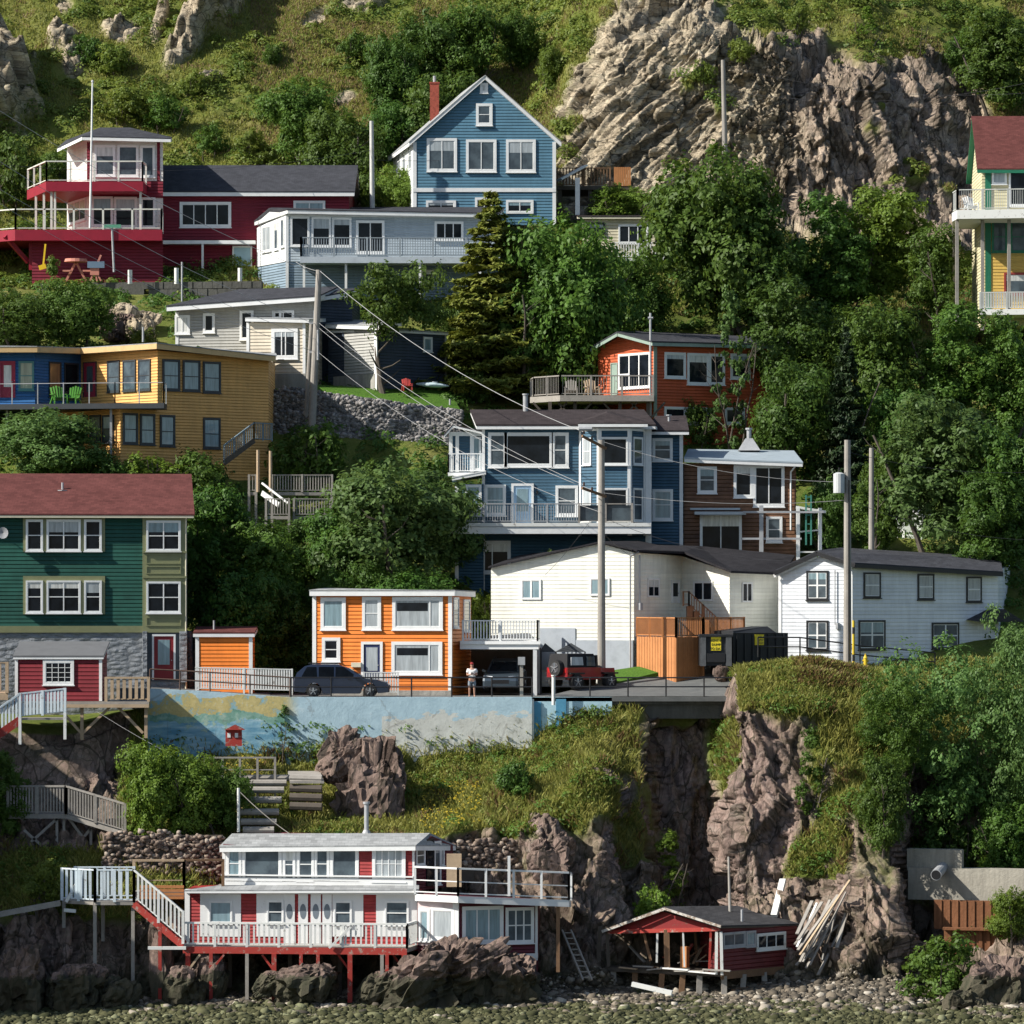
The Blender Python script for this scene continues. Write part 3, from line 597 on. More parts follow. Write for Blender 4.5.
# ================================================================ houses on the street
# ---- green house at the left edge
GRN = siding('dark green clapboard', (.012, .075, .055), .2, .03, .2); GSTONE = splitstone('grey split face block', (.27, .29, .31))
Y = 226.5; t = thing('green_house', P(90, 690, Y), 'long dark green clapboard house with maroon roof over a grey stone ground floor', 'house')
fl, fr = XY(-110, Y - 1.2), XY(187, Y + .4); ze = Z(513, Y)
Ff, Fl_, Fr_ = gable(t, fl, fr, 9.0, Z(631, Y), ze - .1, ze + 1.95, GRN, SH_RED, 'side', .38, CREAM, tth=.12)
walls(t, [fl + Vector((.02, .02)), fr + Vector((-.02, .02)), fr + Vector((-.02, 8.9)), fl + Vector((.02, 8.9))], STZ - 1.5, Z(632, Y), GSTONE, 'foundation')
mb = MB(); Ff.pbox(mb, -110, 626, 143, 632.5, -.0, .06); mb.build('belt_board', OLIVE, t)
mb = MB(); Ff.pbox(mb, 142.5, 515, 186.5, 632.5, .0, .12)
for y0, y1 in ((554, 563), (566, 573), (617, 625)): # recessed panels edged with boards
    Ff.pbox(mb, 146, y0, 181, y0 + 1, .12, .16); Ff.pbox(mb, 146, y1, 181, y1 + 1, .12, .16); Ff.pbox(mb, 146, y0 + 1, 147, y1, .12, .16); Ff.pbox(mb, 180, y0 + 1, 181, y1, .12, .16)
Ff.pbox(mb, 142.5, 551, 186.5, 553, .12, .2); Ff.pbox(mb, 142.5, 576, 186.5, 578, .12, .18); mb.build('panel_bay', OLIVE, t)
B = Fac(Ff.pt(0, 0, .12), Ff.pt(Ff.L, 0, .12))
for y0, y1 in ((242, 365), (486, 613)):
    mb = MB(); Ff.pbox(mb, 23, zy('b1', y0 - 22), 105, zy('b1', y1 + (2 if y0 < 300 else 4)), -.0, .05); mb.build('window_surround', OLIVE, t)
    S = Fac(Ff.pt(0, 0, .05), Ff.pt(Ff.L, 0, .05))
    window(t, S, 103, y0 - 4, 172, y1, (1,), (1, 1), k='b1', tw=.09, g=G_DARK); window(t, S, 186, y0 - 4, 323, y1, (1, 1), (1, 1), k='b1', tw=.09); window(t, S, 336, y0 - 4, 407, y1, (1,), (1, 1), k='b1', tw=.09)
    window(t, B, 585, y0, 723, y1, (1, 1), (1, 1), k='b1', tw=.09)
# recessed entrance
mb = MB(); Ff.pbox(mb, zx('b1', 585), zy('b1', 690), zx('b1', 718), zy('b1', 885), .0, .03); mb.build('entry_recess', paint('slate paint', (.06, .075, .09)), t)
mb = MB(); Ff.pbox(mb, zx('b1', 718), zy('b1', 685), zx('b1', 746), zy('b1', 888), .0, .5); mb.build('entry_pier', GSTONE, t); mb = MB(); Ff.pbox(mb, zx('b1', 570), zy('b1', 685), zx('b1', 587), zy('b1', 888), .0, .5); mb.build('entry_pier', GSTONE, t)
E = Fac(Ff.pt(0, 0, .03), Ff.pt(Ff.L, 0, .03)); door(t, E, 608, 697, 702, 880, paint('dark red door paint', (.2, .015, .02)), WHITE, G_TEAL, 'b1')
mb = MB(); mb.tube(Ff.pt(Ff.L - .06, STZ, .1), Ff.pt(Ff.L - .06, ze, .1), .045); mb.build('downspout', CREAM, t)
p = P(zx('b1', 250), zy('b1', 125), Y + 2.3); mb = MB(); mb.tube(p - Vector((0, 0, .35)), p + Vector((0, 0, .45)), .06); mb.tube(p + Vector((0, 0, .02)), p + Vector((0, 0, .06)), .3); mb.build('roof_vent', STEEL, t)
# satellite dish on the front
mb = MB(); q = Ff.pt(Ff.uz(3, 535)[0], Ff.uz(3, 535)[1], 0); mb.bar(q, q + Vector((0, -.4, .05)), .04); c = q + Vector((.05, -.45, .1))
n_ = 14; vs = [c] + [c + Vector((.28 * math.cos(2 * math.pi * i / n_), -.08, .3 * math.sin(2 * math.pi * i / n_))) for i in range(n_)]; mb.add(vs, [(0, 1 + i, 1 + (i + 1) % n_) for i in range(n_)]); mb.build('satellite_dish', STEEL, t)
# ---- small orange shed with a white picket fence
ORG = siding('bright orange clapboard', (.74, .2, .026), .2, .026, .08)
Y = 226; t = thing('garden_shed', P(224, 690, Y), 'small orange shed with white corners and maroon flat roof beside the green house', 'shed')
F, _, _ = gable(t, XY(196, Y), XY(252, Y), 2.4, STZ - .4, Z(637, Y), Z(637, Y) + .25, ORG, SH_RED, 'shed', .15, WHITE, tth=.17)
corners(t, [F], STZ - .4, [Z(637, Y)], WHITE, .16)
mb = MB(); q = P(214, 632, Y + 1); mb.tube(q, q + Vector((0, 0, .6)), .05); mb.build('flue', STEEL, t)
t = railing(None, [P(196, 693, 224.2), P(292, 695, 224.2)], 1.3, OLDWHITE, .13, .085, 2.0, .09, 'picket_fence', .05, .25); tag(t, 'white picket fence running from the orange shed to the parked car', 'fence')
t = railing(None, [P(364, 697, 224.9), P(398, 697, 224.9)], 1.25, OLDWHITE, .13, .085, 1.6, .09, 'picket_fence', .05, .25); tag(t, 'short white picket fence in front of the door of the orange house', 'fence')
# ---- orange house
Y = 226.2; t = thing('orange_house', P(390, 697, Y), 'two storey bright orange house with white trimmed windows behind the parked car', 'house')
fl, fr = XY(313, Y + 1.1), XY(451.5, Y); z1 = Z(596, Y)
bl_, br_ = XY(333, Y + 8), XY(471, Y + 6.0)
walls(t, [fl, fr, br_, bl_], STZ - 1, [z1, z1, z1 + .05, z1 + .05], ORG)
a, b, c, g_ = P(309, 590.5, Y + .8), P(455, 588.5, Y - .3), P(476, 592, Y + 6.2), P(325, 586, Y + 8.4); zt = z1 + .32
roofpl(t, [[(a.x, a.y, zt), (b.x, b.y, zt), (c.x, c.y, zt - .05), (g_.x, g_.y, zt + .12)]], .05, SH_GREY, trim=WHITE, tth=.26)
F = Fac(fl, fr); R_ = Fac(fr, br_); corners(t, [F], STZ - 1, [z1], WHITE, .17)
window(t, F, 149, 100, 241, 219, k='b2', tw=.17, g=G_TEAL); window(t, F, 301, 98, 370, 219, (1,), (1, 1), k='b2', tw=.15, g=G_BLIND)
window(t, F, 411, 98, 596, 219, (3.6, 1), (1,), k='b2', tw=.17, g=G_BLIND); window(t, F, 154, 247, 221, 335, (1,), (1, 1), k='b2', tw=.16)
window(t, F, 408, 262, 594, 383, (3.6, 1), (1,), k='b2', tw=.17, g=G_BLIND)
for x0, y0, x1, y1 in ((428, 120, 541, 150), (428, 285, 541, 312)):
    mb = MB(); F.pbox(mb, zx('b2', x0), zy('b2', y0), zx('b2', x1), zy('b2', y1), .03, .042); mb.build('open_blind_gap', G_DARK, t)
door(t, F, 297, 262, 376, 410, paint('navy door paint', (.02, .03, .09)), WHITE, G_BLIND, 'b2', (.15, .3, .85, .92), .14)
window(t, R_, 632, 100, 651, 212, k='b2', tw=.08, g=G_MID, rows=(1, 1)); window(t, R_, 669, 108, 692, 226, k='b2', tw=.08, g=G_MID)
mb = MB(); F.pbox(mb, zx('b2', 263), zy('b2', 338), zx('b2', 298), zy('b2', 355), 0, .22); mb.build('letter_box', CREAM, t)
mb = MB(); F.pbox(mb, 313, 690, 451, 700, 0, .04); mb.build('foundation', CONC, t)
# deck over the carport at the right
dz = Z(641, Y + 1); cy0, cy1 = Y + .2, Y + 6
pl = [XY(460, cy0 + .6), XY(538.5, cy0), XY(540, cy1 + .5), XY(464, cy1)]
mb = MB(); mb.prism(pl, dz - .42, dz - .17); mb.build('deck_beam', WHITE, t); deck(t, [pl[0] - Vector((0, .1)), pl[1] + Vector((.1, -.1)), pl[2], pl[3]], dz, .165, WHITE, 'deck')
railing(t, [Vector((*XY(463, cy0 + .65), dz)), Vector((*XY(537.5, cy0 + .05), dz)), Vector((*XY(539, cy1), dz))], 1.05, WHITE, .15, .06, 1.9, .1)
posts(t, [XY(535, cy0 + .15), XY(538, cy1 - .2)], STZ - .5, dz - .42, .2, WHITE)
mb = MB(); mb.prism([XY(462, cy1 + .5), XY(541, cy1 + .6), XY(541, cy1 + .8), XY(462, cy1 + .7)], STZ - .5, dz - .42); mb.build('carport_back_wall', W_DARK, t)
# ---- cream white house with the low gable
CRM = siding('cream white clapboard', (.78, .78, .69), .2, .02, .05)
t = thing('white_house', P(600, 668, 232), 'large cream white sided house with low gable beside the timber fence', 'house')
Y0, Y1 = 234., 231.4; fl, fr = XY(491, Y0), XY(634, Y1); pk = XY(600, Y1 + .62)
br_, bl_ = XY(668, 242), XY(520, 243)
def ztop(r, p): return HC + (HZ - r) * p.y / FP
walls(t, [fl, pk, fr, br_, bl_], STZ + .3, [ztop(568, fl), ztop(543.5, pk), ztop(552.5, fr), ztop(556, br_), ztop(564, bl_)], CRM)
F = Fac(fl, fr); R_ = Fac(fr, br_)
# grey foundation, roof edges
mb = MB(); F.pbox(mb, 576, 640, 634, 670, 0, .05); F.pbox(mb, 538, 628, 575.5, 670, 0, .05); mb.build('foundation', paint('pale grey foundation paint', (.38, .42, .46), .8), t)
A_, B_, C_ = P(488, 566.5, Y0 - .3), P(600, 541.2, Y1 + .3), P(637, 550, Y1 - .4); D_ = P(676, 548.5, 243); E_ = P(640, 541, 243); G_ = P(520, 555, 243.5)
roofpl(t, [[A_, B_, E_, G_], [B_, C_, D_, E_]], .09, SH_BLACK, trim=None)
k_ = 'b3'
window(t, F, 152, 217, 224, 291, (1, 1), k=k_, tw=.07, g=G_TEAL, bw=.1, sill=False); window(t, F, 403, 212, 475, 277, (1, 1), k=k_, tw=.07, g=G_TEAL, bw=.1, sill=False)
# recessed middle wall and the right wing
ml, mr = XY(634.5, 231.6), XY(682, 236.2)
mlz = ztop(552.5, ml); walls(t, [ml, mr, XY(700, 243), XY(640, 243)], STZ + .3, [mlz, ztop(556, mr), ztop(556, mr) + .2, mlz], CRM)
MF = Fac(ml, mr); window(t, MF, 612, 213, 654, 283, (1, 1), k=k_, tw=.06, bw=.05, sill=False, g=G_DARK)
door(t, MF, 699, 220, 727, 303, WHITE, WHITE, G_DARK, k_, (.15, .3, .85, .92), .07)
wl, wr, we = XY(682, 236.2), XY(729.5, 233.6), XY(780, 236.5)
walls(t, [wl, wr, we, XY(792, 243), XY(700, 243)], STZ + .3, [ztop(556, wl), ztop(572, wr), ztop(574, we), ztop(556, we), ztop(551, wl)], CRM)
WF = Fac(wl, wr); WR = Fac(wr, we); window(t, WF, 782, 224, 853, 297, (1, 1), k=k_, tw=.07, bw=.09, sill=False); window(t, WR, 957, 228, 994, 301, (1, 1), k=k_, tw=.05, bw=.07, sill=False)
ra, rb, rc, rd_, re = P(632, 549.6, 231.0), P(684, 551.5, 234.6), P(731, 570.8, 232.9), P(784, 572.8, 236.0), P(795, 555, 243.5)
rf = P(700, 546, 243.5); rg = P(640, 544, 243.5)
roofpl(t, [[ra, rb, rf, rg], [rb, rc, rf], [rc, rd_, re, rf]], .12, SH_BLACK, trim=None)
mb = MB(); q = Vector((fr.x + .05, fr.y - .12)); mb.tube((q.x - .25, q.y, STZ + .4), (q.x - .25, q.y, Z(556, 231.4)), .05); mb.tube((q.x - .25, q.y, Z(556, 231.4)), (q.x + .2, q.y + .1, Z(552, 231.4)), .05)
mb.tube((q.x + .25, q.y + .25, Z(606, 231.6)), (q.x + .25, q.y + .25, Z(555, 231.6)), .05); mb.tube((q.x + .28, q.y + .2, Z(610, 231.6)), (q.x + .28, q.y + .2, Z(603, 231.6)), .14); mb.build('service_pipe', STEEL, t)
# steps by the door
mb = MB(); dl = P(683, 604, 233)
for i in range(5): mb.box(dl.x + .2 + i * .3, dl.x + .55 + i * .3, 232.6, 233.8, STZ + .6, Z(606, 233) - i * .28)
mb.build('stair', W_BROWN, t); railing(t, [Vector((dl.x, 232.6, Z(606, 233))), Vector((dl.x + .3, 232.6, Z(606, 233))), Vector((dl.x + 1.8, 232.6, Z(606, 233) - 1.4))], .75, W_BROWN, .18, .05, .9, .09)
# timber fence enclosure
t = thing('timber_fence', P(670, 670, 230), 'stained orange timber deck enclosure with railing in front of the cream white house', 'fence')
FA, FB = Fac(XY(637, 231.2), XY(676, 227.2)), Fac(XY(676, 227.2), XY(703, 228.4))
BROWNW = W_ORANGE
for Fq, x0, x1 in ((FA, 637, 676), (FB, 676, 703)):
    n = int(Fq.L / .15); zt = Fq.uz(670, 637)[1]; zb = STZ - .1
    mb = MB()
    for i in range(n): u0 = Fq.L * i / n; Fq.box(mb, u0 + .006, u0 + Fq.L / n - .006, zb, zt + random.uniform(-.02, .02), -.02 + .015 * (i % 2), .02 + .015 * (i % 2))
    mb.build('board_panel', BROWNW, t)
zt = Z(637, 229); fz = 1.05
a, b, c = FA.pt(0, zt), FB.pt(0, zt), FB.pt(FB.L, zt); d_ = Vector((*XY(744, 231.4), zt))
railing(t, [a, b, c, d_], 1.0, W_ORANGE, .12, .05, 1.5, .12)
posts(t, [FB.pt(FB.L + .0, 0)[:2], (d_.x, d_.y)], STZ - .3, zt, .14, W_ORANGE)
mb = MB(); mb.prism([XY(637, 231.2), XY(676, 227.2), XY(703, 228.4), XY(744, 231.4), XY(700, 233.0), XY(660, 232.5)], zt - .12, zt); mb.build('deck', W_ORANGE, t)
mb = MB(); mb.bar(Vector((XY(744, 231.4).x, 231.4, STZ)), Vector((XY(744, 231.4).x, 231.4, zt)), .14); mb.build('post', W_ORANGE, t)
# ---- white house at the right
WSD = siding('white clapboard', (.72, .75, .78), .2, .02, .05)
t = thing('white_house', P(880, 668, 231), 'white clapboard house with black edged windows and charcoal roof behind the utility pole', 'house')
g0, g1, gc = XY(779, 232.5), XY(852, 231.2), None
pk = g0.lerp(g1, .55); re_ = XY(998, 237.0); bk = XY(1010, 245); bk0 = XY(812, 245)
zb = Z(690, 231)
j1 = XY(893, 232.8)
zs = [Z(569, 232.5), Z(556, 232), Z(563, 231.2), Z(565.5, 232.8), Z(573, 237)]
walls(t, [g0, pk, g1, j1, re_, bk, bk0], zb, [zs[0], zs[1] - .05, zs[2], zs[3], zs[4], zs[4] + .6, zs[0] + .6], WSD)
GF = Fac(g0, g1); RF = Fac(g1, re_)
r0, r1, r2, r3 = P(774, 570.5, 232.2), P(817, 550.5, 231.6), P(855, 562.5, 230.8), P(1003, 571.5, 236.6); r4, r5 = P(1000, 557, 243), P(840, 547.5, 243)
roofpl(t, [[r0, r1, r5, P(800, 560, 243)], [r1, r2, r3, r4, r5]], .08, SH_DARK, trim=None)
mb = MB()
for a, b in ((r0, r1), (r1, r2), (r2, r3)): mb.bar(a - Vector((0, 0, .17)), b - Vector((0, 0, .17)), .06, .2)
mb.build('fascia', BLACK, t); mb = MB(); mb.bar(r0 - Vector((0, -.1, .3)), r1 - Vector((0, -.1, .3)), .06, .16); mb.build('barge_board', WHITE, t)
k_ = 't8'
def bw_win(F, x0, y0, x1, y1, c=(1,), r=(1, 1), g=G_BLIND):
    o = window(t, F, x0, y0, x1, y1, c, r, k=k_, tw=.1, trim=BLACK, sash=WHITE, g=g, bw=.09, depth=.06)
    return o
for q in ((412, 480, 474, 563), (412, 620, 474, 704)): bw_win(GF, *q, (1, 1), (1, 1), G_MID)
for q in ((572, 485, 620, 557), (724, 489, 770, 562), (861, 497, 904, 569)): bw_win(RF, *q, (1,), (1, 1), G_BLIND)
bw_win(RF, 558, 619, 633, 703, (1, 1), (1, 1), G_MID); bw_win(RF, 764, 626, 840, 700, (1, 1), (1, 1), G_MID)
corners(t, [GF], zb, [zs[0] - .3], WHITE, .14)
mb = MB(); mb.tube(GF.pt(GF.L - .9, Z(625, 231), .1), GF.pt(GF.L - .9, Z(570, 231), .1), .03); mb.tube(GF.pt(GF.L - .75, Z(629, 231), .1), GF.pt(GF.L - .75, Z(623, 231), .1), .12); mb.build('service_pipe', STEEL, t)
mb = MB(); e0, e1 = RF.uz(966, 615), RF.uz(1010, 615); a, b = RF.pt(e0[0], Z(620, 234), 0), RF.pt(e1[0], Z(620, 234), 0)
mb.add([a, b, RF.pt(e1[0], Z(622, 234), 1.2), RF.pt(e0[0], Z(622, 234), 1.2), RF.pt((e0[0] + e1[0]) / 2, Z(609, 234), 0), RF.pt((e0[0] + e1[0]) / 2, Z(609, 234), 1.3)], [(0, 3, 5, 4), (1, 4, 5, 2), (2, 5, 3)]); mb.build('porch_roof', SH_DARK, t)
# cream cottage in the trees behind
t = thing('cottage', P(890, 550, 252), 'pale cottage half hidden behind the trees above the right hand white house', 'house')
F, L_, R_ = gable(t, XY(878, 251), XY(922, 250), 6, Z(575, 250), Z(520, 250), Z(520, 250) + .9, paint('pale cream boards', (.5, .55, .5)), SH_GREY, 'front', .3)
window(t, F, 890, 530, 905, 545, (1, 1))
# ================================================================ middle tier
BLU = siding('slate blue clapboard', (.045, .105, .158), .17, .028, .12); BLUD = paint('blue door paint', (.3, .45, .6))
k_ = 't7'
def Y7(r): return zy('t7', r)
Y = 245.; t = thing('blue_house', P(565, 580, Y), 'large slate blue house with brown black roof and a long front deck', 'house')
ze = Z(429.5, Y); zg = Z(600, Y)
fl, fr = XY(482, Y), XY(651, Y)
walls(t, [fl, fr, fr + Vector((0, 9)), fl + Vector((0, 9))], zg, ze, BLU); F = Fac(fl, fr)
# bay with angled sides
bp = [XY(580, Y), XY(599, 243.5), XY(630, 243.5), XY(644.5, Y)]; zd = Z(536, Y)
mb = MB(); mb.prism(bp, zd, ze); mb.build('bay', BLU, t)
BL, BF, BR = Fac(bp[0], bp[1]), Fac(bp[1], bp[2]), Fac(bp[2], bp[3])
mb = MB()
for G in (BL, BF, BR): G.box(mb, -.03, .14, zd, ze, -.02, .05); G.box(mb, G.L - .14, G.L + .03, zd, ze, -.02, .05); G.box(mb, .14, G.L - .14, ze - .12, ze, -.02, .04)
mb.build('bay_trim', WHITE, t)
for a, b, G in ((484, 583, F), (664, 782, F)):
    window(t, BF, 600, a, 700, b, k=k_, tw=.09, g=G_DARK); window(t, BL, 541, a + 3, 571, b, (1,), (1, 1), k=k_, tw=.07, g=G_BLIND); window(t, BR, 716, a, 749, b, (1,), (1, 1), k=k_, tw=.08, g=G_MID)
window(t, F, 205, 468, 272, 592, (1,), (1, 1), k=k_, tw=.15, g=G_MID); window(t, F, 262, 468, 434, 590, (1,), k=k_, tw=.16); window(t, F, 430, 468, 490, 592, (1,), (1, 1), k=k_, tw=.15, g=G_MID)
for q in ((123, 652, 180, 760), (192, 652, 268, 762), (443, 655, 523, 764)): window(t, F if q[0] > 185 else F, *q, (1,), (1, 1), k=k_, tw=.14, g=G_TEAL if q[0] < 400 else G_MID)
door(t, F, 287, 648, 366, 795, BLUD, WHITE, G_TEAL, k_, (.18, .35, .82, .92), .13)
mb = MB(); F.box(mb, .0, .16, zg, ze, -.01, .04); mb.build('corner_board', WHITE, t); mb = MB(); F.pbox(mb, 645.5, 428, 651.5, 545, 0, .05); mb.build('corner_board', WHITE, t)
mb = MB(); F.pbox(mb, zx(k_, 375), Y7(672), zx(k_, 381), Y7(686), 0, .16); mb.build('wall_lamp', BLACK, t)
# right wing, set back and in shade
r0, r1 = XY(651, 246.6), XY(683, 246.6); z1 = Z(433, 246.6)
walls(t, [r0, r1, r1 + Vector((0, 7)), r0 + Vector((0, 7))], zg, z1, BLU); F2 = Fac(r0, r1)
window(t, F2, 785, 488, 857, 570, (1,), (1, 1), k=k_, tw=.13, g=G_MID); window(t, F2, 785, 668, 858, 779, (1,), (1, 1), k=k_, tw=.13, g=G_TEAL)
mb = MB(); F2.box(mb, F2.L - .2, F2.L, zg, z1, 0, .05); mb.build('corner_board', WHITE, t)
a, b = XY(649, 246.1), XY(689, 246.1); a2, b2 = XY(655, 250), XY(686, 250)
roofpl(t, [[(a.x, a.y, z1 + .15), (b.x, b.y, z1 + .15), (b2.x, b2.y, Z(415.5, 250)), (a2.x, a2.y, Z(416, 250))]], .1, SH_BROWN, tth=.16)
mb = MB(); q = P(669, 421, 248.5); mb.tube(q - Vector((0, 0, .3)), q + Vector((0, 0, .3)), .07); mb.tube(q + Vector((0, 0, .3)), q + Vector((0, 0, .36)), .16); mb.build('roof_vent', STEEL, t)
# main roof
zr = Z(409.5, Y + 4.5)
def q3(px, Yq, z): v = XY(px, Yq); return (v.x, v.y, z)
ez = ze + .28
roofpl(t, [[q3(476, Y - .4, ez), q3(656, Y - .4, ez), q3(644, Y + 4.5, zr), q3(470, Y + 4.5, zr)], [q3(656, Y - .4, ez), q3(662, Y + 9.3, ez), q3(644, Y + 4.5, zr)], [q3(470, Y + 4.5, zr), q3(644, Y + 4.5, zr), q3(662, Y + 9.3, ez), q3(476, Y + 9.3, ez)]], .1, SH_BROWN, tth=.18)
roofpl(t, [[q3(578, 243.1, ez + .01), q3(607, 244.5, Z(413.5, 245.5)), q3(607, 248.8, Z(411, 248.8)), q3(585, 247.5, Z(418, 247))], [q3(578, 243.1, ez + .01), q3(648, 243.1, ez + .01), q3(607, 244.5, Z(413.5, 245.5))], [q3(648, 243.1, ez + .01), q3(640, 247.5, Z(418, 247)), q3(607, 248.8, Z(411, 248.8)), q3(607, 244.5, Z(413.5, 245.5))]], .06, SH_BROWN, tth=.16, name='bay_roof')
gq = [q3(466, Y - .2, ez - .1), q3(482, Y - .2, ez - .1), q3(468, Y - .2, zr - .3)]
mb = MB(); q = P(525.5, 411, Y + 4); mb.tube(q - Vector((0, 0, .4)), q + Vector((0, 0, .9)), .14, n=10); mb.tube(q + Vector((0, 0, .9)), q + Vector((0, 0, .98)), .18, n=10); mb.build('chimney_flue', STEEL, t)
# deck
dz = Z(523, 243); dp = [XY(452, 242.6), XY(651, 242.6), XY(651, Y), XY(452, Y)]
mb = MB(); mb.prism(dp, dz - .6, dz - .22); mb.build('deck_beam', WHITE, t); deck(t, [dp[0] + Vector((0, -.05)), dp[1] + Vector((0, -.05)), dp[2], dp[3]], dz, .2, OLDWHITE)
railing(t, [Vector((*dp[0], dz)), Vector((*XY(579, 242.65), dz))], 1.05, STEEL, .14, .04, 2.0, .08)
railing(t, [Vector((*XY(579, 242.65), dz)), Vector((*XY(632, 242.65), dz))], 1.05, W_GREY, None, .04, 1.4, .12)
mb = MB(); GB = Fac(XY(580, 242.7), XY(632, 242.7)); GB.box(mb, 0, GB.L, dz + .12, dz + .98, -.01, .01); mb.build('glass_panel', G_MID, t)
# low wing in front of the left side
l0, l1 = XY(455, 244.2), XY(483.5, 244.2); walls(t, [l0, l1, l1 + Vector((0, 7)), l0 + Vector((0, 7))], zg - .5, Z(484, 244.2), BLU, 'side_wing'); F3 = Fac(l0, l1)
mb = MB(); F3.box(mb, 0, .2, zg, Z(484, 244.2), 0, .05); mb.build('corner_board', WHITE, t); window(t, F3, 124, 652, 182, 762, (1,), (1, 1), k=k_, tw=.12, g=G_TEAL)
a, b = q3(452, 243.8, Z(480.5, 244) + .2), q3(486, 243.8, Z(475, 244) + .25); roofpl(t, [[a, b, q3(486, 251, Z(474, 251)), q3(452, 251, Z(479, 251))]], .06, WHITE, tth=.15, name='wing_roof')
# upper left porch
l0, l1 = XY(449, 247), XY(482, 247); walls(t, [l0, l1, l1 + Vector((0, 5)), l0 + Vector((0, 5))], Z(475, 247), Z(432, 247), BLU, 'porch_wall'); F4 = Fac(l0, l1)
mb = MB(); F4.box(mb, 0, .2, Z(472, 247), Z(432, 247), 0, .1); F4.pbox(mb, 455.5, 434, 459, 472, 0, .06); F4.pbox(mb, 470, 434, 474, 472, 0, .1); F4.pbox(mb, 452.6, 432, 482, 436, 0, .05); mb.build('porch_trim', WHITE, t)
window(t, F4, 480 - 8 + 0, 437, 481, 470, k='', tw=.08, g=G_TEAL)
roofpl(t, [[q3(444, 246.4, Z(434, 246.4)), q3(453, 246.4, Z(424, 246.4)), q3(453, 252, Z(424, 252)), q3(446, 252, Z(434, 252))], [q3(453, 246.4, Z(424, 246.4)), q3(484, 246.4, Z(431, 246.4)), q3(484, 252, Z(431, 252)), q3(453, 252, Z(424, 252))]], .07, SH_BROWN, name='porch_roof', tth=.12)
pz = Z(473, 246); deck(t, [XY(448, 245.2), XY(483, 245.2), XY(483, 247), XY(448, 247)], pz, .18, WHITE, 'porch_deck')
railing(t, [Vector((*XY(448.5, 247), pz)), Vector((*XY(448.5, 245.3), pz)), Vector((*XY(482, 245.3), pz))], 1.05, WHITE, .13, .035, 1.8, .08)
# basement
window(t, F, 170, 850, 285, 966, (.42, .58), (1,), k=k_, tw=.15, trim=WHITE); 
# ---- brown house
BRN = siding('brown timber shingles', (.17, .085, .045), .22, .03, .35)
Y = 246.8; t = thing('brown_house', P(740, 560, Y), 'small brown shingled house with flat pale roof next to the blue house', 'house')
k_ = 't8'; fl, fr = XY(684, Y), XY(796, Y); walls(t, [fl, fr, fr + Vector((.3, 7)), fl + Vector((0, 7))], Z(590, Y), Z(463, Y), BRN); F = Fac(fl, fr)
METAL = paint('pale blue grey metal roof', (.34, .4, .44), .45, .1)
roofpl(t, [[q3(684, Y - .5, Z(460, Y) + .12), q3(803, Y - .6, Z(464.5, Y) + .12), q3(794, Y + 5, Z(450.5, Y + 5)), q3(688, Y + 5, Z(449, Y + 5))]], .08, METAL, tth=.18)
window(t, F, 105, 187, 160, 263, (1,), (1, 1), k=k_, tw=.14, g=G_MID); window(t, F, 207, 183, 262, 275, k=k_, tw=.14); window(t, F, 262, 183, 350, 301, (1, 1), (1,), k=k_, tw=.14)
window(t, F, 112, 318, 230, 430, (1, 1), (1,), k=k_, tw=.12); window(t, F, 298, 328, 344, 401, (1,), (1, 1), k=k_, tw=.12, g=G_MID)
mb = MB(); F.pbox(mb, 694, 512, 745, 515, 0, 1.1); F.pbox(mb, 690, 508, 740, 510, 0, .2); mb.build('canopy', paint('pale canopy paint', (.4, .45, .48)), t)
mb = MB(); F.pbox(mb, 742, 511.5, 822, 513.5, 1.2, 1.4); F.pbox(mb, 758, 506, 762, 560, 1.2, 1.35); F.pbox(mb, 740, 538, 800, 540, 1.2, 1.3); mb.build('balcony_frame', STEEL, t)
mb = MB(); mb.tube(F.pt(F.L - .3, Z(530, Y), .12), F.pt(F.L - .3, Z(472, Y), .12), .05); mb.tube(F.pt(F.L - .3, Z(472, Y), .12), F.pt(F.L - .1, Z(467, Y), .5), .05); mb.build('downspout', WHITE, t)
mb = MB(); q = P(749, 449, Y + 4); s_ = .62
mb.add([q + Vector((-s_, -s_, -.1)), q + Vector((s_, -s_, -.1)), q + Vector((s_, s_, -.1)), q + Vector((-s_, s_, -.1)), q + Vector((-.2, -.2, .6)), q + Vector((.2, -.2, .6)), q + Vector((.2, .2, .6)), q + Vector((-.2, .2, .6))], [(0, 1, 5, 4), (1, 2, 6, 5), (2, 3, 7, 6), (3, 0, 4, 7), (4, 5, 6, 7)])
mb.tube(q + Vector((0, 0, .6)), q + Vector((0, 0, 1.1)), .13); mb.tube(q + Vector((0, 0, 1.1)), q + Vector((0, 0, 1.2)), .2); mb.build('chimney_cowl', STEEL, t)
# side porch frame
t = thing('porch_frame', P(812, 560, 246), 'open white and green porch frame at the right side of the brown house', 'porch')
posts(t, [XY(798, 246), XY(820, 246), XY(820, 249)], Z(575, 246), Z(508, 246), .2, WHITE); 
mb = MB(); mb.bar(P(796, 507, 246), P(826, 512, 246), .14); mb.bar(P(820, 512, 246), P(824, 511, 250), .14); mb.bar(P(797, 532, 246), P(820, 530, 246), .08); mb.bar(P(797, 552, 246), P(820, 552, 246), .08); mb.build('beam', OLDWHITE, t)
mb = MB(); GRP = paint('green trellis paint', (.05, .2, .15))
for x in (806, 811): mb.bar(P(x, 495, 245.6), P(x, 545, 245.6), .09)
for y in (497, 506, 515, 524, 533): mb.bar(P(806, y, 245.6), P(811, y, 245.6), .06)
mb.build('trellis', GRP, t)
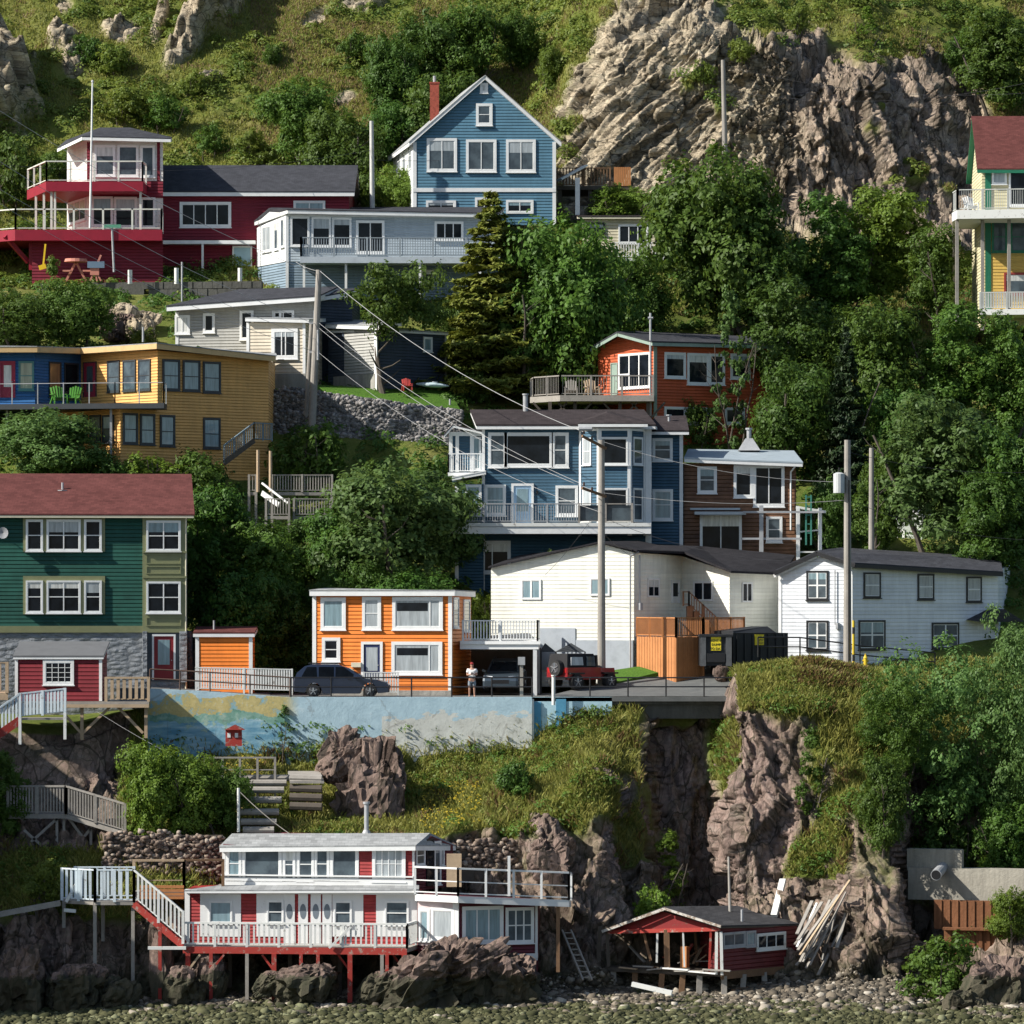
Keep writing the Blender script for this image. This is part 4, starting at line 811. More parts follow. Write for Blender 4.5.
# ---- orange red house
ORR = siding('burnt orange clapboard', (.5, .1, .035), .18, .025, .1); k_ = 't7'
t = thing('orange_house', P(690, 435, 263), 'burnt orange house with a green trimmed gable and a wooden deck among dark trees', 'house')
A, B_, C_ = XY(598, 266), XY(654, 261.5), XY(790, 266.5); pk = A.lerp(B_, .42)
walls(t, [A, pk, B_, C_, XY(790, 275), XY(615, 275)], Z(450, 262), [Z(347, 264), Z(334.5, 263), Z(346, 261.5), Z(348, 266.5), Z(343, 275), Z(340, 275)], ORR)
GF, RF = Fac(A, B_), Fac(B_, C_)
SAGE = paint('sage green trim', (.25, .33, .28))
roofpl(t, [[P(590, 347, 265.8), P(617, 331.5, 262.8), P(640, 331, 275), P(612, 340, 275)], [P(617, 331.5, 262.8), P(652, 341, 260.8), P(793, 344.5, 266), P(785, 338, 275), P(640, 331, 275)]], .08, SH_DARK, trim=SAGE, tth=.2)
window(t, GF, 667, 188, 779, 312, (1, 1, 1), (1,), k=k_, tw=.1, bw=.09); mb = MB(); GF.pbox(mb, zx(k_, 670), Y7(262), zx(k_, 706), Y7(266), 0, .06); mb.build('window_bar', WHITE, t)
door(t, GF, 640, 222, 664, 335, SAGE, SAGE, G_DARK, k_, None, .06)
for q in ((827, 185, 902, 277), (907, 188, 984, 300), (984, 190, 1040, 300), (1060, 190, 1130, 280), (826, 377, 903, 440), (906, 379, 982, 440), (1040, 380, 1110, 440)): window(t, RF, *q, k=k_, tw=.13, g=G_DARK)
corners(t, [RF], Z(450, 262), [Z(347, 262)], SAGE, .2)
dz = Z(395.5, 260); dp = [XY(530, 262), XY(560, 259.6), XY(654, 259.6), XY(655, 262), XY(600, 266.5), XY(532, 266.5)]
mb = MB(); mb.prism(dp, dz - .35, dz); mb.build('deck', W_GREY, t)
railing(t, [Vector((*XY(531, 264), dz)), Vector((*XY(534, 261.8), dz)), Vector((*XY(560, 259.7), dz)), Vector((*XY(653, 259.7), dz))], 1.15, W_GREY, .16, .03, 1.7, .12, toprail=.07)
for i, x in enumerate((550, 575, 620, 648)):
    mb = MB(); a = XY(x, 260.2); mb.bar((a.x, a.y, Z(440, 260)), (a.x, a.y, dz - .35), .2); mb.bar((a.x - 1, a.y, dz - .4), (a.x, a.y, dz - 1.5), .12); mb.bar((a.x + 1, a.y, dz - .4), (a.x, a.y, dz - 1.5), .12); mb.build('post', W_DARK, t)
mb = MB(); q = P(650.5, 340, 261); mb.tube(q - Vector((0, 0, 4.5)), q + Vector((0, 0, 1.6)), .07); mb.tube(q + Vector((-.15, 0, 1.3)), q + Vector((.15, 0, 1.3)), .08); mb.build('service_mast', STEEL, t)
# ---- yellow house
YEL = siding('mustard yellow clapboard', (.7, .38, .12), .17, .022, .06); BRB = siding('bright blue clapboard', (.035, .14, .36), .17, .022, .1); TANF = paint('tan fascia paint', (.56, .38, .18))
DKW = paint('charcoal window frames', (.04, .045, .05)); k_ = 't5'
t = thing('yellow_house', P(160, 460, 249), 'flat roofed mustard yellow house with a bright blue section and a glass railed deck', 'house')
zt = lambda r, v: HC + (HZ - r) * v.y / FP
L0, L1, L2, C0, R0 = XY(-90, 251.2), XY(35, 251.2), XY(81, 254.6), XY(157.5, 249.0), XY(268.5, 254.0)
zD = Z(404, 248)
walls(t, [C0, R0, XY(275, 262), XY(95, 262), L2], zD - .2, [zt(350.5, C0), zt(359.5, R0), zt(356, R0), zt(353, C0), zt(352, L2)], YEL)
walls(t, [L0, L1, L2, XY(95, 261.5), XY(-90, 262)], zD - .2, Z(352, 252), BRB, 'blue_wall')
c0 = C0 + (C0 - R0).normalized() * 2.55   # lower corner on the same wall line
walls(t, [c0, R0 + Vector((-.0, .001)), XY(275, 261.9), XY(60, 261.9), XY(58, 252.5)], Z(480, 250), zD - .2, YEL, 'lower_wall')
FR, FLU, FB, FS = Fac(C0, R0), Fac(L2, C0), Fac(L0, L1), Fac(L1, L2); FLo, FLL = Fac(c0, R0), Fac(XY(58, 252.5), c0)
up_ = .2
roofpl(t, [[P(-95, 346.5, 250), P(37, 346, 250.2), P(81, 347.5, 253.2), P(157, 342.5, 248.2), P(277, 355.5, 253.4), P(276, 353, 263), P(-95, 345, 263)]], .05, SH_GREY, trim=TANF, tth=.3)
for q in ((593, 437, 657, 551), (667, 440, 731, 554), (741, 445, 806, 560)): window(t, FR, *q, (1,), (1.1, 1), trim=DKW, k=k_, tw=.1, g=G_TEAL)
for q in ((448, 633, 503, 747), (511, 636, 566, 750), (584, 640, 639, 756), (742, 650, 805, 764)): window(t, FLo, *q, (1,), (1.1, 1), trim=DKW, k=k_, tw=.1, g=G_TEAL)
for q in ((394, 441, 439, 557), (451, 439, 498, 553), (507, 436, 552, 550)): window(t, FLU, *q, (1,), (1.1, 1), trim=DKW, k=k_, tw=.08, g=G_MID)
for q in ((280, 640, 322, 740), (330, 640, 370, 740), (376, 640, 418, 742)): window(t, FLL, *q, (1,), (1.1, 1), trim=DKW, k=k_, tw=.08, g=G_MID)
PINKD = paint('crimson door paint', (.34, .03, .06)); door(t, FLU, 306, 446, 354, 574, PINKD, DKW, G_MID, k_, (.25, .15, .75, .9), .05)
door(t, FB, 0, 443, 56, 576, PINKD, PINKD, G_CURT, k_, (.2, .3, .8, .92), .08); window(t, FB, 68, 443, 125, 550, (1,), (1, 1), trim=paint('teal frame paint', (.08, .22, .22)), k=k_, tw=.08, g=blinds('olive curtain', (.33, .36, .26)))
window(t, FS, 178, 446, 222, 575, k=k_, tw=.06, trim=DKW, g=blinds('brownish window pane', (.3, .17, .09))); window(t, FS, 234, 450, 285, 560, k=k_, tw=.06, trim=DKW, g=G_DARK)  # left pane has a plain brownish colour of its own
dp = [XY(-90, 249.2), XY(115, 247.0), XY(164, 246.6), XY(167, 248.6), C0, L2, L1, L0]
mb = MB(); mb.prism(dp, zD - .3, zD - .0); mb.build('deck', DKW, t)
rl = [Vector((*XY(-90, 249.3), zD)), Vector((*XY(115, 247.1), zD)), Vector((*XY(163.5, 246.7), zD)), Vector((*XY(166, 248.5), zD))]
railing(t, rl, 1.15, STEEL, None, .03, 1.45, .06, bottom=None, toprail=.035)
mgl = M('clear rail glass', .03, .5); mgl.b.inputs['Transmission Weight'].default_value = 1.; mgl.b.inputs['IOR'].default_value = 1.05; mgl.col((.85, .93, .92))
for a, b in zip(rl[:-1], rl[1:]):
    G = Fac(a, b); mb = MB(); G.box(mb, .05, G.L - .05, zD + .08, zD + 1.08, -.008, .008); mb.build('glass_panel', mgl.m, t)
posts(t, [XY(7, 249.6), XY(111, 247.6)], Z(475, 247), zD - .3, .13, STEEL)
# outside stair at the right
rs = [Vector((*XY(224, 249), Z(463, 249))), Vector((*XY(254, 250.5), Z(440, 250)))]
railing(t, rs, 1.0, paint('blue grey rail paint', (.16, .22, .26)), .16, .04, 1.0, .08)
mb = MB(); mb.bar(rs[0], rs[1], .1, .3); mb.build('stair_stringer', W_DARK, t)
railing(t, [rs[1], Vector((*XY(272, 252.0), Z(440, 250)))], 1.0, paint('blue grey rail paint', (.16, .22, .26)), .16, .04, 1.0, .08)
# two green garden chairs on the yellow house deck
GCH = paint('lime green chair paint', (.08, .24, .03))
def lawn_chair(name, p, mat, label, group, s=1., rz=0.):
    t = thing(name, p, label, 'chair', group); c, s_ = math.cos(rz), math.sin(rz)
    def w(x, y, z): return Vector((p[0] + (x * c - y * s_) * s, p[1] + (x * s_ + y * c) * s, p[2] + z * s))
    mb = MB(); mb.bar(w(-.28, -.3, .34), w(-.28, .3, .22), .03); mb.hexa([w(-.28, -.32, .36), w(.28, -.32, .36), w(.28, .25, .24), w(-.28, .25, .24)], [w(-.28, -.32, .39), w(.28, -.32, .39), w(.28, .25, .27), w(-.28, .25, .27)]); mb.build('seat', mat, t)
    mb = MB()
    for i, x in enumerate((-.22, -.11, 0, .11, .22)): mb.bar(w(x, .22, .25), w(x * 1.25, .5, .98 - abs(x) * .4), .1, .025)
    mb.build('backrest', mat, t)
    for x in (-.32, .32):
        mb = MB(); mb.bar(w(x, -.36, .54), w(x, .34, .54), .12, .025); mb.build('armrest', mat, t)
        mb = MB(); mb.bar(w(x, -.3, 0), w(x, -.3, .54), .08); mb.build('leg', mat, t); mb = MB(); mb.bar(w(x, .5, 0), w(x, .0, .4), .08); mb.build('leg', mat, t)
    return t
lawn_chair('garden_chair', (*XY(59, 249.6), zD), GCH, 'lime green slatted chair on the blue section deck, the left one', 'green chairs on the deck', 1.15, .4)
lawn_chair('garden_chair', (*XY(72, 249.8), zD), GCH, 'lime green slatted chair on the blue section deck, nearer the red door', 'green chairs on the deck', 1.15, -.3)
lawn_chair('garden_chair', (*XY(592, 261.8), Z(395.5, 260)), W_TAN, 'pale wooden chair on the deck of the burnt orange house', 'chairs on the grey deck', 1.1, .3)
lawn_chair('garden_chair', (*XY(571, 262.2), Z(395.5, 260)), W_GREY, 'weathered grey chair on the deck of the burnt orange house', 'chairs on the grey deck', 1.1, 0)

# ================================================================ upper tier
# ---- pale grey bungalow with annex, garage and navy block
GRY = siding('grey clapboard', (.36, .36, .335), .18, .022, .08); CRE = siding('cream clapboard', (.62, .55, .43), .2, .02, .05); NAVY = siding('navy grey clapboard', (.045, .06, .085), .18, .02, .15)
t = thing('grey_bungalow', P(260, 385, 266), 'low grey sided bungalow with white roof edge and a cream annex beside the utility pole', 'house')
A, B_ = XY(176, 268), XY(316, 266.5); k_ = 't5'
walls(t, [A, B_, XY(330, 274), XY(185, 275)], Z(395, 266), [Z(308, 268), Z(300, 266.5), Z(300, 274), Z(306, 275)], GRY); F = Fac(A, B_)
roofpl(t, [[P(166, 305.5, 267.3), P(320, 295, 265.8), P(338, 286.5, 274), P(240, 289, 275)]], .08, SH_DARK, tth=.26)
window(t, F, 743, 268, 786, 340, k=k_, tw=.13); window(t, F, 877, 258, 928, 366, k=k_, tw=.13); window(t, F, 998, 258, 1030, 290, k=k_, tw=.12); window(t, F, zx('t6', 128), zy('t6', 238), zx('t6', 214), zy('t6', 276), (1, 1), tw=.12)
window(t, F, 640, 275, 695, 345, (1, 1), k=k_, tw=.12, g=G_CURT); corners(t, [F], Z(360, 266), [Z(312, 268)], WHITE, .16)
a, b = XY(247, 263.6), XY(305, 263.0); walls(t, [a, b, XY(322, 268), XY(250, 268)], Z(395, 263), [Z(322, 263), Z(323, 263), Z(323, 263), Z(322, 263)], CRE, 'annex_wall'); F2 = Fac(a, b); F2r = Fac(b, XY(322, 268))
roofpl(t, [[P(245, 317.5, 263.3), P(309, 319, 262.7), P(326, 318, 268), P(250, 317, 268)]], .03, SH_GREY, tth=.2, name='annex_roof'); corners(t, [F2], Z(376, 263), [Z(322, 263)], WHITE, .14)
window(t, F2, zx('t6', 124), zy('t6', 310), zx('t6', 228), zy('t6', 430), (.35, .2, .45), k='', tw=.2)
mb = MB(); F2.pbox(mb, 246, 374, 306, 392, 0, .06); mb.build('foundation', CONC, t)
walls(t, [XY(318, 268.5), XY(352, 270), XY(360, 276), XY(322, 276)], Z(395, 266), Z(298, 268), NAVY, 'dark_wall'); roofpl(t, [[P(316, 297, 268), P(358, 289, 269.6), P(366, 288, 276), P(318, 289, 276)]], .08, SH_DARK, tth=.22, name='roof')
t = thing('garage', P(360, 390, 265), 'grey sided garage with bright white corner between the utility pole and the thin tree', 'garage')
a, b, c = XY(329, 268), XY(377, 263.8), XY(446, 267.5)
walls(t, [a, b, XY(400, 270), XY(345, 272)], Z(398, 265), Z(325.5, 266), GRY); Fg = Fac(a, b); mb = MB(); Fg.box(mb, Fg.L - .22, Fg.L + .06, Z(395, 264), Z(326, 266), -.02, .06); mb.build('corner_board', WHITE, t)
roofpl(t, [[P(325, 324, 267.5), P(379, 325.5, 263.2), P(402, 322, 270), P(345, 319, 272)]], .05, SH_GREY, tth=.2)
mb = MB(); Fg.pbox(mb, 331, 377, 376, 394, 0, .08); mb.build('foundation', CONC, t); mb = MB(); Fg.box(mb, 0, Fg.L * .32, Z(376, 266), Z(326, 266), 0, .03); mb.build('garage_door', NAVY, t)
t = thing('navy_shed', P(412, 390, 266), 'navy sided flat roofed outbuilding behind the tree with the bare trunk', 'shed')
Fn, _, _ = gable(t, b + Vector((.15, .3)), c, 5, Z(400, 265), Z(334, 266), Z(334, 266) + .15, NAVY, SH_GREY, 'shed', .12, WHITE, tth=.12)
window(t, Fn, 423, 337, 432, 352, tw=.1, g=G_TEAL); mb = MB(); Fn.box(mb, Fn.L - .1, Fn.L + .02, Z(396, 266), Z(334, 266), 0, .03); mb.build('corner_board', STEEL, t)
# ---- pale blue white house with balcony
PBW = siding('pale blue grey clapboard', (.36, .42, .46), .17, .02, .06); PWW = siding('bright white clapboard', (.72, .74, .74), .2, .015, .04); k_ = 't2'
t = thing('white_house', P(370, 290, 280), 'flat roofed pale blue grey house with a long railed balcony below the red house', 'house')
A, B_, C_ = XY(257, 284), XY(286, 279.5), XY(497, 280.5)
walls(t, [A, B_, C_, XY(500, 288), XY(275, 290)], Z(262, 280), [Z(228, 284), Z(214, 279.5), Z(217, 280.5), Z(215, 288), Z(214, 290)], PWW)
walls(t, [A + Vector((.03, .03)), B_ + Vector((-.0, .04)), C_ + Vector((0, .04)), XY(500, 288), XY(275, 290)], Z(300, 280), Z(262, 280) - .003, siding('blue grey lower clapboard', (.2, .27, .33), .17), 'lower_wall')
F, L_ = Fac(B_, C_), Fac(A, B_)
mb = MB(); F.box(mb, 0.05, F.L, Z(262, 280), Z(217.2, 280), -.05, .015); mb.build('front_cladding', PBW, t)
roofpl(t, [[P(254, 221, 284), P(269, 208, 281.5), P(287, 209, 279), P(500, 213, 280), P(505, 207, 289), P(275, 207, 290)]], .06, SH_DARK, tth=.22)
for q in ((138, 666, 214, 786), (222, 668, 300, 788), (304, 670, 382, 788)): window(t, F, *q, k=k_, tw=.1, g=G_DARK)
window(t, F, 400, 682, 514, 815, (1, 1), k=k_, tw=.13); window(t, F, 714, 686, 830, 762, (1, 1, 1), k=k_, tw=.12); window(t, F, 660, 880, 712, 935, k=k_, tw=.1)
window(t, L_, 26, 702, 62, 808, (1, 1), k=k_, tw=.1, trim=WHITE, g=G_BLIND); window(t, L_, 74, 690, 90, 800, k=k_, tw=.08, g=G_MID); window(t, L_, 100, 674, 114, 790, k=k_, tw=.08, g=G_MID)
mb = MB(); F.box(mb, -.02, .16, Z(292, 280), Z(216, 280), -.02, .05); mb.build('corner_board', WHITE, t)
dz = Z(256.5, 277.6); deck(t, [XY(300, 277.6), XY(500, 278), XY(500, 280.4), XY(300, 279.6)], dz, .4, paint('pale deck edge paint', (.45, .5, .54)))
railing(t, [Vector((*XY(301, 279.5), dz)), Vector((*XY(301, 277.7), dz)), Vector((*XY(499, 278.1), dz))], 1.2, paint('grey blue balcony paint', (.25, .29, .32)), .16, .05, 2.1, .12)
posts(t, [XY(304, 277.9), XY(346, 278), XY(420, 278), XY(480, 278)], Z(300, 278), dz - .4, .15, OLDWHITE)
# ---- red house
RED = siding('dark red clapboard', (.17, .012, .025), .2, .02, .08); REDB = paint('crimson deck paint', (.25, .01, .028)); k_ = 't1'
t = thing('red_house', P(160, 272, 285), 'dark red house with a glazed white tower room and two railed decks', 'house')
A, B_ = XY(150, 286), XY(349, 286); zb = Z(300, 285)
F, _, _ = gable(t, A, B_, 11, zb, Z(194.5, 286), Z(170, 291.5), RED, SH_DARK, 'side', .4, WHITE, tth=.24)
k_ = 't1'; window(t, F, 719, 808, 925, 910, (1, 1, 1, 1), k=k_, tw=.16); window(t, F, zx('t2', 150), zy('t2', 603), zx('t2', 277), zy('t2', 660), (1, 1), tw=.13, g=G_TEAL); k_ = 't5'
mb = MB(); F.pbox(mb, 160, 241.5, 256, 245, 0, .9); mb.build('porch_beam', WHITE, t); posts(t, [F.pt(F.uz(203.5, 250)[0], 0, .8)[:2]], Z(278, 286), Z(245, 286), .14, WHITE)
door(t, F, 850, 22, 922, 110, paint('light blue door paint', (.35, .52, .6)), WHITE, None, k_, None, .1)
# tower
T0, T1 = XY(93, 284.0), XY(163, 284.0); TL = XY(67, 290); k_ = 't1'
walls(t, [T0, T1, XY(163, 290), TL], zb, Z(137.5, 284), siding('tower white boards', (.68, .66, .62), .22), 'tower_wall')
TF, TLf = Fac(T0, T1), Fac(TL, T0)
mb = MB(); TF.pbox(mb, 93, 181, 163, 198, 0, .03); TF.pbox(mb, 157, 142, 160, 181, 0, .03); TF.pbox(mb, 87 + 0.0, 142, 91, 181, -.02, .03); mb.build('tower_cladding', RED, t)
for q in ((378, 580, 462, 706), (470, 580, 554, 708), (562, 582, 620, 710)): window(t, TF, *q, k=k_, tw=.12, g=G_MID)
for q in ((366, 786, 452, 906), (456, 788, 548, 910), (562, 790, 622, 912)): window(t, TF, *q, k=k_, tw=.12, g=G_DARK)
window(t, TLf, 275, 800, 345, 890, (1, 1, 1), k=k_, tw=.1, g=G_MID)
ra = [P(57, 148, 287.3), P(82, 136, 283.2), P(171, 138, 283.2), P(172, 137, 291), P(66, 140, 291.5)]; rt = [P(100, 127.5, 287.2), P(130, 127.5, 287.2)]
roofpl(t, [[ra[0], ra[1], rt[0]], [ra[1], ra[2], rt[1], rt[0]], [ra[2], ra[3], rt[1]], [ra[3], ra[4], rt[0], rt[1]], [ra[4], ra[0], rt[0]]], .06, SH_DARK, tth=.2, name='tower_roof')
d1 = Z(181.5, 281.5); dp = [XY(27, 287.5), XY(46, 281.5), XY(143, 281.5), XY(147, 284.0), T0, TL]
mb = MB(); mb.prism(dp, d1 - .62, d1); mb.build('upper_deck', REDB, t)
WR = paint('white rail paint', (.62, .62, .56)); railing(t, [Vector((*XY(28, 287), d1)), Vector((*XY(46.5, 281.6), d1)), Vector((*XY(142.5, 281.6), d1)), Vector((*XY(146, 283.8), d1))], 1.3, WR, None, .05, 1.7, .11, toprail=.08, bottom=.1, name='upper_railing')
posts(t, [XY(36, 285), XY(44, 283), XY(51.5, 281.9), XY(55, 281.9), XY(140.5, 281.9)], Z(229, 281.5), d1 - .62, .14, WR)
d2 = Z(229.5, 280.5); dp = [XY(-60, 285), XY(15, 280.5), XY(162, 280.5), XY(163, 284), T0, TL, XY(-60, 290)]
mb = MB(); mb.prism(dp, d2 - .7, d2); mb.build('lower_deck', REDB, t); mb = MB(); mb.prism([XY(32, 281.5), XY(163, 281.5), XY(163, 285), XY(70, 290), XY(32, 288)], zb, d2 - .7); mb.build('lower_wall', RED, t)
railing(t, [Vector((*XY(-59, 284.9), d2)), Vector((*XY(15.5, 280.6), d2)), Vector((*XY(161.5, 280.6), d2)), Vector((*XY(162.5, 283.8), d2))], 1.3, WR, None, .05, 1.7, .12, toprail=.08, bottom=.1, name='lower_railing')
mb = MB(); mb.bar(P(28, 262, 282), P(5, 236, 281), .25); mb.bar(P(31, 240, 282), P(31, 270, 282), .25); mb.build('deck_brace', REDB, t)
# ---- blue gable house
BL2 = siding('mid blue clapboard', (.072, .168, .24), .2, .024, .06); k_ = 't2'
Y = 289.5; t = thing('blue_gable_house', P(485, 215, Y), 'tall blue gabled house with white trim and a brick chimney, highest on the hill', 'house')
fl, fr = XY(413.5, Y), XY(555.5, Y); pk = fl.lerp(fr, .50); D = 9.5; Lb = XY(393.5, Y + D)
ze, zr = Z(142, Y), Z(80, Y); e = Lb - fl; frb = fr + e; pkb = pk + e; zb = Z(225, Y)
walls(t, [fl, pk, fr, frb, pkb, Lb], zb, [ze, zr, ze, ze, zr, ze], BL2); F, L_ = Fac(fl, fr), Fac(Lb, fl)
mb = MB(); L_.box(mb, .0, L_.L - .02, zb, ze - .05, .0, .03); mb.build('side_cladding', PWW, t)
n_ = e.normalized() * .3; d_ = (fr - fl).normalized(); sl_ = (zr - ze) / ((fr - fl).length / 2); o_ = .35
pts = []
E0, E1 = fl - d_ * o_ - n_, Lb - d_ * o_ + n_; K0, K1 = pk - n_, pkb + n_; G0, G1 = fr + d_ * o_ - n_, frb + d_ * o_ + n_; zz = ze - sl_ * o_ + .3; zk = zr + .3
roofpl(t, [[(E0.x, E0.y, zz), (K0.x, K0.y, zk), (K1.x, K1.y, zk), (E1.x, E1.y, zz)], [(K0.x, K0.y, zk), (G0.x, G0.y, zz), (G1.x, G1.y, zz), (K1.x, K1.y, zk)]], .06, SH_GREY, tth=.24)
for q in ((683, 353, 804, 487), (840, 358, 962, 489), (1000, 358, 1119, 490)): window(t, F, *q, (1, 1), k=k_, tw=.17, g=G_MID)
window(t, F, 880, 214, 946, 303, (1,), (1, 1), k=k_, tw=.17, g=G_MID); window(t, F, 896, 132, 928, 173, k=k_, tw=.14, g=G_CURT)
for q in ((680, 602, 800, 655), (876, 590, 950, 655), (1000, 600, 1110, 655)): window(t, F, *q, (1, 1), k=k_, tw=.15, sill=False)
for q in ((566, 395, 580, 495), (588, 380, 600, 490), (612, 365, 624, 480)): window(t, L_, *q, (1,), (1, 1), k=k_, tw=.07, g=G_BLIND, sill=False)
mb = MB(); F.pbox(mb, 413, 188, 556, 192, 0, .06); mb.build('belt_board', WHITE, t); corners(t, [F], zb, [ze], WHITE, .2)
mb = MB(); q = P(434.5, 112, Y + 5); mb.box(q.x - .3, q.x + .3, q.y - .3, q.y + .3, q.z - .6, Z(84, Y + 5)); mb.box(q.x - .34, q.x + .34, q.y - .34, q.y + .34, Z(84, Y + 5), Z(82.5, Y + 5)); ch = mb.build('chimney', BRICK, t); mb = MB(); mb.tube((q.x, q.y, Z(82.5, Y + 5)), (q.x, q.y, Z(76, Y + 5)), .1); mb.build('chimney_flue', STEEL, ch)
# ---- small cream cottage in the leaves
t = thing('cottage', P(625, 258, 287), 'little cream cottage with white rail wedged between two leafy trees below the tan cliff', 'house'); k_ = 't3'
F, _, _ = gable(t, XY(582, 287), XY(655, 287), 6, Z(280, 287), Z(219, 287), Z(217, 292), siding('cream boards', (.5, .46, .33), .2), SH_BROWN, 'shed', .3, CREAM, tth=.12)
window(t, F, 425, 898, 545, 975, (1, 1, 1), k=k_, tw=.1); window(t, F, 300, 890, 372, 935, (1,), k=k_, tw=.1, trim=BLACK)
dz = Z(258, 285.5); deck(t, [XY(613, 285.5), XY(664, 285.5), XY(664, 287), XY(613, 287)], dz, .2, WHITE); railing(t, [Vector((*XY(613, 285.6), dz)), Vector((*XY(663.5, 285.6), dz))], 1.0, WHITE, .17, .06, 1.6, .1)
# timber deck behind the blue house
t = thing('timber_deck', P(594, 215, 292), 'dark timber platform with an orange board panel at the foot of the tan cliff', 'deck')
dz = Z(186, 292); deck(t, [XY(557, 292), XY(630, 292), XY(632, 297), XY(560, 297)], dz, .25, W_DARK, 'platform'); railing(t, [Vector((*XY(557, 292.1), dz)), Vector((*XY(610, 292.1), dz))], 1.2, W_BROWN, .2, .08, 1.8, .12)
posts(t, [XY(560, 292.3), XY(590, 292.3), XY(625, 292.3)], Z(225, 292), dz - .25, .25, W_DARK)
mb = MB(); F = Fac(XY(614, 292), XY(631, 292)); 
for i in range(8): F.box(mb, F.L * i / 8, F.L * (i + .9) / 8, dz, dz + 1.25, -.04, .04)
mb.build('board_panel', W_ORANGE, t)
mb = MB(); mb.bar(P(559, 180, 291), P(585, 166, 291.5), 1.2, .12); mb.build('awning', OLDWHITE, t); mb = MB(); mb.bar(P(577.5, 215, 290.5), P(577.5, 178, 290.5), .3); mb.build('post', WHITE, t)
# ---- house at the right edge
CY = siding('sunny yellow clapboard', (.6, .4, .1), .2, .02, .06); CW = siding('cream lap siding', (.6, .55, .35), .2, .02, .06); GT = paint('green trim paint', (.02, .16, .09)); k_ = 't4'
t = thing('yellow_house', P(1000, 312, 275), 'yellow and cream house with maroon roof and stilted decks at the right edge', 'house')
fl, fr = XY(982, 274.5), XY(1075, 274.5); Lb = XY(972, 281)
ze = Z(164, 274.5); e = Lb - fl; mid = e * .5
walls(t, [fl, fr, fr + e * .5, fr + e, Lb, fl + mid], Z(325, 274), [ze, ze, Z(117, 278) - .25, ze, ze, Z(117, 278) - .25], CW); F, L_ = Fac(fl, fr), Fac(Lb, fl)
zz = ze - .3; d_ = Vector((1, 0)); zk = Z(116.5, 278)
def rp(v, z): return (v.x, v.y, z)
o_ = Vector((.35, 0)); f_ = e.normalized() * .4
roofpl(t, [[rp(fl - o_ - f_, zz), rp(fr + o_ - f_, zz), rp(fr + o_ + mid, zk), rp(fl - o_ + mid, zk)], [rp(fl - o_ + mid, zk), rp(fr + o_ + mid, zk), rp(fr + e + o_ + f_, zz), rp(Lb - o_ + f_, zz)]], .08, SH_RED, trim=GT, tth=.22)
mb = MB(); F.pbox(mb, 985, 215, 1060, 312, 0, .03); mb.build('yellow_cladding', CY, t)
mb = MB(); F.pbox(mb, 985, 168, 991, 310, .03, .07); F.pbox(mb, 991, 168, 1060, 170.5, .03, .07); mb.build('corner_board', GT, t)
Fx = Fac(F.pt(0, 0, .03), F.pt(F.L, 0, .03))
window(t, Fx, 716, 545, 764, 590, k=k_, tw=.1, g=G_BLIND); window(t, Fx, 770, 545, 830, 660, k=k_, tw=.1, g=G_DARK); window(t, Fx, 716, 708, 766, 808, (1,), (1, 1), trim=GT, k=k_, tw=.1, g=G_MID); window(t, Fx, 775, 708, 840, 808, (1,), (1, 1), k=k_, tw=.1, trim=GT, g=G_MID); window(t, Fx, 755, 872, 840, 945, k=k_, tw=.12, trim=paint('red sash paint', (.3, .05, .04)), g=G_MID)
dz = Z(210, 271.5); dp = [XY(952, 273.5), XY(957, 271.5), XY(1060, 270.5), XY(1060, 274.5), XY(982, 274.5), XY(975, 279), XY(953, 279)]
mb = MB(); mb.prism(dp, dz - .55, dz); mb.build('deck', OLDWHITE, t)
GYR = paint('pale grey rail paint', (.5, .51, .48)); railing(t, [Vector((*XY(953, 278.8), dz)), Vector((*XY(953, 273.5), dz)), Vector((*XY(957.5, 271.6), dz)), Vector((*XY(1059, 270.6), dz))], 1.25, GYR, .13, .03, 1.65, .14)
posts(t, [XY(957, 272.2), XY(982.5, 272.2), XY(1009, 272), XY(954, 278)], Z(330, 272), dz - .55, .2, W_GREY)
dz = Z(309, 271.5); deck(t, [XY(980, 271.8), XY(1060, 271), XY(1060, 274.5), XY(980, 274.5)], dz, .35, OLDWHITE); railing(t, [Vector((*XY(980.5, 272), dz)), Vector((*XY(1059, 271.2), dz))], 1.05, GYR, .16, .11, 1.9, .14)
lawn_chair('patio_chair', (*XY(971, 273.5), Z(210, 271.5)), WHITE, 'white chair on the high deck of the house at the right edge', None, 1.1, .3)
# ================================================================ the beach house
t = thing('beach_house', P(330, 985, 208), 'long red and white beach house on red stilts above the rocky shore', 'house')
BRED = siding('beach house red clapboard', (.33, .035, .035), .16, .025, .15); DRED = siding('plum red clapboard', (.12, .02, .03), .16, .025, .15); WB = peel('old white boards', (.7, .71, .7), (.42, .4, .37), .36)
DZ = Z(946, 206); fl, fr = XY(186, 208.2), XY(418, 206.9); F = Fac(fl, fr)
walls(t, [fl, fr, XY(425, 211.5), XY(196, 212)], DZ - .3, Z(891, 207.3), BRED, 'lower_wall')
mb = MB(); F.pbox(mb, 186, 889, 418, 894.5, -.02, .35); mb.build('eave_board', WB, t)
k_ = 'b5'
for x0, x1, wn in ((586, 735, (618, 368, 704, 452, (1,), (1,))), (792, 903, (830, 366, 892, 452, (1,), (1, 1)))):
    mb = MB(); F.pbox(mb, zx(k_, x0), 893, zx(k_, x1), zy(k_, 500), 0, .03); mb.build('white_panel', WB, t); window(t, F, *wn, k=k_, tw=.07, g=G_TEAL if x0 < 700 else G_MID, depth=.09)
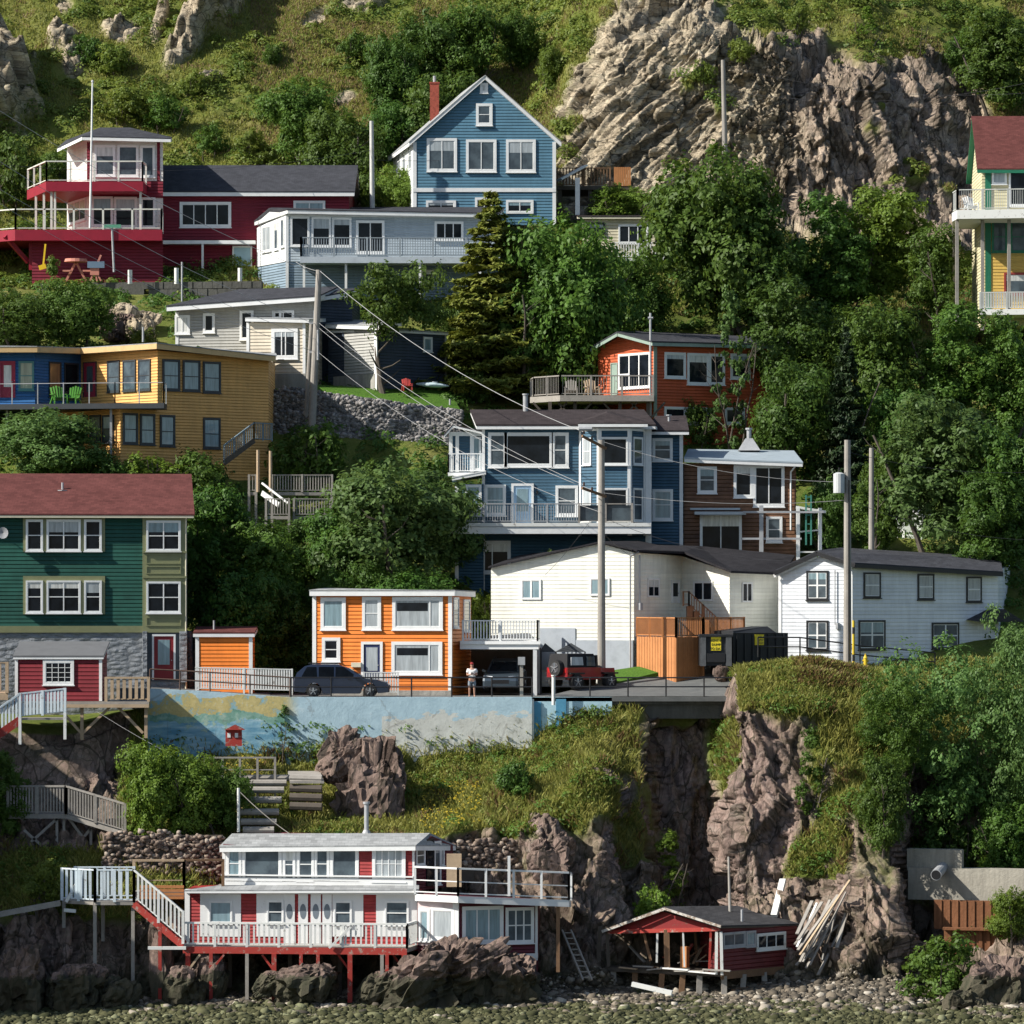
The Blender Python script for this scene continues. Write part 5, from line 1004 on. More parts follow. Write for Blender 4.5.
mb = MB(); F.pbox(mb, zx(k_, 530), 893, zx(k_, 548), 946, 0, .04); mb.build('corner_board', WB, t)
k_ = 'b6'
for x0, x1, wn in ((82, 195, (88, 368, 154, 456, (1,), (1, 1))), (242, 392, (274, 368, 362, 458, (1,), (1, 1)))):
    mb = MB(); F.pbox(mb, zx(k_, x0), 893, zx(k_, x1), zy(k_, 500), 0, .03); mb.build('white_panel', WB, t); window(t, F, *wn, k=k_, tw=.07, g=G_MID, depth=.09)
OV = paint('oval leaded glass', (.16, .19, .22), .1)
def oval_door(x0, x1, k_):
    a, z1 = F.uz(zx(k_, x0), 894); b, z0 = F.uz(zx(k_, x1), 945); mb = MB(); F.box(mb, a, b, z0, z1, 0, .05); d = mb.build('oval_light_door', WHITE, t)
    c = (a + b) / 2; zc = z0 + (z1 - z0) * .66; n = 16; mb = MB(); vs = [F.pt(c + .15 * math.cos(i * 6.2832 / n), zc + .36 * math.sin(i * 6.2832 / n), .052) for i in range(n)] + [F.pt(c + .15 * math.cos(i * 6.2832 / n), zc + .36 * math.sin(i * 6.2832 / n), .062) for i in range(n)]
    mb.add(vs, [tuple(range(n, 2 * n))[::-1]] + [(i, (i + 1) % n, n + (i + 1) % n, n + i) for i in range(n)]); mb.build('pane', OV, d)
    mb = MB(); mb.tube(F.pt(b - .12, z0 + 1., .05), F.pt(b - .12, z0 + 1., .1), .03); mb.build('handle', STEEL, d)
oval_door(893, 932, 'b5'); oval_door(945, 980, 'b5'); oval_door(3, 40, 'b6'); oval_door(46, 80, 'b6')
# upper storey
ul, ur = XY(223, 210.2), XY(414, 208.6); ubr, ubl = XY(453, 212.5), XY(236, 214.5); UF, UR = Fac(ul, ur), Fac(ur, ubr); um = ur.lerp(ubr, .45); uz_ = Z(848, 209)
walls(t, [ul, ur, um, ubr, ubl], Z(892, 208), [uz_ + .1, uz_, Z(836.5, 210), Z(845, 212.5), uz_ + .5], DRED, 'upper_wall')
mb = MB(); UF.box(mb, .0, UF.L, Z(878, 209), uz_, -.02, .02); mb.build('front_cladding', WB, t)
mb = MB(); UF.pbox(mb, 223, 877, 414, 892, 0, .12); UF.pbox(mb, 222, 874, 414, 877.5, 0, .2); mb.build('base_board', WB, t)
roofpl(t, [[P(219, 846.5, 209.9), P(416, 845, 208.2), P(430, 833, 210.6), P(232, 833.5, 212.5)], [P(416, 845, 208.2) + Vector((0, .0, -.001)), P(456, 845, 212.9), P(440, 841, 215), P(430, 833, 210.6)], [P(232, 833.5, 212.5), P(430, 833, 210.6), P(440, 841, 215), P(236, 841, 216)]], .06, SH_GREY, tth=.2)
roofpl(t, [[P(184, 890, 207.6), P(419, 889.5, 206.4), P(419, 884.5, 208.9), P(222, 884.5, 210.3)]], .05, SH_GREY, tth=.1, name='lower_roof')
k_ = 'b5'; window(t, UF, 684, 170, 737, 294, (1,), (1, 1), k=k_, tw=.1, g=G_TEAL); window(t, UF, 741, 176, 884, 296, k=k_, tw=.12, g=G_MID); window(t, UF, 890, 176, 934, 296, (1,), (1, 1), k=k_, tw=.09, g=G_MID); window(t, UF, 942, 170, 1003, 300, (1,), (1, 1), k=k_, tw=.1, g=G_MID)
k_ = 'b6'; window(t, UF, 18, 173, 72, 294, (1,), (1, 1), k=k_, tw=.1, g=G_MID); window(t, UF, 74, 173, 179, 296, k=k_, tw=.14, g=G_MID)
mb = MB(); UF.pbox(mb, zx(k_, 180), zy(k_, 166), zx(k_, 374), zy(k_, 299), .02, .04); mb.build('red_panel', BRED, t)
U2 = Fac(UF.pt(0, 0, .04), UF.pt(UF.L, 0, .04)); window(t, U2, 228, 168, 350, 299, (1, 1, 1, 1), (1, 1), k=k_, tw=.15, bw=.04, g=G_BLIND); corners(t, [UF], Z(892, 208), [uz_], WB, .13)
window(t, UR, 386, 165, 418, 240, (1,), (1, 1), k=k_, tw=.08, g=G_MID); window(t, UR, 424, 142, 450, 310, k=k_, tw=.05, trim=BLACK); window(t, UR, 452, 150, 476, 310, k=k_, tw=.09, g=G_MID); window(t, UR, 478, 172, 488, 240, k=k_, tw=.05, g=G_MID)
mb = MB(); q = P(366.5, 833, 211.5); mb.tube(q - Vector((0, 0, .5)), q + Vector((0, 0, 1.45)), .11, n=10); mb.tube(q + Vector((0, 0, -.1)), q + Vector((0, 0, .15)), .26, .14, n=10); mb.tube(q + Vector((0, 0, 1.4)), q + Vector((0, 0, 1.5)), .17, n=10); mb.build('stove_pipe', STEEL, t)
# right wing under the terrace
w0, w1, w2 = XY(418, 206.6), XY(459, 205.6), XY(537, 207.0); WA, WBf = Fac(w0, w1), Fac(w1, w2); wz = Z(962, 206)
walls(t, [w0, w1, w2, XY(540, 212), XY(425, 212)], wz - .6, [Z(893, 206.6), Z(897, 205.6), Z(901, 207), Z(899, 212), Z(891, 212)], DRED, 'wing_wall')
mb = MB(); WA.box(mb, 0, WA.L, Z(946, 206), Z(896, 206), 0, .03); mb.build('bay_front', paint('faded pink white paint', (.62, .5, .5), .6, .15), t)
WA2 = Fac(WA.pt(0, 0, .03), WA.pt(WA.L, 0, .03)); window(t, WA2, 398, 398, 440, 516, k=k_, tw=.12, g=G_TEAL, trim=WB); window(t, WA2, 444, 394, 530, 514, k=k_, tw=.14, g=G_BLIND, trim=WB)
mb = MB(); WA.box(mb, WA.L - .28, WA.L + .02, wz - .2, Z(898, 206), .03, .09); mb.build('corner_board', WB, t)
window(t, WBf, 556, 388, 706, 524, (1, 1, 1), k=k_, tw=.14, g=G_TEAL); window(t, WBf, 714, 392, 818, 524, (1, 1, 1), (1, 1), k=k_, tw=.12, bw=.07, g=G_MID)
mb = MB(); WBf.pbox(mb, zx(k_, 552), zy(k_, 540), zx(k_, 704), zy(k_, 556), 0, .06); WBf.pbox(mb, zx(k_, 704), zy(k_, 520), zx(k_, 720), zy(k_, 572), 0, .07); mb.build('sill_board', WB, t); mb = MB(); WBf.pbox(mb, zx(k_, 706), zy(k_, 564), zx(k_, 832), zy(k_, 578), 0, .055); mb.build('sill_board', WB, t)
mb = MB(); WBf.box(mb, WBf.L - .1, WBf.L + .02, wz, Z(900, 207), 0, .04); mb.build('corner_board', WB, t); mb = MB(); WBf.box(mb, .2, WBf.L, wz - 1.2, wz - .58, -.2, .04); mb.build('brick_footing', BRICK, t)
tz = Z(899, 205); tp = [XY(415, 206.4), XY(458, 205.0), XY(569, 206.2), XY(571, 211), XY(440, 211)]
def sl(v, f): return (v.x, v.y, tz + .25 - .9 * f)
ks = [0, .25, .75, .8, .15]; q = [(p.x, p.y, Z(894 + 8 * f, p.y)) for p, f in zip(tp, ks)]
mb = MB(); mb.slab(q, .32); mb.build('terrace_deck', WB, t)
for a, b in ((0, 1), (1, 2), (2, 3)): railing(t, [Vector(q[a]), Vector(q[b])], 1.28, WB, None, .05, 1.25, .11, toprail=.08, bottom=.12, mids=(.52,), name='terrace_railing')
mb = MB(); mb.bar(P(558, 972, 206.4), P(558, 903, 206.4), .17); mb.build('terrace_post', W_BROWN, t); mb = MB(); mb.bar(P(509, 896, 205.5), P(509, 856, 205.5), .13); mb.build('terrace_post', WB, t); mb = MB(); mb.box(*(lambda v: (v.x - .35, v.x + .35, v.y, v.y + .25))(XY(454, 206.8)), Z(888, 206), Z(855, 206)); mb.build('terrace_screen', W_TAN, t)
# front deck on stilts
dl, dr_ = XY(183, 205.6), XY(407, 204.6)
mb = MB(); mb.prism([dl, dr_, fr + Vector((0, .0)), fl], DZ - .2, DZ); mb.build('deck', W_GREY, t); mb = MB(); G = Fac(dl, dr_); G.box(mb, 0, G.L, DZ - .3, DZ + .01, 0, .06); G.box(mb, 0, G.L, DZ - .3, DZ - .21, -1.9, -1.75); mb.build('deck_beam', OLDRED, t)
railing(t, [Vector((dl.x, dl.y, DZ)), Vector((dr_.x, dr_.y, DZ)), Vector((XY(416, 206.5).x, 206.5, DZ))], 1.12, OLDWHITE, .235, .09, 1.62, .12, toprail=.09, bottom=.14)
for i, x in enumerate((188, 211, 247, 274, 301, 318, 350, 382, 387, 404)):
    v = XY(x, 205.6 - (x - 183) * .0045); g_ = ground_z(v.x, v.y); mb = MB(); mb.bar((v.x, v.y, g_ - .3), (v.x, v.y, DZ - .3), .16 if i % 3 else .22); mb.build('stilt', OLDRED if x not in (382, 247) else W_GREY, t)
for x in (230, 290, 340, 395):
    v = XY(x, 207.4); mb = MB(); mb.bar((v.x, v.y, ground_z(v.x, v.y) - .3), (v.x, v.y, DZ - .3), .18); mb.build('stilt', W_DARK, t)
for x0, x1 in ((188, 200), (211, 224), (274, 262), (404, 393), (350, 338)):
    mb = MB(); a = XY(x0, 205.4); b = XY(x1, 205.4); mb.bar((a.x, a.y, DZ - 1.1), (b.x, b.y, DZ - .35), .1); mb.build('brace', OLDRED if x0 != 188 else W_TAN, t)
mb = MB(); a = P(329, 948, 204.7); mb.bar(P(329, 948, 204.75), P(351, 927, 204.75), .1); mb.build('loose_plank', OLDWHITE, t)
# white stair and landing at the left
t = thing('stair', P(120, 945, 205.5), 'peeling white picket stair and landing at the left end of the beach house', 'stairs')
lz = Z(901, 206.5); lp = [XY(62, 207), XY(95, 205.8), XY(134, 205.8), XY(140, 208), XY(66, 209)]; mb = MB(); mb.prism(lp, lz - .14, lz); mb.build('landing', W_GREY, t)
BLW = peel('blue white peeling paint', (.6, .68, .72), (.36, .35, .33), .42)
railing(t, [Vector((*lp[0], lz)), Vector((*lp[1], lz)), Vector((*lp[2], lz))], 1.5, BLW, .29, .12, 1.2, .13, toprail=.07, bottom=.12, ext=.0)
railing(t, [Vector((*XY(75, 208.8), lz)), Vector((*XY(134, 208.8), lz))], 1.45, BLW, .33, .1, 1.3, .12)
s0, s1 = Vector((*XY(134, 205.8), lz)), Vector((*XY(183, 205.4), DZ + .15))
railing(t, [s0, s1], 1.5, OLDWHITE, .24, .1, 1.45, .13, toprail=.09, bottom=.25)
for off in (0, 1.0):
    mb = MB(); mb.bar(s0 + Vector((0, off, -.1)), s1 + Vector((0, off, -.1)), .09, .32); mb.build('stringer', OLDRED, t)
n = 12
for i in range(n):
    p = s0.lerp(s1, (i + .5) / n); mb = MB(); mb.box(p.x - .14, p.x + .14, p.y, p.y + 1., p.z - .02, p.z + .03); mb.build('tread', OLDRED, t)
for x, y in ((64, 207), (95, 205.9), (103, 208), (133, 206)):
    v = XY(x, y); mb = MB(); mb.bar((v.x, v.y, ground_z(v.x, v.y) - .4), (v.x, v.y, lz), .16); mb.build('post', W_GREY, t)
mb = MB(); mb.bar(P(66, 902, 206.6), P(78, 881, 206.8), .12); mb.bar(P(64, 910, 206.6), P(76, 911, 206.6), .16); mb.build('brace', OLDWHITE, t)
for x, yt in ((160, 925), (158, 960)):
    pass
mb = MB(); v = XY(160, 205.6); mb.bar((v.x, v.y, ground_z(v.x, v.y) - .3), (v.x, v.y, Z(924, 205.6)), .16); mb.build('post', OLDRED, t); mb = MB(); mb.bar(P(148, 948, 205.2), P(186, 948, 205.2), .16, .14); mb.build('plank', OLDWHITE, t)
# tan timber porch behind the landing
t = thing('timber_porch', P(165, 893, 210), 'tan timber porch with open rails against the stone wall beside the beach house', 'porch')
pz = Z(892, 209); mb = MB(); mb.prism([XY(134, 209), XY(222, 209.4), XY(222, 211.5), XY(138, 211.5)], pz - .3, pz); mb.build('deck', W_GREY, t)
mb = MB()
for i in range(4): mb.box(XY(140, 208.6).x, XY(184, 208.6).x, 208.45, 208.6, pz - .3 + i * .17, pz - .17 + i * .17)
mb.build('step_boards', W_ORANGE, t)
railing(t, [Vector((*XY(134, 209), pz)), Vector((*XY(184, 209.1), pz))], 1.5, W_TAN, None, .05, 2.2, .14, toprail=.1, bottom=.55); railing(t, [Vector((*XY(184, 209.1), pz)), Vector((*XY(223, 209.4), pz))], 1.5, W_BROWN, None, .05, 1.9, .14, toprail=.1, bottom=.1)
# ================================================================ the collapsing red shack
t = thing('shack', P(700, 975, 208), 'half collapsed dark red beach shack with open front and sagging black roof', 'hut')
SR = peel('worn bright red boards', (.2, .025, .025), (.14, .06, .045), .44); SD = siding('dark red boards', (.13, .02, .022), .2, .02, .3)
a0, a1, a2 = XY(605, 209.5), XY(720.5, 206.4), XY(797, 210.6); AF, AR = Fac(a0, a1), Fac(a1, a2); k_ = 'b7'; fz = Z(971, 207)
ar_ = XY(797, 210.6); bk1 = XY(680, 213.5); am = a0.lerp(a1, .47)
walls(t, [a1, a2, XY(765, 213.6), XY(700, 210)], fz, [Z(927.5, 206.4), Z(926, 210.6), Z(920, 213.6), Z(921, 210)], SD, 'side_wall')
walls(t, [XY(612, 212.6), XY(760, 213.5), XY(760, 213.7), XY(612, 212.8)], fz, Z(930, 213), W_DARK, 'back_wall')
pk_, el, er = P(664, 909, 207.9), P(604, 930.5, 209.4), P(720, 925, 206.3)
pb = [AF.pt(.05, Z(931.5, 209.4)), AF.pt(AF.L - .05, Z(928, 206.4)), AF.pt(AF.L * .48, Z(911, 207.9))]
mb = MB(); mb.add([p for p in pb] + [p + Vector((.0, .12, 0)) for p in pb], [(0, 1, 2), (5, 4, 3), (0, 3, 4, 1), (1, 4, 5, 2), (2, 5, 3, 0)]); mb.build('gable_board', SR, t)
rq = P(737, 905.5, 213.5); rr_ = P(800, 923.5, 210.9)
roofpl(t, [[P(719, 925.5, 206.0), rr_, rq, P(664, 906.5, 207.6)], [P(602, 930.5, 209.2), P(664, 906.5, 207.6), rq, P(640, 921, 215)]], .07, shingle('torn black roofing', (.055, .055, .058)), trim=W_DARK, tth=.07)
mb = MB(); mb.bar(P(602, 931.5, 209.0), P(664, 909, 207.5), .07, .13); mb.bar(P(664, 908.5, 207.4), P(721, 926.5, 205.9), .07, .11); mb.build('barge_board', peel('flaking grey white boards', (.5, .48, .44), (.22, .17, .13), .5), t)
mb = MB(); mb.bar(AF.pt(.2, Z(932.5, 209), .05), AF.pt(AF.L, Z(929, 206.4), .05), .14, .18); mb.build('lintel', OLDRED, t)
window(t, AR, 486, 382, 562, 434, (1, 1), k=k_, tw=.09, trim=STEEL, g=G_MID); window(t, AR, 564, 378, 598, 432, k=k_, tw=.09, trim=STEEL, g=G_TEAL); window(t, AR, 601, 384, 700, 442, (1, 1.1, 1), k=k_, tw=.11, trim=OLDWHITE, g=G_DARK)
for x, yb_, w_, m_ in ((70, 510, .2, W_DARK), (92, 512, .16, W_DARK), (265, 490, .09, OLDWHITE), (296, 505, .26, W_BROWN), (352, 500, .08, OLDWHITE), (447, 520, .1, OLDRED), (467, 522, .13, OLDWHITE), (482, 522, .13, OLDWHITE)):
    u = AF.uz(zx(k_, x), 950)[0]; mb = MB(); lean = random.uniform(-.12, .12); mb.bar(AF.pt(u + lean, zr := Z(zy(k_, yb_), 207.5), .02), AF.pt(u, Z(930, 207.5), .02), w_); mb.build('post', m_, t)
u0 = AF.uz(zx(k_, 212), 950)[0]; mb = MB(); mb.bar(AF.pt(u0 + .3, Z(962, 208), -.3), AF.pt(u0 - .1, Z(932, 208), -.3), .13); mb.build('post', W_BROWN, t)
mb = MB(); u = AF.uz(zx(k_, 338), 950)[0]; AF.box(mb, u - .15, u + .18, Z(969, 207), Z(948, 207), -.7, -.4); mb.build('cupboard', W_ORANGE, t)
for i in range(14):
    u = AF.L * random.uniform(.25, .9); z = fz + random.uniform(0, .5); o1 = -random.uniform(.5, 3.); mb = MB(); mb.bar(AF.pt(u, z, o1), AF.pt(u + random.uniform(-1, 1.2), z + random.uniform(-.1, .9), o1 + random.uniform(-.5, .5)), random.uniform(.08, .22), .05); mb.build('loose_board', random.choice([W_GREY, W_TAN, W_BROWN, OLDRED, W_ORANGE]), t)
for i in range(4):
    u = AF.L * (.45 + .13 * i); mb = MB(); mb.bar(AF.pt(u, fz, -2.6), AF.pt(u + random.uniform(-.2, .2), Z(932, 210), -2.6), .12); mb.build('inner_post', random.choice([W_TAN, W_BROWN]), t)
mb = MB(); mb.prism([a0, a1, XY(722, 210), XY(765, 213.6), XY(615, 213)], fz - .22, fz - .02); mb.build('floor', W_DARK, t)
for i in range(7):
    u = AF.L * (.15 + .12 * i); mb = MB(); mb.bar(AF.pt(u, fz + random.uniform(-.05, .12), .25), AF.pt(u + random.uniform(.9, 1.6), fz + random.uniform(-.1, .12), random.uniform(.0, .3)), .2, .06); mb.build('floor_board', random.choice([W_GREY, OLDWHITE, W_TAN]), t)
for x, y in ((615, 209.5), (635, 209), (660, 208), (681, 207.6), (699, 207.1), (724, 206.6), (742, 207.6), (765, 208.8), (795, 210.5)):
    v = XY(x, y); g_ = ground_z(v.x, v.y); mb = MB(); mb.bar((v.x, v.y, min(g_, fz - 1) - .3), (v.x + random.uniform(-.1, .1), v.y, fz - .2), .26); mb.build('stilt', random.choice([W_GREY, W_BROWN, W_TAN]), t)
mb = MB(); AR.box(mb, .0, AR.L, fz - .35, fz - .0, .0, .08); mb.build('sill_beam', W_BROWN, t)
for i in range(5):
    mb = MB(); u = .8 + i * .5; mb.bar(AR.pt(u, fz - .9 - .1 * i, .1), AR.pt(u + 2.2, fz - .75 - .12 * i, .15), .22, .08); mb.build('fallen_plank', random.choice([W_GREY, W_TAN, W_BROWN]), t)
mb = MB(); q = P(742, 918, 208.5); mb.tube(q - Vector((0, 0, .2)), q + Vector((0, 0, .4)), .06); mb.build('flue', STEEL, t)
# driftwood boards leaning on the cliff
i = 0
for (x0, y0, x1, y1, w_, m_) in ((800, 955, 850, 880, .24, W_TAN), (803, 962, 845, 886, .2, W_GREY), (798, 950, 838, 895, .3, W_GREY), (810, 965, 846, 892, .14, W_GREY), (800, 962, 830, 900, .26, W_GREY), (798, 940, 822, 902, .3, W_GREY), (797, 947, 817, 903, .2, OLDWHITE), (796, 965, 838, 925, .24, W_GREY), (806, 968, 832, 925, .22, W_GREY), (818, 975, 842, 927, .26, W_GREY), (797, 934, 812, 901, .3, W_GREY), (805, 958, 826, 912, .3, W_DARK), *[(795 + 4.5 * j + (j % 3) * 3, 944 + (j * 7) % 26, 808 + 5.2 * j, 930 - 5.0 * j + (j * 11) % 16, .22 + .05 * (j % 3), (W_GREY, W_DARK, W_GREY, W_TAN)[j % 4]) for j in range(10)]):
    mb = MB(); mb.bar(P(x0, y0, 208.4 + i * .06), P(x1, y1, 210.3 + i * .05), w_ * .55, .06); 
    tag(mb.build('driftwood_board', m_), 'weathered long boards leaning in a heap against the cliff beside the shack', 'board', 'driftwood boards leaning on the cliff'); i += 1
tag(MB().bar(P(774, 916, 211.5), P(783, 880, 213), .3, .2).build('driftwood_board', OLDWHITE), 'pale broken plank standing alone on the cliff behind the black roof', 'board')
tag(MB().tube(P(730, 915, 211), P(728.5, 857, 212.5), .07, .05).build('wooden_pole', W_GREY), 'thin bare pole standing behind the ridge of the shack', 'pole')
tag(MB().bar(P(632, 984, 205), P(672, 993, 204.6), .3, .2).build('driftwood_log', OLDWHITE), 'pale log lying on the stones in front of the shack', 'log')
# ladder at the cliff
t = thing('ladder', P(590, 980, 208), 'grey wooden ladder leaning on the dark bank right of the beach house', 'ladder')
for o_ in (0, .42): mb = MB(); mb.bar(P(583, 980, 207) + Vector((o_, 0, 0)), P(562, 930, 209) + Vector((o_, 0, 0)), .08); mb.build('rail', W_GREY, t)
for i in range(9): mb = MB(); a = P(583, 980, 207).lerp(P(562, 930, 209), (i + .5) / 9); mb.bar(a, a + Vector((.42, 0, 0)), .05); mb.build('rung', W_GREY, t)
# ================================================================ left bank: red shed, stairs, ramp
t = thing('garden_shed', P(60, 700, 220), 'dark red shed with a many paned white window standing on timber stilts', 'shed')
SRD = siding('shed red clapboard', (.2, .018, .025), .2, .03, .1); F, _, _ = gable(t, XY(15.5, 219.2), XY(101.5, 219.2), 3.0, Z(701, 219), Z(659, 219.2), Z(650, 221) + .2, SRD, paint('slate felt roof', (.12, .125, .13), .9), 'shed', .12, WHITE, tth=.1)
corners(t, [F], Z(701, 219), [Z(659, 219)], WHITE, .12); mb = MB(); F.pbox(mb, 15, 656.5, 102, 659.5, 0, .08); mb.build('eave_board', WHITE, t); window(t, F, 43, 660, 74, 685, (1, 1, 1, 1), (1, 1, 1, 1), tw=.14, bw=.03)
mb = MB(); a, b = XY(13, 218.9), XY(149, 218.9); mb.prism([a, b, XY(149, 222), XY(13, 222)], Z(704.5, 219), Z(701.5, 219)); mb.build('deck', W_GREY, t); mb = MB(); mb.bar(P(13, 706, 218.8), P(149, 706, 218.8), .1, .16); mb.build('deck_beam', W_TAN, t)
railing(t, [P(106, 701.5, 219), P(148.5, 701.5, 219)], 1.18, W_TAN, .27, .16, 2.1, .14, toprail=.1, bottom=.12)
for (x0, y0, x1, y1) in ((82, 740, 82, 704), (146, 738, 146, 704), (83, 733, 112, 705), (143, 733, 116, 705), (83, 735, 66, 716), (20, 740, 20, 704)): mb = MB(); mb.bar(P(x0, y0, 219.2), P(x1, y1, 219.2), .16 if x0 == x1 else .13); mb.build('stilt' if x0 == x1 else 'brace', W_TAN, t)
t = thing('stair', P(30, 725, 217), 'crooked white picket stair descending at the left edge below the red shed', 'stairs')
a, b, c = P(-12, 740, 216.4), P(20, 718, 216.6), P(65, 713, 216.8)
railing(t, [a, b], 1.2, BLW, .2, .1, 1.4, .12, toprail=.09); railing(t, [b, c], 1.2, BLW, .16, .12, 1.1, .13, toprail=.07)
mb = MB(); mb.bar(a - Vector((0, 0, .1)), b - Vector((0, 0, .1)), .1, .4); mb.build('stringer', OLDRED, t); mb = MB(); mb.prism([(b.x, b.y), (c.x, c.y), (c.x, c.y + 1.3), (b.x, b.y + 1.3)], b.z - .1, b.z); mb.build('landing', W_GREY, t)
for p in (b, c): mb = MB(); mb.bar(p - Vector((0, 0, 1.3)), p, .14); mb.build('post', OLDWHITE, t)
t = thing('timber_porch', P(5, 690, 218), 'tan timber porch rail at the left edge beside the red shed', 'porch'); railing(t, [P(-20, 693, 218), P(7, 693, 218)], 1.5, W_TAN, .3, .1, 1.2, .16); mb = MB(); mb.prism([XY(-20, 218), XY(8, 218), XY(8, 221), XY(-20, 221)], Z(700, 218), Z(693, 218)); mb.build('deck', W_TAN, t)
t = thing('ramp', P(70, 835, 213), 'weathered grey timber ramp with picket rails crossing the dark bank at left', 'ramp')
a, b, c = P(8, 814, 214), P(66, 814, 213.6), P(125, 832, 212.8)
for p, q in ((a, b), (b, c)):
    railing(t, [p, q], 1.35, W_GREY, .15, .08, 1.5, .14, toprail=.09); mb = MB(); mb.hexa([p - Vector((0, 0, .22)), q - Vector((0, 0, .22)), q + Vector((0, 1.3, -.22)), p + Vector((0, 1.3, -.22))], [p, q, q + Vector((0, 1.3, 0)), p + Vector((0, 1.3, 0))]); mb.build('deck', W_GREY, t)
for (x0, y0, x1, y1) in ((57, 850, 57, 816), (64, 850, 64, 816), (91, 845, 91, 822), (31, 842, 60, 816), (24, 830, 56, 858), (68, 817, 82, 836), (91, 828, 74, 850)): mb = MB(); mb.bar(P(x0, y0, 213.9), P(x1, y1, 213.9), .13); mb.build('support', W_GREY, t)
# driftwood and stone wall at left
tag(MB().bar(P(-10, 916, 206.5), P(60, 903, 206.4), .5, .25).build('driftwood_log', W_GREY), 'grey planks lying on the rock at the left edge', 'log')
def stones_mesh(cen, rad, seed, flatk=.7):
    """angular stones: squashed, jittered octahedral blobs"""
    n = len(cen); r = np.random.default_rng(seed)
    ph = (1 + 5 ** .5) / 2; ico = np.array([(-1, ph, 0), (1, ph, 0), (-1, -ph, 0), (1, -ph, 0), (0, -1, ph), (0, 1, ph), (0, -1, -ph), (0, 1, -ph), (ph, 0, -1), (ph, 0, 1), (-ph, 0, -1), (-ph, 0, 1)]) / 1.9
    tri = np.array([(0, 11, 5), (0, 5, 1), (0, 1, 7), (0, 7, 10), (0, 10, 11), (1, 5, 9), (5, 11, 4), (11, 10, 2), (10, 7, 6), (7, 1, 8), (3, 9, 4), (3, 4, 2), (3, 2, 6), (3, 6, 8), (3, 8, 9), (4, 9, 5), (2, 4, 11), (6, 2, 10), (8, 6, 7), (9, 8, 1)])
    v = ico[None] * r.uniform(.72, 1.2, (n, 12, 1)) * r.uniform(.85, 1.15, (n, 12, 3)); sc_ = np.stack([r.uniform(.8, 1.35, n), r.uniform(.8, 1.2, n), r.uniform(.55, .95, n) * flatk / .7], 1)[:, None]
    an = r.uniform(0, 6.28, n); R = np.zeros((n, 3, 3)); R[:, 0, 0] = np.cos(an); R[:, 0, 1] = -np.sin(an); R[:, 1, 0] = np.sin(an); R[:, 1, 1] = np.cos(an); R[:, 2, 2] = 1
    v = np.einsum('nij,nkj->nki', R, v * sc_) * rad[:, None, None] + cen[:, None]
    f = (tri[None] + (np.arange(n) * 12)[:, None, None]).reshape(-1); return v.reshape(-1, 3), f, np.repeat(r.uniform(size=n), 12)
def stone_mat(name, cols, green=0.):
    m = M(name, .9, .2); at = m.node('ShaderNodeAttribute', attribute_name='tone'); v = m.pos(); c = m.ramp(at.outputs['Fac'], cols); n = m.noise(v, 5, 5, .7)
    c = m.mix(.35, c, m.ramp(n, [(.3, vary(cols[1][1], .5)), (.7, vary(cols[1][1], 1.5))]))
    if green:
        sep = m.node('ShaderNodeSeparateXYZ'); m.link(v, sep.inputs[0]); f = m.math('MULTIPLY', m.math('GREATER_THAN', m.math('SUBTRACT', green + .25, m.math('MULTIPLY', m.math('SUBTRACT', m.noise(v, .8, 4), .5), 1.6)), sep.outputs[2]), .8)
        c = m.mix(f, c, m.mix(1., m.mix(.25, c, (.14, .16, .06)), (.36, .44, .22), 'MULTIPLY'))
    m.col(c); m.bump(n, .03); return m.m
def stone_wall(label, F, z0, z1, size, mat, thick=.5, seed=5):
    n = int(F.L * (z1 - z0) / (size * size) * 2.6); r = np.random.default_rng(seed); c = []
    for i in range(n): u = r.uniform(0, F.L); z = r.uniform(z0, z1); p = F.pt(u, z + .15 * math.sin(u * .8), r.uniform(-.06, .1)); c.append(p[:])
    v, f, tn = stones_mesh(np.array(c), np.full(len(c), size * .62) * r.uniform(.7, 1.3, len(c)), seed); ctr = F.pt(F.L / 2, z0, 0)
    t = thing('stone_wall', ctr, label, 'wall'); o = np_mesh('stonework', v - np.array(ctr), f, 3, mat, attrs={'tone': tn}); o.parent = t
    mb = MB(); F.box(mb, 0, F.L, z0 - .5, z1 - .12, -thick, -.05); mb.build('core', W_DARK, t); return t
SM1 = stone_mat('pink grey field stone', [(0, (.07, .05, .042)), (.4, (.19, .145, .115)), (.75, (.31, .24, .185)), (1, (.42, .37, .31))])
stone_wall('pinkish dry stone wall behind the timber porch of the beach house', Fac(XY(104, 211.5), XY(223, 212)), Z(893, 211), Z(834, 211), .24, SM1, seed=8)
stone_wall('low stone wall behind the terrace of the beach house', Fac(XY(452, 213), XY(520, 213.6)), Z(872, 213), Z(842, 213), .26, SM1, seed=9)
SM2 = stone_mat('grey rubble', [(0, (.06, .06, .062)), (.4, (.16, .155, .15)), (.8, (.32, .3, .29)), (1, (.5, .47, .44))])
t = thing('stone_wall', P(360, 440, 261), 'tall stepped retaining wall of grey rubble below the grey garage', 'wall')
cs = []; r_ = np.random.default_rng(3)
A, B_ = XY(262, 260.5), XY(462, 259.5); F = Fac(A, B_)
topz = lambda u: float(np.interp(u / F.L, [0, .12, .5, 1], [Z(396, 260), Z(386, 260), Z(398, 260), Z(411, 260)]))
for i in range(6500):
    u = r_.uniform(0, F.L); f = r_.uniform(); zt = topz(u); zb = Z(452, 260); z = zb + (zt - zb) * f; st = int(f * 3.2); cs.append(F.pt(u, z, .9 - st * .32 + r_.uniform(-.06, .06))[:])
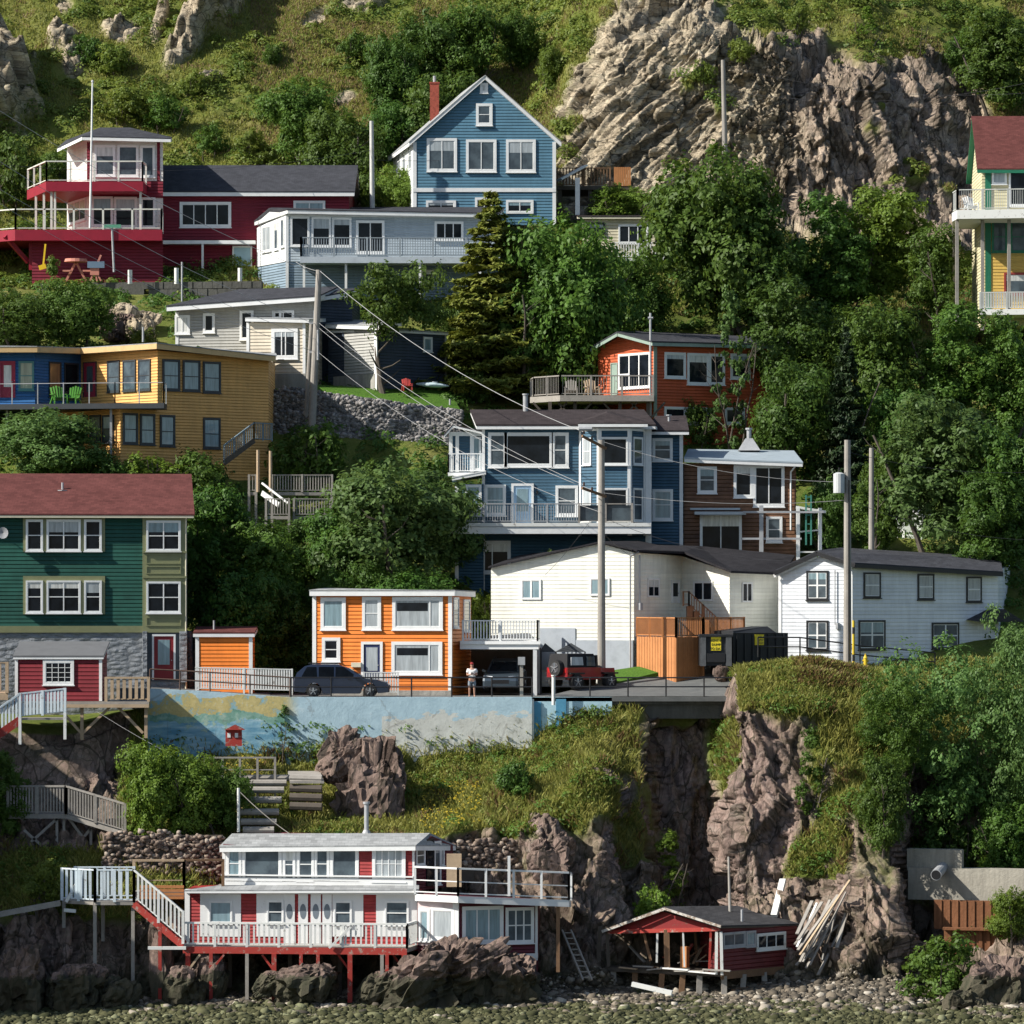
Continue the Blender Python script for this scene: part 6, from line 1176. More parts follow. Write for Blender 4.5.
v, f, tn = stones_mesh(np.array(cs), r_.uniform(.1, .19, len(cs)), 4); ctr = F.pt(F.L / 2, Z(452, 260)); o = np_mesh('rubble', v - np.array(ctr), f, 3, SM2, attrs={'tone': tn}); o.parent = t; t.location = ctr; t['org'] = tuple(ctr)
mb = MB(); pts_ = [0, .12, .5, 1]
for st in range(3):
    for a, b in zip(pts_[:-1], pts_[1:]):
        zb = Z(470, 260); f1 = (st + 1) / 3.2
        za, zc = zb + 0, Z(452, 260)
        ta, tb = zc + (topz(a * F.L) - zc) * f1, zc + (topz(b * F.L) - zc) * f1; o1 = .85 - st * .32
        mb.hexa([F.pt(a * F.L, zb, o1), F.pt(b * F.L, zb, o1), F.pt(b * F.L, zb, o1 - .3), F.pt(a * F.L, zb, o1 - .3)], [F.pt(a * F.L, ta, o1), F.pt(b * F.L, tb, o1), F.pt(b * F.L, tb, o1 - .3), F.pt(a * F.L, ta, o1 - .3)])
mb.build('core', W_DARK, t)
# lawn strip on top of the rubble wall
# dark block wall below the red house and the boulders
t = thing('block_wall', P(180, 310, 279), 'dark concrete block retaining wall in front of the red house', 'wall')
F = Fac(XY(86, 279.6), XY(262, 278)); mb = MB(); F.box(mb, 0, F.L * .33, Z(318, 279), Z(282, 279), -.5, 0); mb.build('concrete_section', CONC_D, t)
mb = MB(); nr = 5
for r in range(nr):
    for c in range(12):
        u0 = F.L * .33 + F.L * .67 * (c + .5 * (r % 2)) / 12; u1 = min(F.L, u0 + F.L * .67 / 12 - .03); z0 = Z(318, 279) + r * .46; F.box(mb, u0, max(u1, u0 + .1), z0, z0 + .43, -.5, .03 + .02 * ((r * 7 + c) % 3))
mb.build('block_section', CONC_D, t)
# timber crib steps with rails in the middle of the lower bank
t = thing('timber_steps', P(262, 825, 215), 'old log crib steps with grey rails climbing the bank above the beach house', 'steps')
for i, (y, Yq) in enumerate(((830, 213.4), (822, 213.9), (812, 214.5), (800, 215.2), (790, 216), (783, 216.6), (778, 217.2))):
    mb = MB(); mb.tube(P(243 - i * 2, y, Yq), P(274 + i * 2.5, y, Yq), .17, .17, 8); mb.build('step_log', W_GREY, t)
railing(t, [P(205, 785, 216.8), P(275, 785, 216.8)], 1.35, W_GREY, None, .05, .85, .11, toprail=.08, bottom=.75, ext=.9)
mb = MB(); mb.tube(P(238.5, 832, 213), P(238.5, 788, 213), .07); mb.build('thin_post', OLDWHITE, t); tag(line(P(239, 791, 213), P(290, 834, 212), .1, .02).build('cable', W_GREY), 'slack cable from the thin post to the beach house roof', 'cable')
t = thing('log_crib', P(305, 800, 216), 'stacked log crib with a plank top right of the timber steps', 'crib')
for i, y in enumerate((778, 788, 797, 806)): mb = MB(); mb.tube(P(290, y, 216.2 - i * .15), P(322, y + 1, 216 - i * .15), .2, .2, 8); mb.build('log', W_DARK if i else W_GREY, t)
mb = MB(); mb.slab([P(290, 781, 215.8), P(324, 781, 215.8), P(320, 771, 218.2), P(288, 771, 218.2)], .12); mb.build('plank_top', W_GREY, t)
# little red bird house
t = thing('bird_house', P(234, 745, 219.5), 'tiny red house shaped box with two white windows below the mural', 'bird house')
v = XY(234, 219.5); mb = MB(); mb.prism([XY(225.5, 219.3), XY(242, 219.3), XY(242, 219.9), XY(225.5, 219.9)], Z(746, 219.5), Z(730, 219.5)); mb.build('body', OLDRED, t)
mb = MB(); a, b, c = P(224, 730, 219.1), P(244, 730, 219.1), P(234, 725, 219.1); mb.add([a, b, c, a + Vector((0, 1, 0)), b + Vector((0, 1, 0)), c + Vector((0, 1, 0))], [(0, 1, 2), (5, 4, 3), (0, 2, 5, 3), (1, 4, 5, 2), (0, 3, 4, 1)]); mb.build('roof', OLDRED, t)
for x in (229, 236.5): mb = MB(); Fac(XY(200, 219.3), XY(260, 219.3)).pbox(mb, x - 1.6, 733, x + 1.6, 737.5, 0, .03); mb.build('window', WHITE, t)
# wooden landings below the mustard house
t = thing('landing', P(290, 520, 246), 'weathered grey landings with picket rails climbing between the trees below the mustard house', 'stairs')
for pts in (((249, 492, 247), (256, 492, 247)), ((272, 492, 246.6), (332, 492, 247)), ((266, 516, 244), (289, 516, 244)), ((294, 516, 244.4), (330, 516, 244.6))):
    a, b = P(*pts[0]), P(*pts[1]); railing(t, [a, b], .95, W_GREY, .15, .06, 1.9, .12); mb = MB(); mb.prism([(a.x, a.y), (b.x, b.y), (b.x, b.y + 1.5), (a.x, a.y + 1.5)], a.z - .18, a.z); mb.build('deck', W_GREY, t)
    for q in (a, b): mb = MB(); mb.bar((q.x, q.y, q.z - 2.2), (q.x, q.y, q.z), .14); mb.build('post', W_GREY, t)
for x, y0 in ((258, 450), (270.5, 451)): mb = MB(); mb.tube(P(x, 492, 246.4), P(x, y0, 246.4), .09); mb.build('tall_post', W_TAN, t)
mb = MB(); mb.bar(P(262, 493, 246), P(279, 505, 245), .08, .28); mb.bar(P(262, 483, 246), P(288, 503, 244.6), .07, .1); mb.build('stair_rail', OLDWHITE, t)
# walls and pipe at the right end of the beach
t = thing('concrete_wall', P(960, 900, 213), 'two tier pale concrete wall below the willows at the right', 'wall')
PC = concrete('pale concrete', (.33, .31, .26)); a, b = XY(908, 213.2), XY(1032, 211.0); F = Fac(a, b); mb = MB(); F.box(mb, 0, F.L, Z(901, 212), Z(869, 212), -1.2, 0); mb.build('lower_tier', PC, t)
mb = MB(); F.pbox(mb, 905, 849, 958, 872, -1.0, -.35); mb.build('upper_tier', PC, t); mb = MB(); F.pbox(mb, 954, 850.5, 961, 871, -.5, -.1); mb.build('pier', PC, t)
t = thing('drain_pipe', P(938, 870, 211.5), 'short grey corrugated pipe jutting out of the concrete wall', 'pipe'); mb = MB(); a, b = P(943, 867, 213), P(936, 875, 210.9); n = 14
d = (b - a).normalized(); mb.tube(a, b, .26, .26, 16); mb.build('pipe', STEEL, t); mb = MB(); mb.tube(b + d * .004, b + d * .01, .23, .23, 16); mb.build('opening', BLACK, t)
RU = concrete('rust stained sheet', (.2, .09, .045), 1.2); t = thing('rusty_wall', P(975, 930, 211), 'rust brown sheet pile wall in two steps below the concrete wall', 'wall')
a, b = XY(934, 211.8), XY(1000, 210.8); F = Fac(a, b); mb = MB()
n = 16
for i in range(n): F.box(mb, F.L * i / n, F.L * (i + 1) / n - .01, Z(930, 211), Z(901, 211), -.3, .0 + .06 * (i % 2))
mb.build('upper_sheets', RU, t); a, b = XY(944, 210.2), XY(1006, 209.6); F = Fac(a, b); mb = MB()
for i in range(n): F.box(mb, F.L * i / n, F.L * (i + 1) / n - .01, Z(985, 210), Z(929, 210), -.3, .0 + .06 * (i % 2))
mb.build('lower_sheets', RU, t); mb = MB(); mb.bar(P(943, 928.5, 210), P(1006, 929.5, 209.4), .4, .12); mb.build('cap_beam', RU, t)
# stones of the beach, larger boulders one by one
cx_, cy_ = cxp_ = TPX.reshape(GI, GJ)[:-1, :-1], TPY.reshape(GI, GJ)[:-1, :-1]
e1 = TER[1:, :-1] - TER[:-1, :-1]; e2 = TER[:-1, 1:] - TER[:-1, :-1]; ar = np.linalg.norm(np.cross(e1, e2), axis=2)
bm = ((S2[:-1, :-1] > 1.0) & (S2[:-1, :-1] < 2.12) & (TPX.reshape(GI, GJ)[:-1, :-1] > -30) & (TPX.reshape(GI, GJ)[:-1, :-1] < 1054)) * ar * (TER[:-1, :-1, 1] > 196); p_ = bm.ravel() / bm.sum(); ids = RNG.choice(len(p_), 110000, p=p_); ii, jj = np.divmod(ids, GJ - 1); cc = TER[ii, jj] + (TER[ii + 1, jj] - TER[ii, jj]) * RNG.uniform(size=(len(ii), 1)) + (TER[ii, jj + 1] - TER[ii, jj]) * RNG.uniform(size=(len(ii), 1))
rr2 = .016 + .085 * RNG.uniform(size=len(cc)) ** 2.5 + .25 * RNG.uniform(size=len(cc)) ** 24
SM3 = stone_mat('beach cobbles', [(0, (.03, .03, .025)), (.4, (.1, .085, .065)), (.8, (.24, .2, .15)), (1, (.6, .55, .46))], .05)
v, f, tn = stones_mesh(cc + [0, 0, .03], rr2, 6); tag(np_mesh('beach_stones', v, f, 3, SM3, attrs={'tone': tn}), 'cobbles and broken rock covering the beach', None, None, 'stuff')
def boulder(px, py, Y, w_, h_, label, mat, group='boulders at the foot of the cliff', seed=1, tilt=0.):
    NU, NV = 56, 34; u = np.linspace(0, 1, NU); vv = np.linspace(0, 1, NV); b = P(px, py, Y); W = w_ * Y / FP / 2; Hh = h_ * Y / FP
    th_, ph_ = np.meshgrid(u * 2 * np.pi, vv * np.pi); d = np.stack([np.cos(th_) * np.sin(ph_), np.sin(th_) * np.sin(ph_), np.cos(ph_)], -1).reshape(-1, 3)
    d = np.sign(d) * np.abs(d) ** .8; q = d * np.array([W, W, Hh * .6]) * .62 + seed * 7.7; nn_ = fbm(q * 1.2, 4, seed)[:, None]
    a_, g_ = facets(q * np.array([1., 1., .6]) + nn_ * .4, 31); a2_, g2_ = facets(q * np.array([2.4, 2.4, 1.2]) + nn_ * .6, 37); a3_, _ = facets(q * np.array([6., 6., 3.]), 39)
    rg = .5 if h_ > 80 else 1.; r = 1 + .42 * (a_ - .5) + rg * (.26 * (a2_ - .5) + .1 * (a3_ - .5) - .16 * sstep(.08, 0, g2_)) + .4 * (nn_[:, 0] - .5); d = d * r[:, None]; d[:, 0] += d[:, 2] * tilt; co = d * np.array([W, W * .8, Hh * .6]) + np.array([b.x, b.y, b.z + Hh * .3])
    mb = MB(); idx_ = np.arange(NV * NU).reshape(NV, NU); idx_[:, -1] = idx_[:, 0]; mb.v = [tuple(x) for x in co]; mb.f = [(int(idx_[i + 1, j]), int(idx_[i + 1, j + 1]), int(idx_[i, j + 1]), int(idx_[i, j])) for i in range(NV - 1) for j in range(NU - 1)]
    return tag(mb.build('boulder', mat), label, 'boulder', group)
def rockmat(name, a, b, wetz=1.6):
    m = M(name, .9, .2); v = m.pos(); n = m.noise(v, 1.6, 8, .75); sep = m.node('ShaderNodeSeparateXYZ'); m.link(v, sep.inputs[0]); c = m.ramp(n, [(.3, a), (.7, b)])
    f = m.math('MULTIPLY', m.math('GREATER_THAN', m.math('ADD', wetz - .9, m.math('MULTIPLY', n, 1.8)), sep.outputs[2]), .8); c, nn_ = fracture(m, v, c, None); c = m.mix(f, c, (.045, .05, .028)); m.col(c); bp_ = m.node('ShaderNodeBump'); m.link(nn_, bp_.inputs['Normal']); bp_.inputs['Distance'].default_value = .06; m.link(m.noise(v, 4, 8, .8), bp_.inputs['Height']); m.link(bp_.outputs[0], m.b.inputs['Normal']); return m.m
RKP = rockmat('pink brown rock', (.08, .058, .05), (.23, .165, .135)); RKT = rockmat('tan rock', (.2, .16, .11), (.5, .42, .3))
for i, a in enumerate([(440, 1000, 204.6, 96, 62, 'big tilted rock with a white stain below the corner of the beach house', RKP, .5), (500, 1004, 205.2, 70, 52, 'dark blocky rock under the right wing of the beach house', RKP, .0), (382, 1000, 204.8, 46, 34, 'dark rock under the last stilts of the front deck', RKP, .4),
        (305, 1000, 204.6, 60, 40, 'rounded pink rock between the middle stilts', RKP, .1), (270, 990, 204.8, 34, 22, 'small rock behind the middle stilts', RKP, .3), (185, 1000, 205, 44, 34, 'greenish rock left of the first stilt', RKP, .0), (160, 990, 206, 24, 84, 'tall narrow rock pillar below the foot of the white stair', RKP, -.1), (212, 985, 206, 30, 36, 'upright slab behind the first stilts', RKP, .1),
        (75, 1006, 204, 60, 44, 'wet rock at the left corner of the beach', RKP, .1), (20, 1005, 204, 56, 60, 'wet rock at the left edge of the photo', RKP, .0), (115, 1004, 204.4, 50, 30, 'low wet rock below the white landing', RKP, .2), (500, 985, 206.5, 60, 40, 'rock behind the dark blocky one', RKP, .2), (1000, 1012, 203.4, 66, 58, 'pink rock at the bottom right corner', RKP, .2), (968, 1018, 202.6, 44, 30, 'low green wet rock near the bottom right corner', RKP, .0), (722, 677, 225, 15, 12, 'pink boulder in front of the black bin', RKP, .0),
        (374, 822, 217.8, 62, 84, 'big dark ribbed rock in front of the bare white part of the street wall', RKP, .05), (345, 772, 218.4, 46, 46, 'tilted pink rock leaning on the big ribbed one below the wall', RKP, .3), (548, 868, 211.6, 44, 34, 'pinkish rock poking from the grass behind the terrace', RKP, .1),
        (118, 335, 268, 30, 22, 'pinkish boulder above the mustard house roof, left one', RKP, .1), (142, 336, 267.6, 26, 20, 'pinkish boulder above the mustard house roof, right one', RKT, .1), (125, 318, 270, 24, 14, 'tan boulder under the dark block wall', RKT, .0), (148, 322, 271, 20, 12, 'small tan boulder under the dark block wall', RKT, .0)]):
    boulder(*a[:5], a[5], a[6], seed=i + 1, tilt=a[7])
# ================================================================ street: drive, vehicles, person, signs, poles
DRV = [P(545, 696.5, 222.45), P(742, 696.5, 222.6), P(742, 668, 230), P(700, 666, 231), P(640, 672, 230), P(596, 684, 228)]
mb = MB(); mb.slab(DRV, .5); tag(mb.build('driveway', m_as.m), 'grey asphalt drive sloping up behind the rail', None, None, 'structure')
mb = MB(); mb.slab([P(600, 686, 227.4), P(660, 672, 229), P(655, 664, 231), P(600, 672, 231)], .6); LAWN = M('lawn', .95, .1); LAWN.col(LAWN.ramp(LAWN.noise(LAWN.pos(), 9, 5), [(.3, (.04, .1, .015)), (.7, (.1, .2, .03))])); LAWN.bump(LAWN.noise(LAWN.pos(), 30, 3), .05)
tag(mb.build('lawn', LAWN.m), 'strip of bright lawn beside the cream house', None, None, 'structure')
mb = MB(); mb.slab([P(268, 390, 261), P(462, 412, 260.3), P(446, 386, 267.5), P(376, 388, 264.5), P(300, 384, 263.6), P(262, 386, 264)], .5); tag(mb.build('lawn', LAWN.m), 'bright lawn on top of the rubble wall in front of the garage', None, None, 'structure')
def carpaint(name, c): m = M(name, .3, .5); m.col(c); m.b.inputs['Coat Weight'].default_value = .6; m.b.inputs['Metallic'].default_value = .3; return m.m
ALLOY = M('alloy', .35, .5); ALLOY.col((.45, .46, .48)); ALLOY.b.inputs['Metallic'].default_value = .7; ALLOY = ALLOY.m
REDL = paint('red lamp glass', (.4, .02, .02), .15); CLEARL = paint('clear lamp glass', (.6, .62, .65), .1)
def wheel(t, w, x, y, z, r, out, wid=.24):
    mb = MB(); mb.tube(w(x, y - out * wid / 2, z), w(x, y + out * wid / 2, z), r, r, 20); o = mb.build('wheel', RUBBER, t)
    mb = MB(); c = w(x, y + out * (wid / 2 + .005), z); mb.tube(w(x, y + out * wid / 2, z), w(x, y + out * (wid / 2 + .012), z), r * .66, r * .62, 16); mb.build('rim', paint('shadowed rim', (.06, .06, .065)), o)
    mb = MB()
    for i in range(5):
        a = i * 2 * math.pi / 5 + .3; mb.bar(w(x, y + out * (wid / 2 + .02), z), w(x + math.cos(a) * r * .62, y + out * (wid / 2 + .02), z + math.sin(a) * r * .62), .075, .03)
    mb.build('spokes', ALLOY, o)
def car(name, base_, rz, label, cat, pm, L=4.85, Wd=1.82, group=None, kind='wagon'):
    t = thing(name, base_, label, cat, group); c, s_ = math.cos(rz), math.sin(rz); hw = Wd / 2
    def w(x, y, z): x -= L / 2; return Vector((base_[0] + x * c - y * s_, base_[1] + x * s_ + y * c, base_[2] + z))
    k_ = L / 5.2
    low = [(0.02, .5), (0.0, .8), (.06, 1.02), (.5, 1.04), (3.75, .98), (4.6, .9), (5.05, .76), (5.2, .56), (5.17, .27), (4.62, .22)] + [(4.13 + .44 * math.cos(a), .34 + .42 * math.sin(a)) for a in np.linspace(.1, math.pi - .1, 7)] + [(3.6, .2), (1.6, .2)] + [(1.09 + .44 * math.cos(a), .34 + .42 * math.sin(a)) for a in np.linspace(.1, math.pi - .1, 7)] + [(.6, .25), (.06, .3)]
    top = [(.12, 1.02), (.2, 1.25), (.62, 1.58), (1.05, 1.69), (2.4, 1.67), (2.9, 1.52), (3.85, .98)]
    low = [(x * k_, z) for x, z in low]; top = [(x * k_, z) for x, z in top]
    def loft(pts, layers):
        vs = []; n = len(pts); cx = sum(p[0] for p in pts) / n; cz = sum(p[1] for p in pts) / n
        for y, s1 in layers: vs += [w(cx + (x - cx) * s1, y(z) if callable(y) else y, cz + (z - cz) * (1 - (1 - s1) * .6)) for x, z in pts]
        m = MB(); fs = []
        for l in range(len(layers) - 1): fs += [(l * n + i, l * n + (i + 1) % n, (l + 1) * n + (i + 1) % n, (l + 1) * n + i) for i in range(n)]
        fs += [tuple(range(n))[::-1], tuple(range((len(layers) - 1) * n, len(layers) * n))]; m.add(vs, fs); return m
    loft(low, [(-hw, .975), (-hw + .1, 1.), (hw - .1, 1.), (hw, .975)]).build('body', pm, t)
    tw = lambda sgn: (lambda z: sgn * (hw - .06 - .2 * max(0, (z - 1.0)) / .7)); 
    loft(top, [(tw(-1), 1.), (tw(1), 1.)]).build('cabin', pm, t)
    for sgn in (-1, 1):
        for a_, b_, c_, d_, nm in ((.45, 1.3, 1.25, .75, 0), (1.38, 2.2, 2.2, 1.38, 0), (2.28, 3.45, 2.72, 2.28, 0)):
            z0, z1 = 1.05, 1.55; pts = [(a_ * k_, z0), (b_ * k_, z0), (c_ * k_, z1), (d_ * k_, z1)]; mb = MB(); y = lambda z, o: tw(sgn)(z) + sgn * o
            vs = [w(x, y(z, .0), z) for x, z in pts] + [w(x, y(z, .012), z) for x, z in pts]; mb.add(vs, [(4, 5, 6, 7), (7, 6, 5, 4), (0, 1, 5, 4), (1, 2, 6, 5), (2, 3, 7, 6), (3, 0, 4, 7)]); mb.build('window', G_DARK, t)
    mb = MB(); hi = lambda x, z, yy, o: w(x * k_ + o, yy, z + o)
    vs = [hi(2.95, 1.5, -.62, .01), hi(2.95, 1.5, .62, .01), hi(3.75, 1.04, .74, .01), hi(3.75, 1.04, -.74, .01)]; mb.add(vs + [v - Vector((0, 0, .03)) for v in vs], [(0, 1, 2, 3), (7, 6, 5, 4), (0, 4, 5, 1), (1, 5, 6, 2), (2, 6, 7, 3), (3, 7, 4, 0)]); mb.build('windscreen', G_DARK, t)
    for sgn in (-1, 1):
        mb = MB(); mb.hexa([w(.0, sgn * (hw - .35), .86), w(.32, sgn * (hw + .0), .86), w(.3, sgn * (hw - .05), .86), w(.1, sgn * (hw - .35), .86)], [w(.05, sgn * (hw - .35), 1.02), w(.38, sgn * (hw + .0), 1.02), w(.36, sgn * (hw - .05), 1.02), w(.15, sgn * (hw - .35), 1.02)]); mb.build('taillight', REDL, t)
        mb = MB(); mb.box(0, 0, 0, 0, 0, 0) if False else mb.hexa([w(5.1 * k_, sgn * (hw - .5), .62), w(4.85 * k_, sgn * (hw - .01), .62), w(4.7 * k_, sgn * (hw - .1), .62), w(4.95 * k_, sgn * (hw - .5), .62)], [w(5.06 * k_, sgn * (hw - .5), .8), w(4.78 * k_, sgn * (hw - .01), .83), w(4.65 * k_, sgn * (hw - .1), .83), w(4.9 * k_, sgn * (hw - .5), .8)]); mb.build('headlight', CLEARL, t)
        for x in (1.09 * k_, 4.13 * k_): wheel(t, w, x, sgn * (hw - .13), .34, .34, sgn)
        mb = MB(); mb.bar(w(3.35 * k_, sgn * (hw + .02), 1.02), w(3.35 * k_, sgn * (hw + .2), 1.1), .16, .12); mb.build('wing_mirror', pm, t)
        mb = MB(); mb.bar(w(.8 * k_, sgn * .62, 1.73), w(2.4 * k_, sgn * .62, 1.72), .05); mb.build('roof_rail', BLACK, t)
        for x in (1.95, 2.95): mb = MB(); mb.bar(w(x * k_, sgn * (hw + .005), .92), w((x + .2) * k_, sgn * (hw + .005), .92), .03); mb.build('door_handle', BLACK, t)
    mb = MB(); mb.hexa([w(L - .01, -.45, .42), w(L - .01, .45, .42), w(L - .06, .45, .42), w(L - .06, -.45, .42)], [w(L + .005, -.45, .62), w(L + .005, .45, .62), w(L - .06, .45, .62), w(L - .06, -.45, .62)]); mb.build('grille', BLACK, t)
    return t
NB = carpaint('midnight blue car paint', (.018, .028, .055)); car('parked_car', P(342, 697.2, 223.6), 0., 'dark blue estate car parked in front of the bright orange house', 'car', NB, L=4.9)
car('parked_car', P(505, 691, 228.5), math.radians(-96), 'dark car parked nose out in the carport under the white deck', 'car', carpaint('grey blue car paint', (.05, .07, .09)), L=4.6)
# jeep
JR = carpaint('red jeep paint', (.28, .02, .025)); base_ = P(580, 689, 226.3)
t = thing('parked_jeep', base_, 'red soft top off roader with a spare wheel on its tail beside the pole', 'car'); rz = math.radians(42); c, s_ = math.cos(rz), math.sin(rz)
def w(x, y, z): return Vector((base_[0] + x * c - y * s_, base_[1] + x * s_ + y * c, base_[2] + z))
def wb(x0, x1, y0, y1, z0, z1, m, name, ins=0.): mb = MB(); mb.hexa([w(x0, y0, z0), w(x1, y0, z0), w(x1, y1, z0), w(x0, y1, z0)], [w(x0 + ins, y0 + ins, z1), w(x1 - ins, y0 + ins, z1), w(x1 - ins, y1 - ins, z1), w(x0 + ins, y1 - ins, z1)]); return mb.build(name, m, t)
wb(-1.6, .75, -.78, .78, .5, 1.12, JR, 'body'); wb(.75, 1.9, -.66, .66, .55, 1.08, JR, 'bonnet', .05)
wb(-1.58, .45, -.74, .74, 1.12, 1.82, paint('black canvas', (.02, .02, .022), .9), 'soft_top', .1); wb(.45, .6, -.72, .72, 1.1, 1.75, BLACK, 'windscreen_frame', .02)
wb(-1.35, -.5, -.8, -.7, 1.24, 1.66, blinds('plastic rear window', (.4, .42, .44)), 'window', .03); wb(-.25, .35, -.78, -.7, 1.2, 1.68, G_MID, 'window', .03)
for x in (-1.0, 1.35):
    wb(x - .5, x + .5, -.92, -.7, .78, .86, BLACK, 'fender'); wb(x - .5, x + .5, .7, .92, .78, .86, BLACK, 'fender')
    for y in (-.78, .78): wheel(t, w, x, y, .4, .4, -1 if y < 0 else 1, .26)
def w2(x, y, z): return w(-1.72 - y, x, z)
wheel(t, lambda x, y, z: w(-1.74 + y, -x, z), 0.1, 0., 1.1, .42, -1, .26)
wb(-1.72, -1.6, -.75, .75, .5, .62, BLACK, 'bumper'); wb(-1.62, -1.58, .5, .68, .85, 1.05, REDL, 'taillight'); wb(-1.62, -1.58, -.68, -.5, .85, 1.05, REDL, 'taillight')
# grey canopy behind the jeep
t = thing('tent_canopy', P(572, 690, 229.5), 'dark peaked canopy rising behind the red soft top off roader', 'canopy'); mb = MB(); 
for x0, x1, xm in ((540, 556, 545), (556, 586, 571)):
    a, b, m_, = P(x0, 652, 229), P(x1, 652, 229), P(xm, 643, 229.8); bk = Vector((0, 2.2, 0)); mb.add([a, b, m_, a + bk, b + bk], [(0, 1, 2), (1, 4, 2), (4, 3, 2), (3, 0, 2), (0, 3, 4, 1)])
mb.build('canopy_top', paint('dark canopy cloth', (.035, .04, .045), .9), t); posts(t, [XY(541, 229), XY(556, 229), XY(585, 229)], STZ, Z(652, 229), .08, BLACK)
# person
def skin_mesh(name, verts, edges, rad, mat, parent, sub=2, org=(0, 0, 0)):
    me = bpy.data.meshes.new(name); me.from_pydata([Vector(v) for v in verts], edges, []); o = bpy.data.objects.new(name, me); COL.objects.link(o); o.parent = parent
    md = o.modifiers.new('skin', 'SKIN'); md.use_smooth_shade = True
    for i, r in enumerate(rad): me.skin_vertices[0].data[i].radius = (r, r) if isinstance(r, float) else r
    me.skin_vertices[0].data[0].use_root = True; sb = o.modifiers.new('sub', 'SUBSURF'); sb.levels = sub; sb.render_levels = sub; me.materials.append(mat); return o
SKIN = paint('skin', (.42, .24, .17), .5, .05)
t = thing('person', P(472, 697.5, 223.0), 'person in a white T shirt, grey shorts and dark red cap standing behind the rail', 'person')
V = [(0, 0, .92), (0, 0, 1.08), (0, 0, 1.28), (0, 0, 1.42), (0, -.01, 1.52), (0, -.02, 1.62), (0, -.01, 1.70), (-.19, 0, 1.40), (-.25, -.02, 1.14), (-.12, -.24, 1.16), (.19, 0, 1.40), (.25, -.02, 1.14), (.12, -.24, 1.18), (-.1, 0, .86), (-.12, -.01, .48), (-.13, .02, .09), (-.14, -.14, .04), (.1, 0, .86), (.12, -.01, .48), (.13, .02, .09), (.14, -.14, .04)]
E = [(0, 1), (1, 2), (2, 3), (3, 4), (4, 5), (5, 6), (3, 7), (7, 8), (8, 9), (3, 10), (10, 11), (11, 12), (0, 13), (13, 14), (14, 15), (15, 16), (0, 17), (17, 18), (18, 19), (19, 20)]
Rd = [.15, (.16, .11), (.17, .115), (.13, .09), .055, .095, .075, .06, .045, .033, .06, .045, .033, .09, .062, .042, .035, .09, .062, .042, .035]
for sx, wi in ((-1, 9), (1, 12)):
    wv = Vector(V[wi]); pi = len(V); V.append(tuple(wv + Vector((-sx * .05, -.06, .02)))); E.append((wi, pi)); Rd.append((.035, .02))
    for f in range(4): a = len(V); b0 = Vector(V[pi]) + Vector((-sx * .05, -.01 - .0 * f, .03 - .02 * f)); V.append(tuple(b0)); E.append((pi, a)); Rd.append(.009); V.append(tuple(b0 + Vector((-sx * (.025 + .004 * (f % 3)), .03, -.004)))); E.append((a, a + 1)); Rd.append(.008)
    a = len(V); V.append(tuple(Vector(V[pi]) + Vector((-sx * .01, .0, .05)))); E.append((pi, a)); Rd.append(.01)
skin_mesh('body', V, E, Rd, SKIN, t)
skin_mesh('tshirt', [(0, 0, .95), (0, 0, 1.1), (0, 0, 1.28), (0, 0, 1.43), (-.19, 0, 1.41), (-.235, -.01, 1.24), (.19, 0, 1.41), (.235, -.01, 1.24)], [(0, 1), (1, 2), (2, 3), (3, 4), (4, 5), (3, 6), (6, 7)], [(.185, .14), (.19, .14), (.195, .14), (.13, .1), .085, .075, .085, .075], paint('white cotton', (.75, .75, .74), .9), t)
skin_mesh('shorts', [(0, 0, .93), (-.1, 0, .8), (-.12, 0, .56), (.1, 0, .8), (.12, 0, .56)], [(0, 1), (1, 2), (0, 3), (3, 4)], [(.18, .135), .11, .1, .11, .1], paint('grey blue cotton', (.2, .24, .28), .9), t)
mb = MB(); o_ = Vector(t['org']); n = 14
for k_, (r0, r1, z0, z1) in enumerate(((.1, .1, 1.68, 1.73), (.1, .06, 1.73, 1.79))): mb.tube(o_ + Vector((0, -.015, z0)), o_ + Vector((0, -.015, z1)), r0, r1, n)
mb.box(o_.x - .07, o_.x + .07, o_.y - .2, o_.y - .08, o_.z + 1.685, o_.z + 1.7); mb.build('cap', paint('dark red cap cloth', (.25, .03, .03), .9), t)
for sx in (-1, 1): mb = MB(); mb.box(o_.x + sx * .035 - .012, o_.x + sx * .035 + .012, o_.y - .122, o_.y - .112, o_.z + 1.625, o_.z + 1.64); mb.build('eye', BLACK, t)
mb = MB(); mb.tube(o_ + Vector((0, -.11, 1.62)), o_ + Vector((0, -.135, 1.59)), .012, .02, 8); mb.build('nose', SKIN, t)
mb = MB(); mb.box(o_.x - .04, o_.x + .04, o_.y - .35, o_.y - .335, o_.z + 1.17, o_.z + 1.28); tag(mb.build('camera', BLACK), 'small dark camera held in front of the white T shirt', 'camera')
